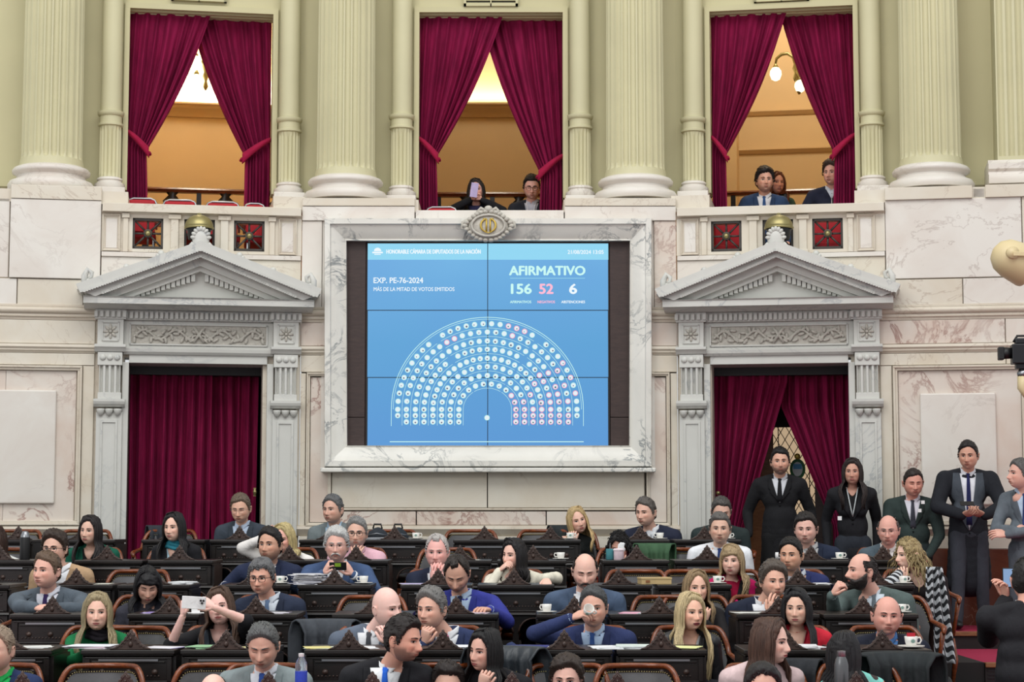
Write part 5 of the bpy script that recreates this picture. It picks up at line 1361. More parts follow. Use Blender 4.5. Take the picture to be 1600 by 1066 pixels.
            vol_ = k.get('vol', .035); ln = k.get('hlen', .10)
            for a, b in pts[:k.get('curls', 260)]:
                p = Vector(P[a, b]); nn = Vector(NN[a, b]); dr = (nn * .9 + Vector((0, .1, -.5 if p.z < .1 else 0))).normalized(); L = vol_ * rr.uniform(.6, 1.3) + (ln * rr.random() if p.z < .05 else 0); q = []
                ax = dr.orthogonal().normalized(); ay = dr.cross(ax); ph = rr.uniform(0, 6)
                for i in range(12):
                    tt = i / 11; g_ = Vector((0, 0, -1)) * (tt ** 2) * L * (1.0 if p.z < .08 else .2); q.append(p + dr * L * tt + g_ + (ax * cos(ph + tt * 14) + ay * sin(ph + tt * 14)) * .009)
                h2 = MB().tube(q, [.0055 * (1 - .5 * i / 11) for i in range(12)], 5); h2.xf(HM); SH.append((len(h_.v), rr.uniform(.1, 1))); h_.add(h2.v, h2.f)
        else:
            Lh = k.get('hlen', .30); nst = k.get('ns', 130); wave = k.get('wave', .006); fz = k.get('spread', 1.0)
            YM = Matrix.Translation(j['H']) @ Matrix.Rotation(j['yaw'], 4, 'Z') @ Matrix.Scale(s, 4)
            a0 = 52 if hk == 'long' else 58
            for i in range(nst):
                sd = -1 if i % 2 else 1; tt = (i // 2 + .5) / (nst / 2); a = radians(a0 + (180 - a0) * tt ** 1.05); ph = rr.uniform(0, 6); e = rr.uniform(-.003, .005)
                sxx, cyy = sin(a) * sd, -cos(a)
                yt = -.055 + .11 * tt; pr = [Vector((part * .10 * (1 - tt) + sd * .004, yt, .128 + e - .25 * max(0, yt) ** 1.0 * 0)), Vector((sxx * .052 + part * .03, cyy * .066 + yt * .35, .112 + e)), Vector((sxx * .083, cyy * .092 + .004, .055)), Vector((sxx * .0925, cyy * .105 + .004, -.005)), Vector((sxx * .092, cyy * .104 + .01, -.06))]
                pw = [HM @ q for q in pr]; base = HM @ Vector((sxx * .09, cyy * .10 + .01, -.09)); front = a < radians(100); 
                L = Lh * rr.uniform(.85, 1.08); end = []
                nseg = 6
                for q in range(1, nseg + 1):
                    u = q / nseg; drop = L * u
                    out = .02 * fz * sin(pi * min(1, u * 1.3)) ; fwd = (-.065 if front else .05) * min(1, drop / .14) * k.get('fwd', 1.0)
                    o = rotz((sxx * (out + .012 * fz), cyy * out * .3 + fwd, 0), j['yaw'] * .6); w2 = rotz((wave * sin(ph + u * 7), wave * cos(ph + u * 6), 0), 0)
                    end.append(base + Vector(o) + Vector(w2) + Vector((0, 0, -drop)))
                allp = pw + [base] + end; rad = [.007, .011, .012, .012, .012, .0125] + [.0125 * (1 - .75 * (q / nseg) ** 2.5) for q in range(1, nseg + 1)]
                jit = rr.uniform(-.003, .006); allp = [p + (p - j['H']).normalized() * jit for p in allp]; SH.append((len(h_.v), rr.uniform(.1, 1))); h_.tube(allp, [x * s * .85 for x in rad], 6, flat=.6)
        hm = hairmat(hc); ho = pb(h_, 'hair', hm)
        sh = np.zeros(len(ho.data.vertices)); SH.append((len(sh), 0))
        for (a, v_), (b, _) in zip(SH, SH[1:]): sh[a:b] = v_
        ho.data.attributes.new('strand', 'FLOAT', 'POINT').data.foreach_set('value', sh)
    # ---- garment
    top = k['top']; gc = k['gc']
    shin = k.get('gk', 'wool')
    o = bpy.data.objects.new('x', mg); me = mg
    co = np.empty(len(me.vertices) * 3); me.vertices.foreach_get('co', co); co = co.reshape(-1, 3)
    no = np.empty(len(me.vertices) * 3); me.vertices.foreach_get('normal', no); no = no.reshape(-1, 3)
    seedv = Vector((idx * 2.3, 0, 0)); dsp = np.array([noise.noise(Vector((p[0] * 9, p[1] * 9, p[2] * 6)) + seedv) * .005 + noise.noise(Vector((p[0] * 22, p[1] * 22, p[2] * 13)) + seedv) * .0014 for p in co])
    co = co + no * dsp[:, None]; me.vertices.foreach_set('co', co.ravel()); me.update()
    gb = BVHTree.FromPolygons([tuple(p) for p in co], [tuple(p.vertices) for p in me.polygons])
    gname = {'suit': 'jacket', 'coat': 'coat', 'blazer': 'blazer', 'shirt': 'shirt', 'sweater': 'sweater', 'zip': 'zip_jacket'}[top]
    o.name = gname; me.name = gname
    co2 = co + np.array(inv); me.vertices.foreach_set('co', co2.ravel()); me.polygons.foreach_set('use_smooth', [True] * len(me.polygons)); me.materials.clear(); me.materials.append(cloth(gc, shin)); COL.objects.link(o); o.parent = t
    so = bpy.data.objects.new('trousers', mt); mt.materials.clear(); mt.materials.append(cloth(k.get('tc', (34, 36, 44)))); mt.transform(Matrix.Translation(inv)); mt.polygons.foreach_set('use_smooth', [True] * len(mt.polygons)); COL.objects.link(so); so.parent = t
    if j['stand'] or True:
        for sd in (-1, 1):
            an = k.get('feet', {}).get(sd) if j['stand'] else None
            if j['stand']: a = Vector(an) if an else Vector((j['hips'].x, j['hips'].y, zf + .05)) + R((sd * .105, 0, 0))
            else: a = Vector((j['hips'].x, j['hips'].y, zf + .05)) + R((sd * .14, -.38, 0))
            m = MB(); a = Vector((a.x, a.y, zf + .045)); m.sphere(a + R((0, -.06, -.008)), (.045, .13, .04), 12, 8, rot=Matrix.Rotation(j['by'], 3, 'Z')); m.sphere(a + R((0, .03, .01)), (.04, .05, .05), 10, 6)
            pb(m, 'shoe', M['black'])
    def P_(rows, off, name, mat, depth=.014, nu=8):
        m = patch(gb, R, Nn, rows, off, depth, nu)
        if m is None: return None
        return pb(m, name, mat)
    def darker(c, q=.85): return tuple(int(x * q) for x in c)
    if not away:
        Vd = k.get('vd', .30) * s; vw = k.get('vw', .072) * s
        sc_ = k.get('sc', (225, 228, 232)); zt0 = -.002
        if top in ('suit', 'coat', 'blazer'):
            n = 9; rows = [(zt0 - (Vd + zt0) * i / n, -vw * (1 - (i / n)) ** .85 - .006, vw * (1 - (i / n)) ** .85 + .006) for i in range(n + 1)]
            if k.get('skinv'):
                P_(rows, .005, 'inner_top', cloth(sc_)); sv = k['skinv'] * s; rows2 = [(zt0 + .01 - (sv) * i / 7, -(vw - .012) * (1 - i / 7) ** .8 - .004, (vw - .012) * (1 - i / 7) ** .8 + .004) for i in range(8)]; q = P_(rows2, .008, 'bare_neckline', M['skin'])
                if q: at2 = q.data.attributes.new('tone', 'FLOAT_COLOR', 'POINT'); at2.data.foreach_set('color', list(np.tile(np.array(list(skin)), len(q.data.vertices))))
            else: P_(rows, .005, 'shirt_front', cloth(sc_))
            for sd in (-1, 1):
                lw = k.get('lw', .042) * s; n = 12; rows = []
                for i in range(n + 1):
                    q = i / n; e = vw * (1 - q) ** .85 + .002; wdt = lw * (.75 + .65 * min(1, q * 2.2)) * (1 if q < .55 else max(.12, 1 - (q - .55) / .45 * .9))
                    if .42 < q < .52: wdt *= .72
                    a_, b_ = e * sd, (e + wdt) * sd; rows.append((zt0 + .004 - (Vd + zt0) * q, min(a_, b_), max(a_, b_)))
                P_(rows, .011, 'lapel', cloth(k.get('lc', darker(gc, .9)), shin), .012, 4)
            P_([(-Vd - .012 - .008, -.007, .007), (-Vd - .034, -.007, .007)], .007, 'button', cloth(darker(gc, .5)), .01, 2)
        elif top == 'shirt':
            n = 4; P_([(zt0 - .40 * i / 8, -.013, .013) for i in range(9)], .004, 'placket', cloth(darker(gc, .96)), .01, 2)
        elif top == 'zip':
            P_([(zt0 - .36 * i / 8, -.006, .006) for i in range(9)], .005, 'zipper', M['chrome'], .01, 2)
            P_([(zt0 - .10 * i / 4, -.05 * (1 - i / 4) - .003, .05 * (1 - i / 4) + .003) for i in range(5)], .004, 'shirt_front', cloth(sc_), .012)
        elif top == 'sweater' and k.get('skinv'):
            sv = k['skinv'] * s; q = P_([(zt0 + .012 - (sv + .012) * i / 7, -(vw) * (1 - i / 7) ** .6 - .004, (vw) * (1 - i / 7) ** .6 + .004) for i in range(8)], .004, 'bare_neckline', M['skin'])
            if q: at2 = q.data.attributes.new('tone', 'FLOAT_COLOR', 'POINT'); at2.data.foreach_set('color', list(np.tile(np.array(list(skin)), len(q.data.vertices))))
        if k.get('tie'):
            tc = k['tie']; TL_ = k.get('tl', Vd * .98); rows = [(.002 * s, -.017, .017), (-.010, -.016, .016), (-.024, -.011, .011), (-.028, -.012, .012)] + [(-.026 - (TL_ - .03) * i / 6, -.013 - .013 * i / 6, .013 + .013 * i / 6) for i in range(1, 7)]
            P_(rows, .013, 'tie', cloth(tc), .016, 4)
    sc_ = k.get('sc', (225, 228, 232))
    if True:
        if top in ('suit', 'coat', 'shirt', 'zip') and not k.get('nocollar'):
            cc = sc_ if top != 'shirt' else gc; c0 = Nn + R((0, .034, .004)); m = MB(); rx, ry = .063 * s, .067 * s
            nseg = 24
            def col_(a, b):
                an = -pi / 2 + radians(7) + (2 * pi - radians(14)) * a; fz_ = max(0, -sin(an)); e = min(a, 1 - a)
                x = cos(an) * (rx + .012 * b); y = sin(an) * (ry + .013 * b); lo = .034 + .022 * math.exp(-(e / .06) ** 2)
                return tuple(c0 + R((x * (1 + .25 * b * math.exp(-(e / .05) ** 2)), y, .046 - .036 * fz_ ** 2 - b * lo)))
            m.grid(col_, nseg, 3); q = pb(m, 'shirt_collar', cloth(cc)); sm = q.modifiers.new('s', 'SOLIDIFY'); sm.thickness = .004
        if top in ('suit', 'coat', 'blazer', 'zip'):
            c0 = Nn + R((0, .035, .0)); m = MB()
            def jc(a, b):
                an = radians(-30) + radians(240) * a; hgt = .034 if top != 'zip' else .05
                return tuple(c0 + R((cos(an) * (.078 + .016 * b) * s, .018 + sin(an) * (.080 + .014 * b) * s, .030 * s - b * .045 - .04 * max(0, -sin(an)))))
            m.grid(jc, 18, 3); q = pb(m, 'jacket_collar', cloth(darker(gc, .88), shin)); sm = q.modifiers.new('s', 'SOLIDIFY'); sm.thickness = .006
    # cuffs
    if top in ('suit', 'coat') and not k.get('nocuff'):
        for sd in (-1, 1):
            Wp, fd, hd, E = WR[sd]; m = MB().tube([Wp - fd * .030, Wp - fd * .004], [.034 * s, .034 * s], 14); pb(m, 'cuff', cloth(k.get('sc', (225, 228, 232))))
    if k.get('scarf'):
        c0 = Nn + R((0, .03, .03)); m = MB()
        for q in range(3): m.tube([tuple(c0 + R((cos(a) * (.07 + .006 * q), sin(a) * (.072 + .006 * q), -.022 * q + .01 * sin(3 * a + q)))) for a in [2 * pi * i / 18 for i in range(18)]], .017, 8, closed=True)
        pb(m, 'scarf', cloth(k['scarf']))
    if k.get('lanyard'):
        m = MB(); 
        for sd in (-1, 1): 
            pts = []
            for i in range(8):
                x = sd * .05 * (1 - i / 7); z = .01 - .26 * i / 7; h = gb.ray_cast(Nn + R((x, -.2, z)), R((0, 1, 0)), 1.0); pts.append((h[0] if h[0] is not None else Nn) - R((0, .012, 0)))
            m.tube(pts, .006, 5, flat=.5)
        pb(m, 'lanyard', cloth(k['lanyard']))
    if k.get('extra'): k['extra'](j, t, gb, pb, R, Nn)
    k['root'] = t; k['WRp'] = {sd: WR[sd][0] for sd in (-1, 1)}; k['fd'] = {sd: WR[sd][1] for sd in (-1, 1)}
    return t
GREYHAIR = (118, 116, 114); WHITEHAIR = (205, 203, 200); DARK = (38, 30, 28); BLACKH = (22, 20, 22); BROWN = (78, 56, 42); BLOND = (190, 164, 122); ASH = (150, 134, 108)
NAVY = (42, 50, 76); CHAR = (64, 70, 78); BLK = (28, 28, 32); WS = (226, 228, 232)
chin = lambda x, y, dy=-.13, **k: dict(dict(p=(x, y), dy=dy, f=(.1, -.1, .9), up=(0, -1, .1), curl=1.25, el=(0, -.3, -1)), **k)
# ------------------------------ back row
person(row=0, px=376, py=795, label='grey haired man in glasses and charcoal suit before the left curtain, head bowed', short='the bespectacled man before the left curtain', hair=(122, 106, 90), gc=(62, 70, 80), top='suit', sc=(190, 205, 226), tie=(150, 160, 176), glasses='thin', pitch=12, yaw=-6, closed=True, skin=(206, 160, 134))
person(row=0, px=520, py=797, label='man with swept grey hair in grey tweed jacket gazing left, back row', short='the man in grey tweed', hair=(112, 112, 112), gc=(122, 132, 134), top='suit', sc=(178, 204, 226), yaw=-24, gaze=-.5, skin=(196, 152, 130), nocuff=True)
person(row=0, px=902, py=814, label='blonde woman in black leaning her tilted head on her hand, back row', short='the blonde woman in black, back row', fem=True, hair=(214, 184, 132), hk='long', part=.3, gc=(34, 38, 38), top='sweater', skinv=.06, yaw=12, roll=16, hands={-1: chin(893, 848, -.14, el=(-.7, -.2, -1))}, hlen=.20, skin=(214, 168, 146), bx=-10)
person(row=0, px=1009, py=801, label='grey haired man in navy zipped jacket glancing down left, back row', short='the man in the navy zipped jacket', hair=(104, 98, 92), gc=(38, 42, 60), top='zip', yaw=-32, pitch=4, w=1.12, bx=8, open=.7)
person(row=0, px=1127, py=800, label='grey haired man in dark green suit looking down behind the white shirted man', short='the man in dark green', hair=(92, 88, 84), gc=(44, 54, 54), top='suit', sc=(120, 130, 132), pitch=14, open=.6, w=1.1)
# ------------------------------ second row
person(row=1, px=-8, py=846, label='woman with long dark hair in white blouse cut by the left edge', short='the woman at the left edge', fem=True, hair=(60, 38, 28), hk='long', gc=(224, 226, 222), top='sweater', yaw=-20)
person(row=1, px=141, py=830, label='woman with long black hair and green jacket, second row left', short='the woman in the green jacket', fem=True, hair=(34, 26, 26), hk='long', part=-.1, gc=(24, 94, 74), top='blazer', sc=(28, 26, 28), skinv=.10, yaw=-14, roll=-3, w=1.1, skin=(206, 164, 142), hlen=.26)
person(row=1, px=272, py=825, label='woman with long black hair, teal neck scarf and black jacket', short='the woman with the teal scarf', fem=True, hair=(26, 22, 24), hk='long', part=.2, gc=(34, 34, 38), top='blazer', sc=(176, 206, 222), skinv=.16, yaw=-16, gaze=-.6, skin=(214, 170, 148), hlen=.30, scarf=(52, 132, 150))
person(row=1, px=444, py=842, label='blonde woman in white half hidden behind the man in navy', short='the blonde woman in white', fem=True, hair=(216, 196, 140), hk='long', hlen=.08, gc=(232, 228, 224), top='sweater', skinv=.04, yaw=-18, pitch=8, bx=6, hands={-1: dict(p=(418, 838), dy=-.05, f=(.5, 0, .6), up=(0, -1, 0), curl=1.2, el=(-1, -.2, .2))}, skin=(214, 160, 140))
person(row=1, px=557, py=834, label='grey haired man with dark glasses and beard in pink shirt, hands at his mouth', short='the man in the pink shirt', hair=(150, 148, 146), gc=(232, 186, 200), top='shirt', glasses='dark', stubble=.5, beard=.003, beardc=(140, 136, 132), hands={-1: chin(552, 880, -.14, f=(.3, -.1, .95), curl=.5), 1: chin(563, 880, -.14, f=(-.3, -.1, .95), curl=.5)}, nocuff=True)
person(row=1, px=967, py=856, label='curly black haired woman in magenta hiding her face behind a tissue', short='the curly black haired woman', fem=True, hair=(30, 26, 26), hk='curly', vol=.035, hlen=.06, curls=320, gc=(214, 34, 120), top='sweater', pitch=14, yaw=-8, bx=12, hands={1: dict(p=(971, 888), dy=-.15, f=(0, 0, 1), up=(0, -1, 0), curl=.6, el=(.6, 0, -1))}, skin=(190, 140, 118))
person(row=1, px=1125, py=827, label='grey haired man in white shirt and blue tie, upright in the second row', short='the man in the white shirt', hair=(108, 104, 100), gc=(232, 234, 238), top='shirt', tie=(40, 62, 116), w=1.12, yaw=-8, gaze=.3, nocuff=True, skin=(202, 160, 136))
person(row=1, px=1259, py=827, label='dark haired man in navy suit sitting below the doorway, second row', short='the dark haired man below the doorway', hair=(40, 34, 32), gc=(36, 44, 64), top='suit', sc=(190, 190, 190), yaw=-14, fat=1.12, w=1.08, wx=1.08, th=.013, bx=6, pitch=4, skin=(206, 160, 142))
person(row=1, px=1388, py=829, label='balding man in grey suit with patterned brown tie, second row right', short='the balding man with the brown tie', hair=(112, 104, 100), hk='side', gc=(84, 98, 108), top='suit', tie=(110, 92, 82), sc=(226, 222, 218), yaw=-16, pitch=6, open=.7, skin=(204, 150, 132), glasses='thin')
# ------------------------------ third row
person(row=2, px=85, py=858, label='brown haired man with dark glasses and tan jacket behind the grey suited man', short='the man in the tan jacket', hair=(64, 50, 42), gc=(178, 148, 116), top='suit', sc=WS, glasses='dark', yaw=-8, part=-.5, th=.02, bx=8)
person(row=2, px=422, py=852, label='dark haired stubbled man in navy suit leaning on his elbow, third row', short='the stubbled man in navy', hair=(32, 26, 24), gc=(40, 48, 74), top='suit', sc=WS, yaw=-16, stubble=.35, w=1.1, bx=-6, hands={-1: dict(p=(352, 915), dy=-.05, f=(-.3, -.3, -.9), up=(-1, 0, 0), curl=.5, hide=True)}, vd=.22, skin=(188, 142, 116), pitch=-2)
def phone_between(name, label, col, w_, h_, th=.008, tilt=0, cams=False, screen=False, extra=None):
    def f(j, t, gb, pb, R, Nn):
        a = (j['WR'][-1][0] + j['WR'][1][0]) / 2
        fd = [j['WR'][q][1] for q in (-1, 1)]
        return a
    return f
grip = lambda x, y, dy, sd, **k: dict(dict(p=(x, y), dy=dy, f=(-sd * .55, -.35, .75), up=(sd * .5, -.6, .6), curl=1.05, el=(sd * .9, 0, -.9)), **k)
person(row=2, px=526, py=853, label='white haired man with white moustache and glasses photographing with a phone', short='the moustached man with a phone', hair=(214, 214, 212), gc=(66, 86, 122), top='suit', sc=(214, 216, 220), glasses='thin', moustache=True, beardc=(216, 212, 206), browc=(170, 166, 160), th=.018, w=1.16, fat=1.1, skin=(206, 158, 140), hands={-1: grip(506, 896, -.30, -1), 1: grip(551, 898, -.30, 1)})
person(row=2, px=683, py=864, label='elderly white haired man in navy suit with fingers pressed at his mouth', short='the elderly man with joined hands', hair=(206, 200, 196), th=.012, hk='recede', gc=(36, 42, 62), top='suit', sc=WS, tie=(40, 42, 50), yaw=-6, browc=(170, 150, 140), skin=(214, 158, 146), hands={-1: chin(677, 912, -.16, f=(.25, -.1, .95), curl=.35), 1: chin(689, 912, -.16, f=(-.25, -.1, .95), curl=.35)})
person(row=2, px=803, py=868, label='black haired woman in cream sweater resting her cheek on her hand', short='the woman in the cream sweater', fem=True, hair=(26, 22, 24), hk='long', part=-.4, gc=(230, 224, 206), top='sweater', yaw=-38, roll=-4, byaw=-8, hlen=.16, w=1.18, fwd=-.7, gaze=-.3, skin=(218, 172, 152), hands={-1: dict(p=(780, 892), dy=-.10, f=(.6, -.2, .5), up=(-.3, -.5, .8), curl=1.0, el=(-.6, 0, -1)), 1: dict(p=(853, 904), dy=-.42, f=(.2, -.8, -.55), up=(0, -.5, .85), curl=.5, el=(.9, .2, .1), size=1.05)})
person(row=2, px=1144, py=877, label='blonde woman in magenta blouse with black fur vest, third row', short='the blonde woman in magenta', fem=True, hair=(182, 156, 118), hk='fringe', gc=(188, 24, 92), top='blazer', sc=(160, 20, 60), lc=(26, 26, 28), lw=.07, yaw=-18, byaw=6, gaze=-.2, w=1.0, hlen=.22, skin=(216, 172, 152), hands={-1: dict(p=(1150, 942), dy=-.3, f=(-.9, -.2, 0), up=(0, -.3, 1), curl=.4)}, wave=.012)
person(row=2, px=1236, py=868, label='black haired man in bright navy suit and light blue tie, third row right', short='the man in bright navy, third row', hair=(26, 22, 22), gc=(44, 52, 98), top='suit', sc=(206, 212, 222), tie=(150, 170, 200), yaw=-24, byaw=6, w=1.12, part=-.6, skin=(196, 148, 120), bx=10)
person(row=2, px=1420, py=868, label='curly blonde woman in black lace top turned left, striped wrap on her chair', short='the curly blonde woman', fem=True, hair=(186, 164, 118), hk='curly', vol=.03, hlen=.13, curls=340, gc=(40, 34, 36), top='sweater', yaw=-68, byaw=-30, skinv=.10, skin=(220, 178, 156), hands={-1: dict(p=(1412, 908), dy=-.15, f=(-.2, -.2, .8), up=(0, -1, 0), curl=1.3)}, bx=12)
# ------------------------------ fourth row
person(row=3, px=73, py=893, label='brown haired man in grey suit and purple tie leaning on folded hands', short='the man with the purple tie', hair=(112, 90, 72), gc=(88, 98, 108), top='suit', sc=(216, 218, 228), tie=(52, 38, 82), yaw=-22, pitch=-4, w=1.2, skin=(206, 156, 136), byaw=4, hands={-1: dict(p=(55, 950), dy=-.42, f=(.9, -.2, .0), up=(0, -.4, .9), curl=.6, el=(-1, .1, -.3)), 1: dict(p=(84, 950), dy=-.40, f=(-.9, -.3, .0), up=(0, -.4, .9), curl=.9, el=(1, .1, -.3))}, bx=2)
person(row=3, px=231, py=915, label='black haired woman in dark quilted vest and light blue sleeves reading down', short='the woman in the quilted vest', fem=True, hair=(24, 22, 26), hk='fringe', gc=(58, 58, 68), top='zip', sc=(60, 58, 66), pitch=22, yaw=12, closed=True, skin=(190, 146, 124), hlen=.18, bx=-4)
person(row=3, px=409, py=902, label='man with curly grey hair and round glasses in navy suit', short='the curly grey haired man', hair=(116, 116, 118), hk='curly', hl='short', vol=.018, hlen=.0, curls=420, gc=(44, 52, 72), top='suit', sc=(212, 220, 230), tie=(96, 118, 150), glasses='dark', yaw=-10, pitch=6, gaze=-.6, bx=10, w=1.05, skin=(208, 154, 130))
person(row=3, px=714, py=897, label='man in royal blue suit with light blue shirt looking straight down', short='the man in royal blue', hair=(54, 46, 42), hk='recede', gc=(52, 58, 140), top='suit', sc=(172, 192, 216), tie=(32, 36, 62), pitch=30, yaw=-6, closed=True, beard=.003, w=1.16, skin=(196, 148, 124), hands={1: dict(p=(764, 953), dy=-.36, f=(-.3, -.8, .1), up=(0, -.3, 1), curl=.7)}, bx=6, vd=.34)
person(row=3, px=914, py=893, label='balding man with short beard in slate blue suit looking down', short='the balding man in slate blue', hair=(50, 42, 40), hk='side', gc=(74, 90, 114), top='suit', sc=WS, pitch=16, closed=True, beard=.004, moustache=True, w=1.22, fat=1.08, skin=(216, 170, 150))
person(row=3, px=1088, py=919, label='woman with long light brown hair and black top, chin on her hand', short='the light brown haired woman in black', fem=True, hair=(160, 134, 100), hk='long', part=.1, gc=(38, 36, 38), top='sweater', skinv=.08, yaw=8, gaze=-.5, hlen=.16, skin=(216, 168, 144), lip=(176, 80, 84), hands={1: chin(1100, 972, -.12, el=(.6, -.2, -1))})
person(row=3, px=1208, py=909, label='man with long grey hair in navy suit, finger raised to his lips', short='the man with finger on lips', hair=(98, 88, 80), th=.020, gc=(36, 42, 60), top='suit', sc=WS, yaw=10, gaze=.3, w=1.08, bx=-14, skin=(208, 158, 134), stubble=.25, hands={1: dict(p=(1204, 962), dy=-.2, f=(.2, -.1, .95), up=(-.2, -1, .2), curl=.55, el=(.2, -.2, -1))})
person(row=3, px=1347, py=893, label='bald bearded man in grey green suit in profile facing left', short='the bearded man in profile', hair=(46, 40, 38), hk='side', gc=(86, 100, 98), top='suit', sc=(196, 206, 216), tie=(100, 110, 118), yaw=-72, byaw=-30, beard=.012, moustache=True, w=1.2, fat=1.15, skin=(208, 158, 138), bx=14, hands={-1: dict(p=(1300, 930), dy=-.3, f=(.4, -.2, .6), up=(-.7, -.4, .3), curl=1.3, el=(-.3, 0, -1))}, pitch=-4)
# ------------------------------ fifth row
person(row=4, px=152, py=957, label='woman with long ash blonde hair in green top and black scarf', short='the woman in green, fifth row', fem=True, hair=(172, 156, 120), hk='long', part=.05, gc=(22, 112, 66), top='sweater', yaw=8, gaze=.8, hlen=.36, wave=.01, scarf=(34, 30, 36), skin=(216, 170, 148), hands={-1: dict(p=(133, 1024), dy=-.35, f=(.6, -.5, .3), up=(0, -.5, .8), curl=1.1)}, ns=110)
person(row=4, px=343, py=949, label='long haired woman in black holding up a white phone with both hands', short='the woman holding up a white phone', fem=True, hair=(92, 68, 54), hk='long', part=.3, gc=(28, 28, 32), top='blazer', sc=(52, 54, 60), skinv=.10, bare=1, pitch=-4, roll=6, hlen=.26, skin=(222, 176, 162), lc=(88, 98, 110), lw=.06, hands={-1: dict(p=(286, 962), dy=-.30, f=(.1, -.1, .95), up=(-.5, -.6, .3), curl=.95, el=(-.7, .2, -1)), 1: dict(p=(335, 950), dy=-.32, f=(-.7, -.1, .4), up=(.5, -.7, .4), curl=.8, el=(1, .1, -.1))})
person(row=4, px=604, py=950, label='bald man in grey suit and charcoal tie bending towards his neighbour', short='the bald man in grey', hk='bald', hair=(120, 100, 90), browc=(150, 120, 105), gc=(98, 108, 124), top='suit', sc=(232, 234, 238), tie=(72, 74, 80), yaw=46, byaw=14, roll=6, pitch=4, skin=(222, 178, 164), hands={1: dict(p=(606, 1008), dy=-.3, f=(-.1, -.2, .9), up=(.6, -.7, .2), curl=1.0, el=(.4, 0, -1))}, bx=-22, w=1.1, hz=1.05)
person(row=4, px=674, py=953, label='man with combed back grey hair, pink tie and navy suit, fist at mouth', short='the man with the pink tie', hair=(132, 130, 128), th=.017, part=-.3, gc=(44, 54, 88), top='suit', sc=WS, tie=(196, 50, 110), yaw=-26, byaw=-4, gaze=-.4, w=1.16, bx=24, skin=(206, 158, 136), hands={-1: dict(p=(664, 1006), dy=-.22, f=(.2, -.3, .9), up=(-.3, -.9, .2), curl=1.5, el=(-.3, -.2, -1)), 1: dict(p=(800, 1010), dy=.05, f=(.8, -.2, -.5), hide=True)})
person(row=4, px=927, py=950, label='man in navy suit and blue tie drinking from a white cup', short='the man drinking from a cup', hair=(82, 84, 86), gc=(46, 56, 96), top='suit', sc=(176, 198, 226), tie=(56, 88, 150), yaw=-6, w=1.16, skin=(202, 152, 130), pitch=2, hands={-1: dict(p=(893, 966), dy=-.22, f=(.85, -.2, .35), up=(-.2, -.5, .85), curl=.75, el=(-1, -.1, -.25))})
person(row=4, px=1079, py=957, label='woman with long blonde hair in black leather jacket speaking', short='the blonde woman in black leather', fem=True, hair=(212, 190, 146), hk='long', part=-.2, gc=(34, 34, 38), gk='leather', top='blazer', sc=(220, 222, 224), skinv=.18, yaw=20, gaze=.4, hlen=.36, mouth=.004, skin=(220, 170, 144), lip=(190, 80, 92), vd=.34)
person(row=4, px=1245, py=951, label='woman with long straight black hair in red jacket and necklace', short='the woman in red', fem=True, hair=(22, 20, 24), hk='long', part=-.3, gc=(206, 42, 60), top='blazer', sc=(170, 24, 54), skinv=.22, yaw=-16, gaze=-.5, hlen=.34, wave=.002, w=1.12, skin=(212, 168, 144), lip=(180, 96, 96))
person(row=4, px=1386, py=963, label='bald smiling man in dark suit over light blue sweater, fifth row right', short='the bald man in a blue sweater', hair=(100, 84, 78), hk='side', th=.004, gc=(34, 38, 52), top='suit', sc=(88, 136, 196), yaw=-4, roll=-3, w=1.2, fat=1.2, wx=1.08, open=.7, skin=(204, 148, 130), vd=.30)
# ------------------------------ front row
person(row=5, px=-4, py=1016, label='fair haired person in blue jacket and green shirt at bottom left edge', short='the person at the bottom left edge', hair=(170, 150, 130), gc=(42, 56, 94), top='suit', sc=(40, 180, 90), yaw=-12, w=1.0)
person(row=5, px=411, py=1010, label='short grey haired man in light grey suit and blue tie looking down', short='the man in light grey', hair=(104, 106, 106), gc=(136, 148, 150), top='suit', sc=(220, 224, 232), tie=(50, 80, 150), yaw=-4, pitch=18, closed=True, w=1.14, stubble=.15, skin=(200, 152, 130))
person(row=5, px=333, py=1088, label='bald crown of a man just entering the bottom of the frame', short='the bald crown at the bottom', hair=(150, 130, 118), hk='side', th=.004, gc=(60, 62, 70), top='suit', skin=(222, 178, 160))
person(row=5, px=630, py=1000, Y=10.72, label='dark haired bearded man in black suit and bright blue tie, in profile', short='the man with the bright blue tie', hair=(44, 38, 36), gc=(36, 36, 40), top='suit', sc=(236, 238, 242), tie=(48, 110, 226), yaw=62, byaw=12, beard=.003, w=1.12, bx=-22, pitch=6, skin=(206, 152, 128), vw=.085, th=.016)
person(row=5, px=700, py=1074, label='crown of a dark haired man at the bottom between two taller neighbours', short='the dark crown at the bottom', hair=(46, 38, 36), gc=(40, 44, 60), top='suit', th=.018)
person(row=5, px=758, py=1018, label='woman with long black hair in black top looking left, chin on hand', short='the black haired woman in profile', fem=True, hair=(24, 22, 24), hk='long', part=.3, gc=(30, 30, 34), top='sweater', yaw=-40, byaw=-10, roll=-4, hlen=.30, w=1.1, gaze=-.3, skin=(204, 158, 138), hands={-1: chin(752, 1076, -.16, f=(.3, -.1, .8), curl=1.1)}, bx=10)
person(row=5, px=886, py=1064, label='brown haired man at the bottom centre, only the upper face visible', short='the brown haired man at the bottom', hair=(62, 50, 44), gc=(60, 64, 76), top='suit', yaw=-10, th=.02, skin=(212, 164, 146))
person(row=5, px=1203, py=1004, Y=10.7, label='woman with long brown hair in pale pink jacket, profile facing right', short='the woman in pale pink', fem=True, hair=(84, 58, 46), hk='long', part=.2, gc=(222, 196, 196), top='sweater', yaw=58, byaw=8, hlen=.40, wave=.012, fwd=.3, w=1.15, bx=-8, skin=(222, 178, 160), lip=(190, 90, 90), ns=110, s=1.06)
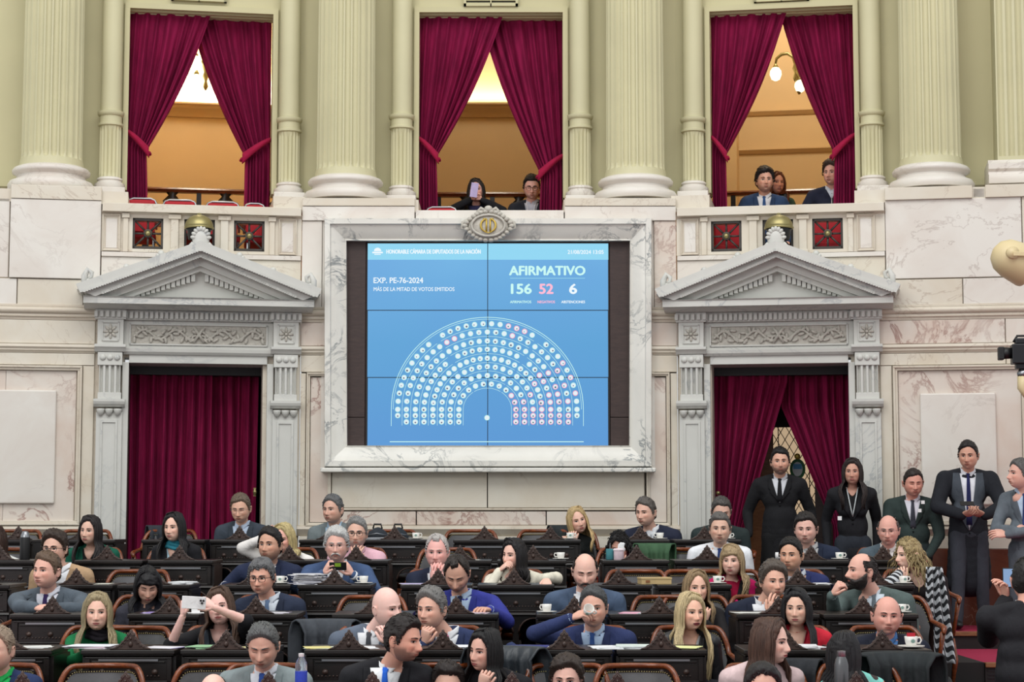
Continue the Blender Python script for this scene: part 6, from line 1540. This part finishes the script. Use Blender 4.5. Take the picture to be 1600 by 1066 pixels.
person(Y=9.5, row=5, px=1192, py=1078, label='top of a curly dark haired man below the woman in pale pink', short='the dark curls at the bottom', hair=(36, 32, 32), hk='curly', hl='short', vol=.012, hlen=.0, curls=360, gc=(40, 44, 52), top='suit', zf=1.11)
person(row=5, px=1318, py=1022, Y=10.75, label='woman seen from behind, long black hair and turquoise patterned blouse', short='the woman in the turquoise blouse', fem=True, hair=(26, 24, 28), hk='long', gc=(128, 214, 204), top='sweater', yaw=160, byaw=30, away=True, hlen=.16, skin=(206, 160, 140), bx=26, w=1.15, hx=.05, pattern=1)
# ------------------------------ standing
person(px=1219, py=722, Y=17.35, zf=2.075, stand=True, label='bearded man in long black coat standing in the right doorway, hands in pockets', short='the man in the doorway', hair=(24, 20, 20), gc=(26, 26, 29), top='coat', sc=(206, 208, 214), tie=(20, 20, 24), stubble=.5, beard=.004, vd=.22, w=1.06, skin=(196, 148, 124), yaw=-6, tc=(22, 22, 24), hands={-1: dict(o=(-.10, -.08, -.46), el=(-.35, .9, 0), f=(0, -.3, -1), hide=True), 1: dict(o=(.10, -.08, -.46), el=(.35, .9, 0), f=(0, -.3, -1), hide=True)}, nocuff=True, s=.98)
person(px=1332, py=738, Y=17.1, zf=2.075, stand=True, label='woman with long dark hair in black blazer and lanyard standing by the pilaster', short='the standing woman', fem=True, hair=(44, 32, 30), hk='long', part=.05, gc=(32, 32, 36), top='blazer', sc=(26, 26, 28), skinv=.08, yaw=-14, gaze=-.3, hlen=.24, skin=(186, 138, 116), lanyard=(200, 206, 208), w=1.1, tc=(40, 44, 52), hands={-1: dict(o=(-.05, .06, -.47), el=(-.35, .9, -.3), f=(.4, .5, -.8), hide=True), 1: dict(o=(.05, .06, -.47), el=(.35, .9, -.3), f=(-.4, .5, -.8), hide=True)}, s=1.0)
person(px=1427, py=755, Y=17.0, zf=2.075, stand=True, label='steward in dark green blazer and striped tie with badges, hands clasped', short='the steward', hair=(50, 40, 36), gc=(46, 58, 56), top='suit', sc=(216, 216, 226), tie=(60, 62, 72), vd=.26, pitch=8, closed=True, wx=1.08, th=.008, skin=(196, 138, 118), tc=(40, 48, 50), hands={-1: dict(o=(.10, -.18, -.44), f=(.7, -.1, -.6), up=(-.2, -1, .2), curl=.5, el=(-1, .3, -.4)), 1: dict(o=(-.10, -.20, -.44), f=(-.7, -.1, -.6), up=(.2, -1, .2), curl=.5, el=(1, .3, -.4))}, s=.97, w=1.1)
person(px=1513, py=712, Y=16.9, zf=2.075, stand=True, label='tall man in black raincoat over grey suit and navy tie, looking at phone', short='the tall man with a phone', hair=(36, 30, 30), gc=(34, 36, 42), lc=(70, 76, 84), lw=.075, top='coat', sc=(222, 224, 230), tie=(36, 40, 84), yaw=-22, gaze=-.4, pitch=6, th=.009, vd=.50, tl=.46, vw=.07, skin=(192, 142, 118), w=1.08, coat=.012, tc=(56, 58, 66), byaw=-4, hands={-1: dict(o=(.10, -.27, -.32), f=(.6, -.5, .2), up=(-.3, -.3, -.8), curl=.9, el=(-1, .2, -.5)), 1: dict(o=(-.10, -.27, -.32), f=(-.6, -.5, .2), up=(.3, -.3, -.8), curl=.9, el=(1, .2, -.5))}, feet={-1: (3.86, 16.8, 2.12), 1: (4.12, 16.9, 2.12)})
person(px=1594, py=742, Y=16.2, zf=2.075, stand=True, label='grey haired man in grey suit with crossed arms at the right edge', short='the man with crossed arms', hair=(110, 108, 106), gc=(104, 112, 120), top='suit', sc=(190, 208, 230), tie=(50, 64, 110), yaw=-72, byaw=-50, pitch=-6, w=1.1, skin=(208, 158, 138), tc=(84, 90, 98), hands={-1: dict(o=(.22, -.20, -.26), f=(.9, -.1, .1), up=(0, -.7, .6), curl=.5, el=(-.6, -.3, -1)), 1: dict(o=(-.24, -.22, -.30), f=(-.9, -.1, .1), up=(0, -.7, .6), curl=.5, el=(.5, -.4, -1))})
person(px=1606, py=908, Y=11.9, zf=1.46, stand=True, label='photographer in black coat seen from behind raising a phone at bottom right', short='the photographer', hair=(40, 38, 38), gc=(38, 38, 42), top='coat', away=True, yaw=160, byaw=160, th=.009, w=1.15, coat=.012, s=1.1, skin=(206, 150, 128), hands={1: dict(p=(1572, 938), dy=.38, f=(-.1, -.2, .95), up=(.6, .3, .2), curl=.8, el=(.4, .2, -1)), -1: dict(p=(1585, 902), dy=.40, f=(.7, -.2, .3), up=(.1, .2, 1), curl=.8, el=(-.9, 0, .1), hide=False)})
# ------------------------------ gallery
GZ = {'L': zfL, 'C': zfC, 'R': zfR}
person(px=744, py=299, Y=19.5, zf=zfC + .0, label='dark haired woman in the central gallery raising a lilac phone to her face', short='the woman in the central gallery', fem=True, hair=(34, 26, 26), hk='long', hlen=.18, gc=(26, 26, 30), top='blazer', sc=(52, 50, 84), pitch=-6, w=1.15, skin=(214, 160, 140), hands={-1: dict(p=(736, 312), dy=-.20, f=(.5, -.3, .6), up=(-.3, -.7, .5), curl=.9, el=(-1, 0, -.5)), 1: dict(p=(752, 312), dy=-.20, f=(-.5, -.3, .6), up=(.3, -.7, .5), curl=.9, el=(1, 0, -.5))})
person(px=831, py=293, Y=19.5, zf=zfC, label='man in glasses and dark coat looking down in the central gallery', short='the man in the central gallery', hair=(40, 34, 32), gc=(40, 42, 50), top='coat', sc=(190, 190, 200), glasses='dark', pitch=14, closed=True, lanyard=(220, 220, 224), skin=(214, 160, 140), hands={-1: dict(o=(-.02, -.2, -.45), f=(0, -1, 0)), 1: dict(o=(.02, -.2, -.45), f=(0, -1, 0))})
person(px=1195, py=283, Y=19.3, zf=zfR, label='young man with dark quiff, blue suit and tie at the right gallery rail', short='the young man in the right gallery', hair=(28, 24, 24), th=.022, gc=(48, 68, 100), top='suit', sc=(228, 230, 234), tie=(60, 92, 140), skin=(202, 152, 128), stubble=.2, hands={-1: dict(o=(-.02, -.12, -.45), f=(0, -1, 0)), 1: dict(o=(.02, -.12, -.45), f=(0, -1, 0))})
person(px=1214, py=287, Y=20.2, zf=zfR + .02, label='auburn haired woman in green hidden behind the young man in blue', short='the auburn haired woman', fem=True, hair=(120, 66, 40), hk='long', hlen=.16, gc=(84, 112, 92), top='sweater', skin=(206, 150, 130), yaw=10, hands={-1: dict(o=(-.02, -.1, -.45), f=(0, -1, 0)), 1: dict(o=(.02, -.1, -.45), f=(0, -1, 0))})
person(px=1300, py=272, Y=19.1, zf=zfR + .02, label='brown haired man in dark puffer jacket looking left in the right gallery', short='the man in the puffer jacket', hair=(66, 48, 38), th=.02, gc=(34, 38, 56), top='zip', sc=(200, 208, 220), yaw=-30, w=1.05, skin=(200, 150, 130), bx=-1, hands={-1: dict(o=(-.02, -.1, -.45), f=(0, -1, 0)), 1: dict(o=(.02, -.1, -.45), f=(0, -1, 0))})
build_people()
for k in PEOPLE:
    r = k.get('row')
    if r is not None and k['py'] < 1070 or (r is not None and 'Y' not in k):
        x = k['px'] + k.get('bx', 0)
        if not any(rr_ == r and abs(x - xx) < 34 for rr_, xx in CHAIRS): chair(r, x, 'leather armchair occupied by ' + k['short'], dy=.84 if r < 5 else .80)
# name each desk after its sitter where one sits right behind it
for r, row in enumerate(DESKS):
    for i, (a, b, c) in enumerate(row):
        cand = [k for k in PEOPLE if k.get('row') == r and a - 8 <= k['px'] <= b + 8 and k['py'] < 1060]
        if cand:
            k = min(cand, key=lambda q: abs(q['px'] - (a + b) / 2)); o = DESKOBJ[sum(len(q) for q in DESKS[:r]) + i]
            if not k.get('deskd'): k['deskd'] = 1; o['label'] = 'dark carved desk with pointed crest in front of ' + k['short']
# ================================================================ THINGS ON DESKS AND IN HANDS
def on_desk(px, r, dy=.2): P = at(px, 815, DY[r] + dy); P.z = desk_z(r); return P
crest_green = plain('printed emblem grey green', srgb(120, 150, 140), .5); redband = plain('red band', srgb(190, 30, 50), .5)
def make_cup():
    t = empty('coffee_cup')
    MB().lathe([(.016, .008), (.024, .012), (.030, .03), (.033, .058), (.031, .058), (.028, .03), (.02, .016), (.002, .014)], seg=24).build('bowl', M['porcelain'], t, smooth=True)
    MB().lathe([(.02, 0), (.045, .004), (.066, .010), (.066, .013), (.044, .008), (.002, .006)], seg=24).build('saucer', M['porcelain'], t, smooth=True)
    MB().tube([(.030, 0, .05), (.045, 0, .052), (.052, 0, .038), (.044, 0, .024), (.027, 0, .024)], .0045, 6).build('handle', M['porcelain'], t, smooth=True)
    MB().sphere((0, -.0315, .036), (.011, .002, .010), 10, 6).build('emblem', crest_green, t)
    return t
cup0 = None
for px, r, lb, rz in ((439, 2, 'white cup and saucer between the stubbled man and the paper stack', 0), (569, 2, 'white cup and saucer right of the moustached man', 3.1), (650, 0, 'white cup and saucer beside the dark backpacks', 0), (891, 0, 'white cup and saucer before the blonde woman in black', 0),
    (1031, 0, 'white cup and saucer before the man in the navy zipped jacket', 3), (876, 1, 'white cup and saucer right of the woman in cream sweater', 3.1), (1120, 2, 'white cup and saucer before the blonde woman in magenta', 0), (1311, 1, 'white cup and saucer right of the dark haired man below the doorway', 0),
    (1410, 2, 'white cup and saucer before the curly blonde woman', .2), (854, 3, 'white cup and saucer left of the balding man in slate blue', 2.6), (1420, 4, 'white cup with red topped sachets before the man in blue sweater', .1), (1406, 3, 'white cup behind the bald man in a blue sweater', 0), (1137, 0, 'small white cup beside the man in dark green', 0)):
    if cup0 is None: cup0 = make_cup(); t = cup0
    else: t = copy_tree(cup0)
    t.location = on_desk(px, r, .12); t.rotation_euler = (0, 0, rz)
    if px == 1420: t.scale = (1.2, 1.2, 1.2); MB().box(-.022, .018, -.012, .0, .045, .075).build('sachet', redband, t)
    tag(t, lb, 'cup', 'white cups and saucers on the desks')
def sheets(px, r, n, w_, label, cols, dy=.2, d=.2, h=.0012, name='papers'):
    t = thing(name, label, 'papers', on_desk(px, r, dy)); rr = random.Random(px)
    for i in range(n):
        a = rr.uniform(-.35, .35); m = MB().box(-w_ / 2, w_ / 2, -d / 2, d / 2, i * h, i * h + h * .9); m.xf(Matrix.Translation((rr.uniform(-.02, .02), rr.uniform(-.02, .02), 0)) @ Matrix.Rotation(a, 4, 'Z')); m.build('sheet', cloth(cols[i % len(cols)]), t)
    return t
sheets(484, 2, 16, .20, 'thick pile of papers and folders beside the moustached man', [(212, 212, 216), (170, 170, 182), (225, 224, 224)], .15, .26, .0046, 'paper_stack')
sheets(146, 4, 4, .26, 'white and pink sheets under the woman in green', [(228, 230, 234), (222, 196, 206), (214, 216, 222)], .15, h=.004)
sheets(60, 4, 3, .16, 'small white papers left on a desk at the lower left', [(214, 214, 210), (190, 192, 196)], .2)
sheets(255, 4, 3, .20, 'scattered papers between the two women holding the left desks', [(216, 214, 220), (150, 140, 190)], .15)
sheets(322, 4, 3, .14, 'light green and white papers under the woman holding a phone', [(150, 190, 150), (214, 216, 218)], .15, h=.004)
sheets(390, 4, 2, .10, 'small yellow paper right of the long haired woman', [(214, 206, 150)], .15)
sheets(500, 4, 3, .16, 'yellow edged notes at the left of the bald man in grey', [(216, 206, 140), (200, 210, 190)], .15)
sheets(572, 4, 3, .14, 'white sheets below the bald man in grey', [(226, 226, 228)], .15)
sheets(722, 4, 4, .18, 'white papers under the man with the pink tie', [(228, 230, 234)], .1, h=.004)
sheets(828, 4, 3, .22, 'blue folder and white sheet left of the man drinking', [(60, 64, 120), (216, 218, 226)], .15, h=.004)
sheets(948, 4, 3, .16, 'white sheets right of the man drinking', [(226, 228, 230)], .12, h=.003)
sheets(993, 4, 4, .22, 'pile of white sheets left of the blonde woman in leather', [(230, 232, 234), (206, 216, 210)], .15, h=.004)
sheets(1062, 4, 3, .20, 'pale yellow papers under the blonde woman in leather', [(222, 224, 160), (210, 212, 214)], .12, h=.003)
sheets(1256, 4, 3, .17, 'folded white paper under the woman in red', [(226, 226, 228)], .12, h=.006)
sheets(430, 3, 3, .20, 'papers before the curly grey haired man', [(196, 194, 200), (170, 160, 180)], .12)
sheets(248, 3, 3, .20, 'violet edged papers before the woman in the quilted vest', [(150, 130, 190), (204, 204, 212)], .12)
sheets(744, 3, 3, .16, 'papers before the man in royal blue', [(196, 176, 186), (210, 210, 216)], .12)
sheets(985, 3, 3, .12, 'pink edged papers right of the man in slate blue', [(226, 170, 190), (214, 214, 220)], .12)
sheets(1165, 3, 2, .14, 'small notes left of the man with finger on lips', [(206, 206, 200)], .15)
sheets(290, 2, 3, .14, 'open white booklet right of the empty brown armchair', [(224, 226, 228)], .15, h=.006)
sheets(163, 2, 2, .10, 'small papers right of the man in the tan jacket', [(206, 206, 196)], .15)
sheets(648, 2, 3, .18, 'violet and white papers left of the elderly man', [(180, 170, 206), (214, 214, 220)], .12)
sheets(588, 0, 4, .18, 'dark folders in front of the backpacks', [(90, 92, 100), (200, 202, 206)], .12, h=.004)
sheets(740, 1, 2, .12, 'small papers on the second row desk behind the man in royal blue', [(206, 200, 190)], .12)
sheets(1285, 2, 2, .10, 'small white papers right of the man in bright navy', [(222, 222, 224)], .12, h=.004)
# cardboard box
t = thing('cardboard_box', 'flat tan cardboard box on a third row desk', 'box', on_desk(1022, 2, .15), .15)
MB().box(-.11, .11, -.07, .07, 0, .042).build('box_body', M['card'], t, bevel=.002); MB().box(-.113, .113, -.073, .073, .034, .048).build('lid', M['card'], t, bevel=.002)
MB().box(-.08, -.05, -.0745, -.073, .012, .028).build('printed_mark', M['nosing'], t)
# bottles, flask, mugs
def bottle(name, label, P, prof, mat, parts=()):
    t = thing(name, label, 'bottle', P); MB().lathe(prof, seg=24).build('bottle_body', mat, t, auto=60)
    for n, pf, m in parts: MB().lathe(pf, seg=24).build(n, m, t, auto=60)
    return t
bottle('thermos_flask', 'tall black thermos flask with steel top on the second row left desk', on_desk(40, 1, .2), [(.038, 0), (.040, .01), (.040, .16), (.036, .175)], M['black'], [('steel_cap', [(.036, .175), (.034, .19), (.026, .21), (.02, .222), (.002, .224)], M['chrome'])])
gm, nt, b = newmat('clear bottle plastic'); setp(b, Roughness=.08); b.inputs['Base Color'].default_value = (.85, .9, .95, 1); b.inputs['Transmission Weight'].default_value = .9; b.inputs['IOR'].default_value = 1.33
P = on_desk(473, 5, .12)
bottle('water_bottle', 'clear plastic water bottle with white cap and blue label, bottom left', P, [(.030, 0), (.032, .01), (.032, .13), (.030, .15), (.015, .178), (.013, .185)], gm, [('bottle_cap', [(.014, .183), (.015, .186), (.015, .20), (.002, .202)], M['white']), ('bottle_label', [(.0325, .05), (.0327, .052), (.0327, .105), (.0325, .107)], cloth((60, 80, 190)))])
bottle('steel_bottle', 'grey steel bottle with silver cap beside the woman in turquoise', on_desk(1311, 5, .1), [(.036, 0), (.038, .01), (.038, .14), (.03, .17), (.022, .185)], plain('gunmetal', srgb(104, 106, 108), .35, .6), [('bottle_cap', [(.022, .185), (.024, .19), (.024, .215), (.002, .218)], M['chrome'])])
bottle('mate_cup', 'teal metal mate cup with steel straw on the second row desk', on_desk(953, 1, .15), [(.030, 0), (.033, .004), (.033, .08), (.030, .085)], cloth((70, 130, 138)), [('straw', [(.004, .05), (.004, .13), (.001, .131)], M['chrome'])])
bottle('sugar_jar', 'pale pink lidded jar right of the teal mate cup', on_desk(966.5, 1, .12), [(.038, 0), (.040, .004), (.040, .072)], cloth((222, 200, 208)), [('jar_lid', [(.043, .072), (.044, .08), (.036, .088), (.002, .09)], cloth((230, 214, 218)))])
t = thing('tissue', 'white crumpled tissue held at the face of the curly black haired woman', 'tissue', at(971, 856, 15.45)); m = MB().sphere((0, 0, 0), (.035, .012, .04), 12, 8)
for i in range(len(m.v)): v = m.v[i]; q = noise.noise(Vector(v) * 40) * .02; m.v[i] = (v[0] + q, v[1], v[2] + q)
m.build('tissue_paper', M['white'], t)
# folded white table cushion at the man in bright navy
t = thing('paper_roll', 'white paper roll lying left of the man in bright navy', 'roll', on_desk(1219, 1, .15)); MB().tube([(-.04, 0, .03), (.05, 0, .03)], .028, 16).build('roll_paper', M['white'], t, smooth=True)
# phones
def phone(label, P, w_, h_, rot, case, screen=None, cams=False, patchc=None):
    t = thing('mobile_phone', label, 'phone', P); t.rotation_euler = rot
    MB().box(-w_ / 2, w_ / 2, -.004, .004, -h_ / 2, h_ / 2).build('case', case, t, bevel=.003)
    if screen: MB().box(-w_ / 2 + .005, w_ / 2 - .005, -.0052, -.0042, -h_ / 2 + .006, h_ / 2 - .006).build('display', screen, t)
    if cams:
        c = MB().box(w_ / 2 - .040, w_ / 2 - .006, -.006, -.004, -h_ / 2 + .036, h_ / 2 - .004).build('camera_plate', cloth((206, 206, 208)), t, bevel=.001)
        for x, z in ((-.031, .024), (-.015, .024), (-.023, .009)): MB().lathe([(.0068, 0), (.0068, .003), (.004, .0032)], seg=14).xf(Matrix.Translation((w_ / 2 + x, -.006, -h_ / 2 + .040 + z - .012)) @ Matrix.Rotation(pi / 2, 4, 'X')).build('lens', M['black'], t)
    if patchc: MB().box(-.022, .022, -.0056, -.0042, -.002, h_ / 2 - .006).build('sticker', patchc, t)
    return t
phone('white phone held up sideways by the long haired woman', at(303, 942, 11.60), .145, .075, (0, radians(3), 0), cloth((222, 222, 222)), cams=True)
t = thing('name_card', 'white folded card standing on the desk behind the white phone', 'card', on_desk(308, 3, .1)); MB().prism([(-.028, 0), (.028, 0), (.028, .085), (-.028, .085)], -.001, .001).build('card_face', M['white'], t); MB().box(-.06, .06, -.03, .05, 0, .003).build('card_foot', M['white'], t)
phone('dark phone with green sticker held by the moustached man', at(528, 885, 14.05), .125, .062, (radians(20), 0, 0), M['black'], patchc=cloth((150, 190, 60)))
phone('black phone in the hands of the tall man', at(1511, 787, 16.55), .12, .06, (radians(-55), 0, 0), M['black'])
phone('black phone with lit display held up by the photographer', at(1575, 903, 12.34), .072, .125, (0, 0, 0), M['black'], emit('phone display', srgb(150, 180, 220), .8))
phone('lilac phone held by the woman in the central gallery', at(741, 297, 19.22), .075, .15, (0, radians(8), 0), cloth((190, 176, 214)))
# cup being drunk from
t = copy_tree(cup0); t.location = at(917, 959, 11.78); t.rotation_euler = (radians(50), radians(20), 0); tag(t, 'white cup tilted to the mouth of the man in navy', 'cup', 'white cups and saucers on the desks')
for ch in list(t.children):
    if ch.name.startswith('saucer'): bpy.data.objects.remove(ch)
# coats and bags
def drape(px, r, label, col, dy=.76, w_=.40, front=.25, back=.3, name='draped_coat', kind='wool', stripes=None, dx=0, hz=.87):
    P = at(px, 815, DY[r] + dy); P.z = TZ[r]; t = thing(name, label, 'coat', P); rr = random.Random(px)
    A = w_ / .262 / 2
    def f(s, q):
        a = (-A + 2 * A * s) + dx; top = hz - .10 * max(0, abs(a) - .75) ** 2; L = front + back; u = q * L
        ph = .018 * sin(a * 14 + rr.random() * 0 + q * 2) + .01 * noise.noise(Vector((a * 4, q * 4, px)))
        if u < front: rad = .235 - .02; z = top + .01 - (front - u); rad -= .03 + ph
        else: rad = .285 + .03 + ph; z = top + .01 - (u - front)
        k = abs(u - front)
        if k < .04: rad = .26 + (1 if u > front else -1) * .045 * (k / .04) ** .5; z = top + .035 - .02 * (k / .04)
        return (rad * sin(a), .02 + rad * cos(a), z)
    o = MB().grid(f, 34, 30).build('cloth', stripes or cloth(col, kind), t, smooth=True); s_ = o.modifiers.new('s', 'SOLIDIFY'); s_.thickness = .012
    return t
drape(243, 0, 'dark grey coat draped over the chair before the left curtain', (52, 56, 62), w_=.26)
drape(506, 4, 'dark grey coat draped over the chair left of the bald man', (68, 72, 78), dy=.86, w_=.44, front=.3, back=.6)
drape(790, 5, 'dark leather coat over the chair behind the black haired woman in profile', (44, 50, 56), dy=.8, w_=.5, kind='leather', hz=.93)
drape(1412, 5, 'large dark grey coat over the chair at the bottom right', (44, 48, 50), w_=.55, hz=.90, back=.6)
drape(1252, 5, 'dark coat over the chair right of the woman in pale pink', (44, 46, 50), w_=.3, hz=.86)
drape(1026, 1, 'green padded jacket hung over the chair of the curly black haired woman', (66, 96, 70), dy=.70, w_=.34, name='padded_jacket')
drape(877, 0, 'dark ribbed coat over the chair of the blonde woman in black', (46, 50, 52), w_=.22)
sm_, nt, b = newmat('black and white striped fabric'); wv = N(nt, 'ShaderNodeTexWave'); wv.bands_direction = 'DIAGONAL'; wv.inputs['Scale'].default_value = 9; wv.inputs['Distortion'].default_value = 1.5; nt.links.new(coords(nt, rnd=False), wv.inputs[0]); r_ = ramp(nt, wv.outputs['Color'], [(.5, srgb(34, 34, 38)), (.56, srgb(196, 200, 204))]); nt.links.new(r_, b.inputs['Base Color']); setp(b, Roughness=.9)
t = thing('striped_shawl', 'black and white striped shawl hanging beside the curly blonde woman', 'shawl', at(1458, 815, 14.2)); zt, zb = at(1458, 886, 14.2).z - 3, at(1458, 1036, 14.2).z - 3
t.location.z = 3
def shf(s, q):
    wd = .09 + .10 * q - .04 * max(0, q - .8); return ((s - .5) * wd * 1.1 + .03 * q, .03 * sin(s * 16 + q * 3) - .08 * q, zt + (zb - zt) * q)
o = MB().grid(shf, 30, 26).build('shawl_cloth', sm_, t, smooth=True); s_ = o.modifiers.new('s', 'SOLIDIFY'); s_.thickness = .01
t = thing('striped_wrap', 'black and white striped wrap around the curly blonde woman\'s left arm', 'shawl', at(1392, 906, 14.12))
MB().tube([(-.10, 0, -.09), (-.04, -.03, -.05), (.03, -.02, .0), (.07, .04, .05)], [.05, .055, .05, .03], 14).build('wrap_cloth', sm_, t, smooth=True)
def backpack(px, r, label, col, dy=.7, s=1, zz=.86):
    P = at(px, 815, DY[r] + dy); P.z = TZ[r] + zz - .30; t = thing('backpack', label, 'bag', P)
    m = MB().sphere((0, 0, .15), (.15 * s, .09, .17), 20, 14)
    for i in range(len(m.v)): v = Vector(m.v[i]); q = 1 + .10 * noise.noise(v * 9); m.v[i] = (v.x * q, v.y * q, v.z * (1 + .05 * noise.noise(v * 14)))
    m.build('bag_body', cloth(col), t, smooth=True)
    m = MB().sphere((0, -.07, .10), (.11 * s, .045, .09), 16, 10); m.build('front_pocket', cloth(tuple(int(c * .8) for c in col)), t, smooth=True)
    MB().tube([(-.04, 0, .31), (-.03, 0, .35), (.03, 0, .35), (.04, 0, .31)], .008, 6).build('grab_handle', M['black'], t, smooth=True)
    MB().tube([(-.10, -.06, .25), (0, -.10, .27), (.10, -.06, .25)], .005, 5).build('zipper', M['chrome'], t, smooth=True)
backpack(590, 0, 'dark grey backpack slumped on the back row chair, left of two', (50, 54, 60), s=.8); backpack(622, 0, 'dark grey backpack slumped on the back row chair, right of two', (44, 50, 56), dy=.72, s=.75)
# seats for the three blank corners: hanging net bag left of the lobby
# ---------------------------------------------------------------- television camera and spotlight at the right edge
P = at(1586, 552, 15.5); t = thing('television_camera', 'black television camera on a beige swivel post at the right edge', 'camera', P, radians(-8))
MB().box(-.03, .22, -.08, .08, -.09, .07).build('camera_body', M['darkmetal'], t, bevel=.008)
MB().tube([(-.03, 0, 0), (-.11, -.01, 0)], [.045, .05], 18).build('lens', M['black'], t, smooth=True); MB().box(-.135, -.09, -.06, .05, -.055, .05).build('lens_hood', M['black'], t, bevel=.008)
MB().box(.0, .12, -.05, .05, .07, .12).build('viewfinder', M['darkmetal'], t, bevel=.01); MB().tube([(-.01, 0, .09), (.02, 0, .14), (.1, 0, .14), (.14, 0, .1)], .01, 8).build('top_handle', M['black'], t, smooth=True)
MB().box(.0, .12, -.05, .05, -.13, -.09).build('mount_plate', M['darkmetal'], t, bevel=.004); MB().lathe([(.02, -.2), (.045, -.19), (.05, -.16), (.03, -.13)], (.06, 0, 0), 16).build('swivel_head', M['chrome'], t, smooth=True)
MB().tube([(.06, 0, -.18), (.055, 0, -.28), (.09, 0, -.34), (.16, 0, -.36), (.5, .2, -.36), (1.0, 2.0, -.36)], [.045, .045, .04, .035, .035, .035], 14).build('bracket_arm', M['beigemetal'], t, smooth=True)
P = at(1580, 405, 15.5); t = thing('spotlight', 'beige domed spotlight housing at the right edge', 'lamp', P)
m = MB().lathe([(.16, -.17), (.165, -.15), (.16, 0), (.14, .08), (.09, .14), (.03, .165), (.002, .168)], seg=28); m.xf(Matrix.Rotation(radians(-62), 4, 'Y') @ Matrix.Rotation(radians(10), 4, 'X')); m.build('housing', M['beigemetal'], t, smooth=True)
MB().lathe([(.05, -.02), (.05, .02)], seg=20).xf(Matrix.Translation((-.03, -.16, .03)) @ Matrix.Rotation(pi / 2, 4, 'X')).build('pivot', M['beigemetal'], t, smooth=True)
MB().box(-.03, .16, -.19, -.165, .0, .035).box(.14, .4, -.19, .02, -.01, .04).build('yoke', M['beigemetal'], t, bevel=.004)
MB().tube([(.3, 0, .015), (.6, .2, .015), (1.0, 2.1, .015)], .03, 10).build('wall_arm', M['beigemetal'], t, smooth=True)
# badges of the steward and the standing woman
for px, py, Y, lb, w_ in ((1442, 785, 16.80, 'small white badge on the steward\'s lapel', .03), (1437, 798, 16.79, 'lower white badge on the steward\'s jacket', .03), (1312, 810, 16.92, 'white card clipped at the standing woman\'s waist', .035)):
    t = thing('name_badge', lb, 'badge', at(px, py, Y)); MB().box(-w_ / 2, w_ / 2, -.004, .004, -w_ / 2, w_ / 2).build('badge_plate', M['white'], t)

pm, nt, b = newmat('turquoise patterned fabric'); v = coords(nt, rnd=False); vo = N(nt, 'ShaderNodeTexVoronoi'); vo.inputs['Scale'].default_value = 13; nt.links.new(v, vo.inputs['Vector'])
c1 = ramp(nt, vo.outputs['Distance'], [(.34, (1, 1, 1, 1)), (.38, (0, 0, 0, 1))]); sc2 = N(nt, 'ShaderNodeSeparateColor'); nt.links.new(vo.outputs['Color'], sc2.inputs[0])
nt.links.new(mixc(nt, c1, srgb(136, 218, 206), ramp(nt, sc2.outputs[0], [(.3, srgb(136, 218, 206)), (.35, srgb(60, 50, 48)), (.75, srgb(60, 50, 48)), (.8, srgb(196, 110, 70))])), b.inputs['Base Color']); setp(b, Roughness=.8)
for k in PEOPLE:
    if k.get('pattern'):
        for ch in k['root'].children:
            if ch.name.startswith('sweater'): ch.data.materials[0] = pm
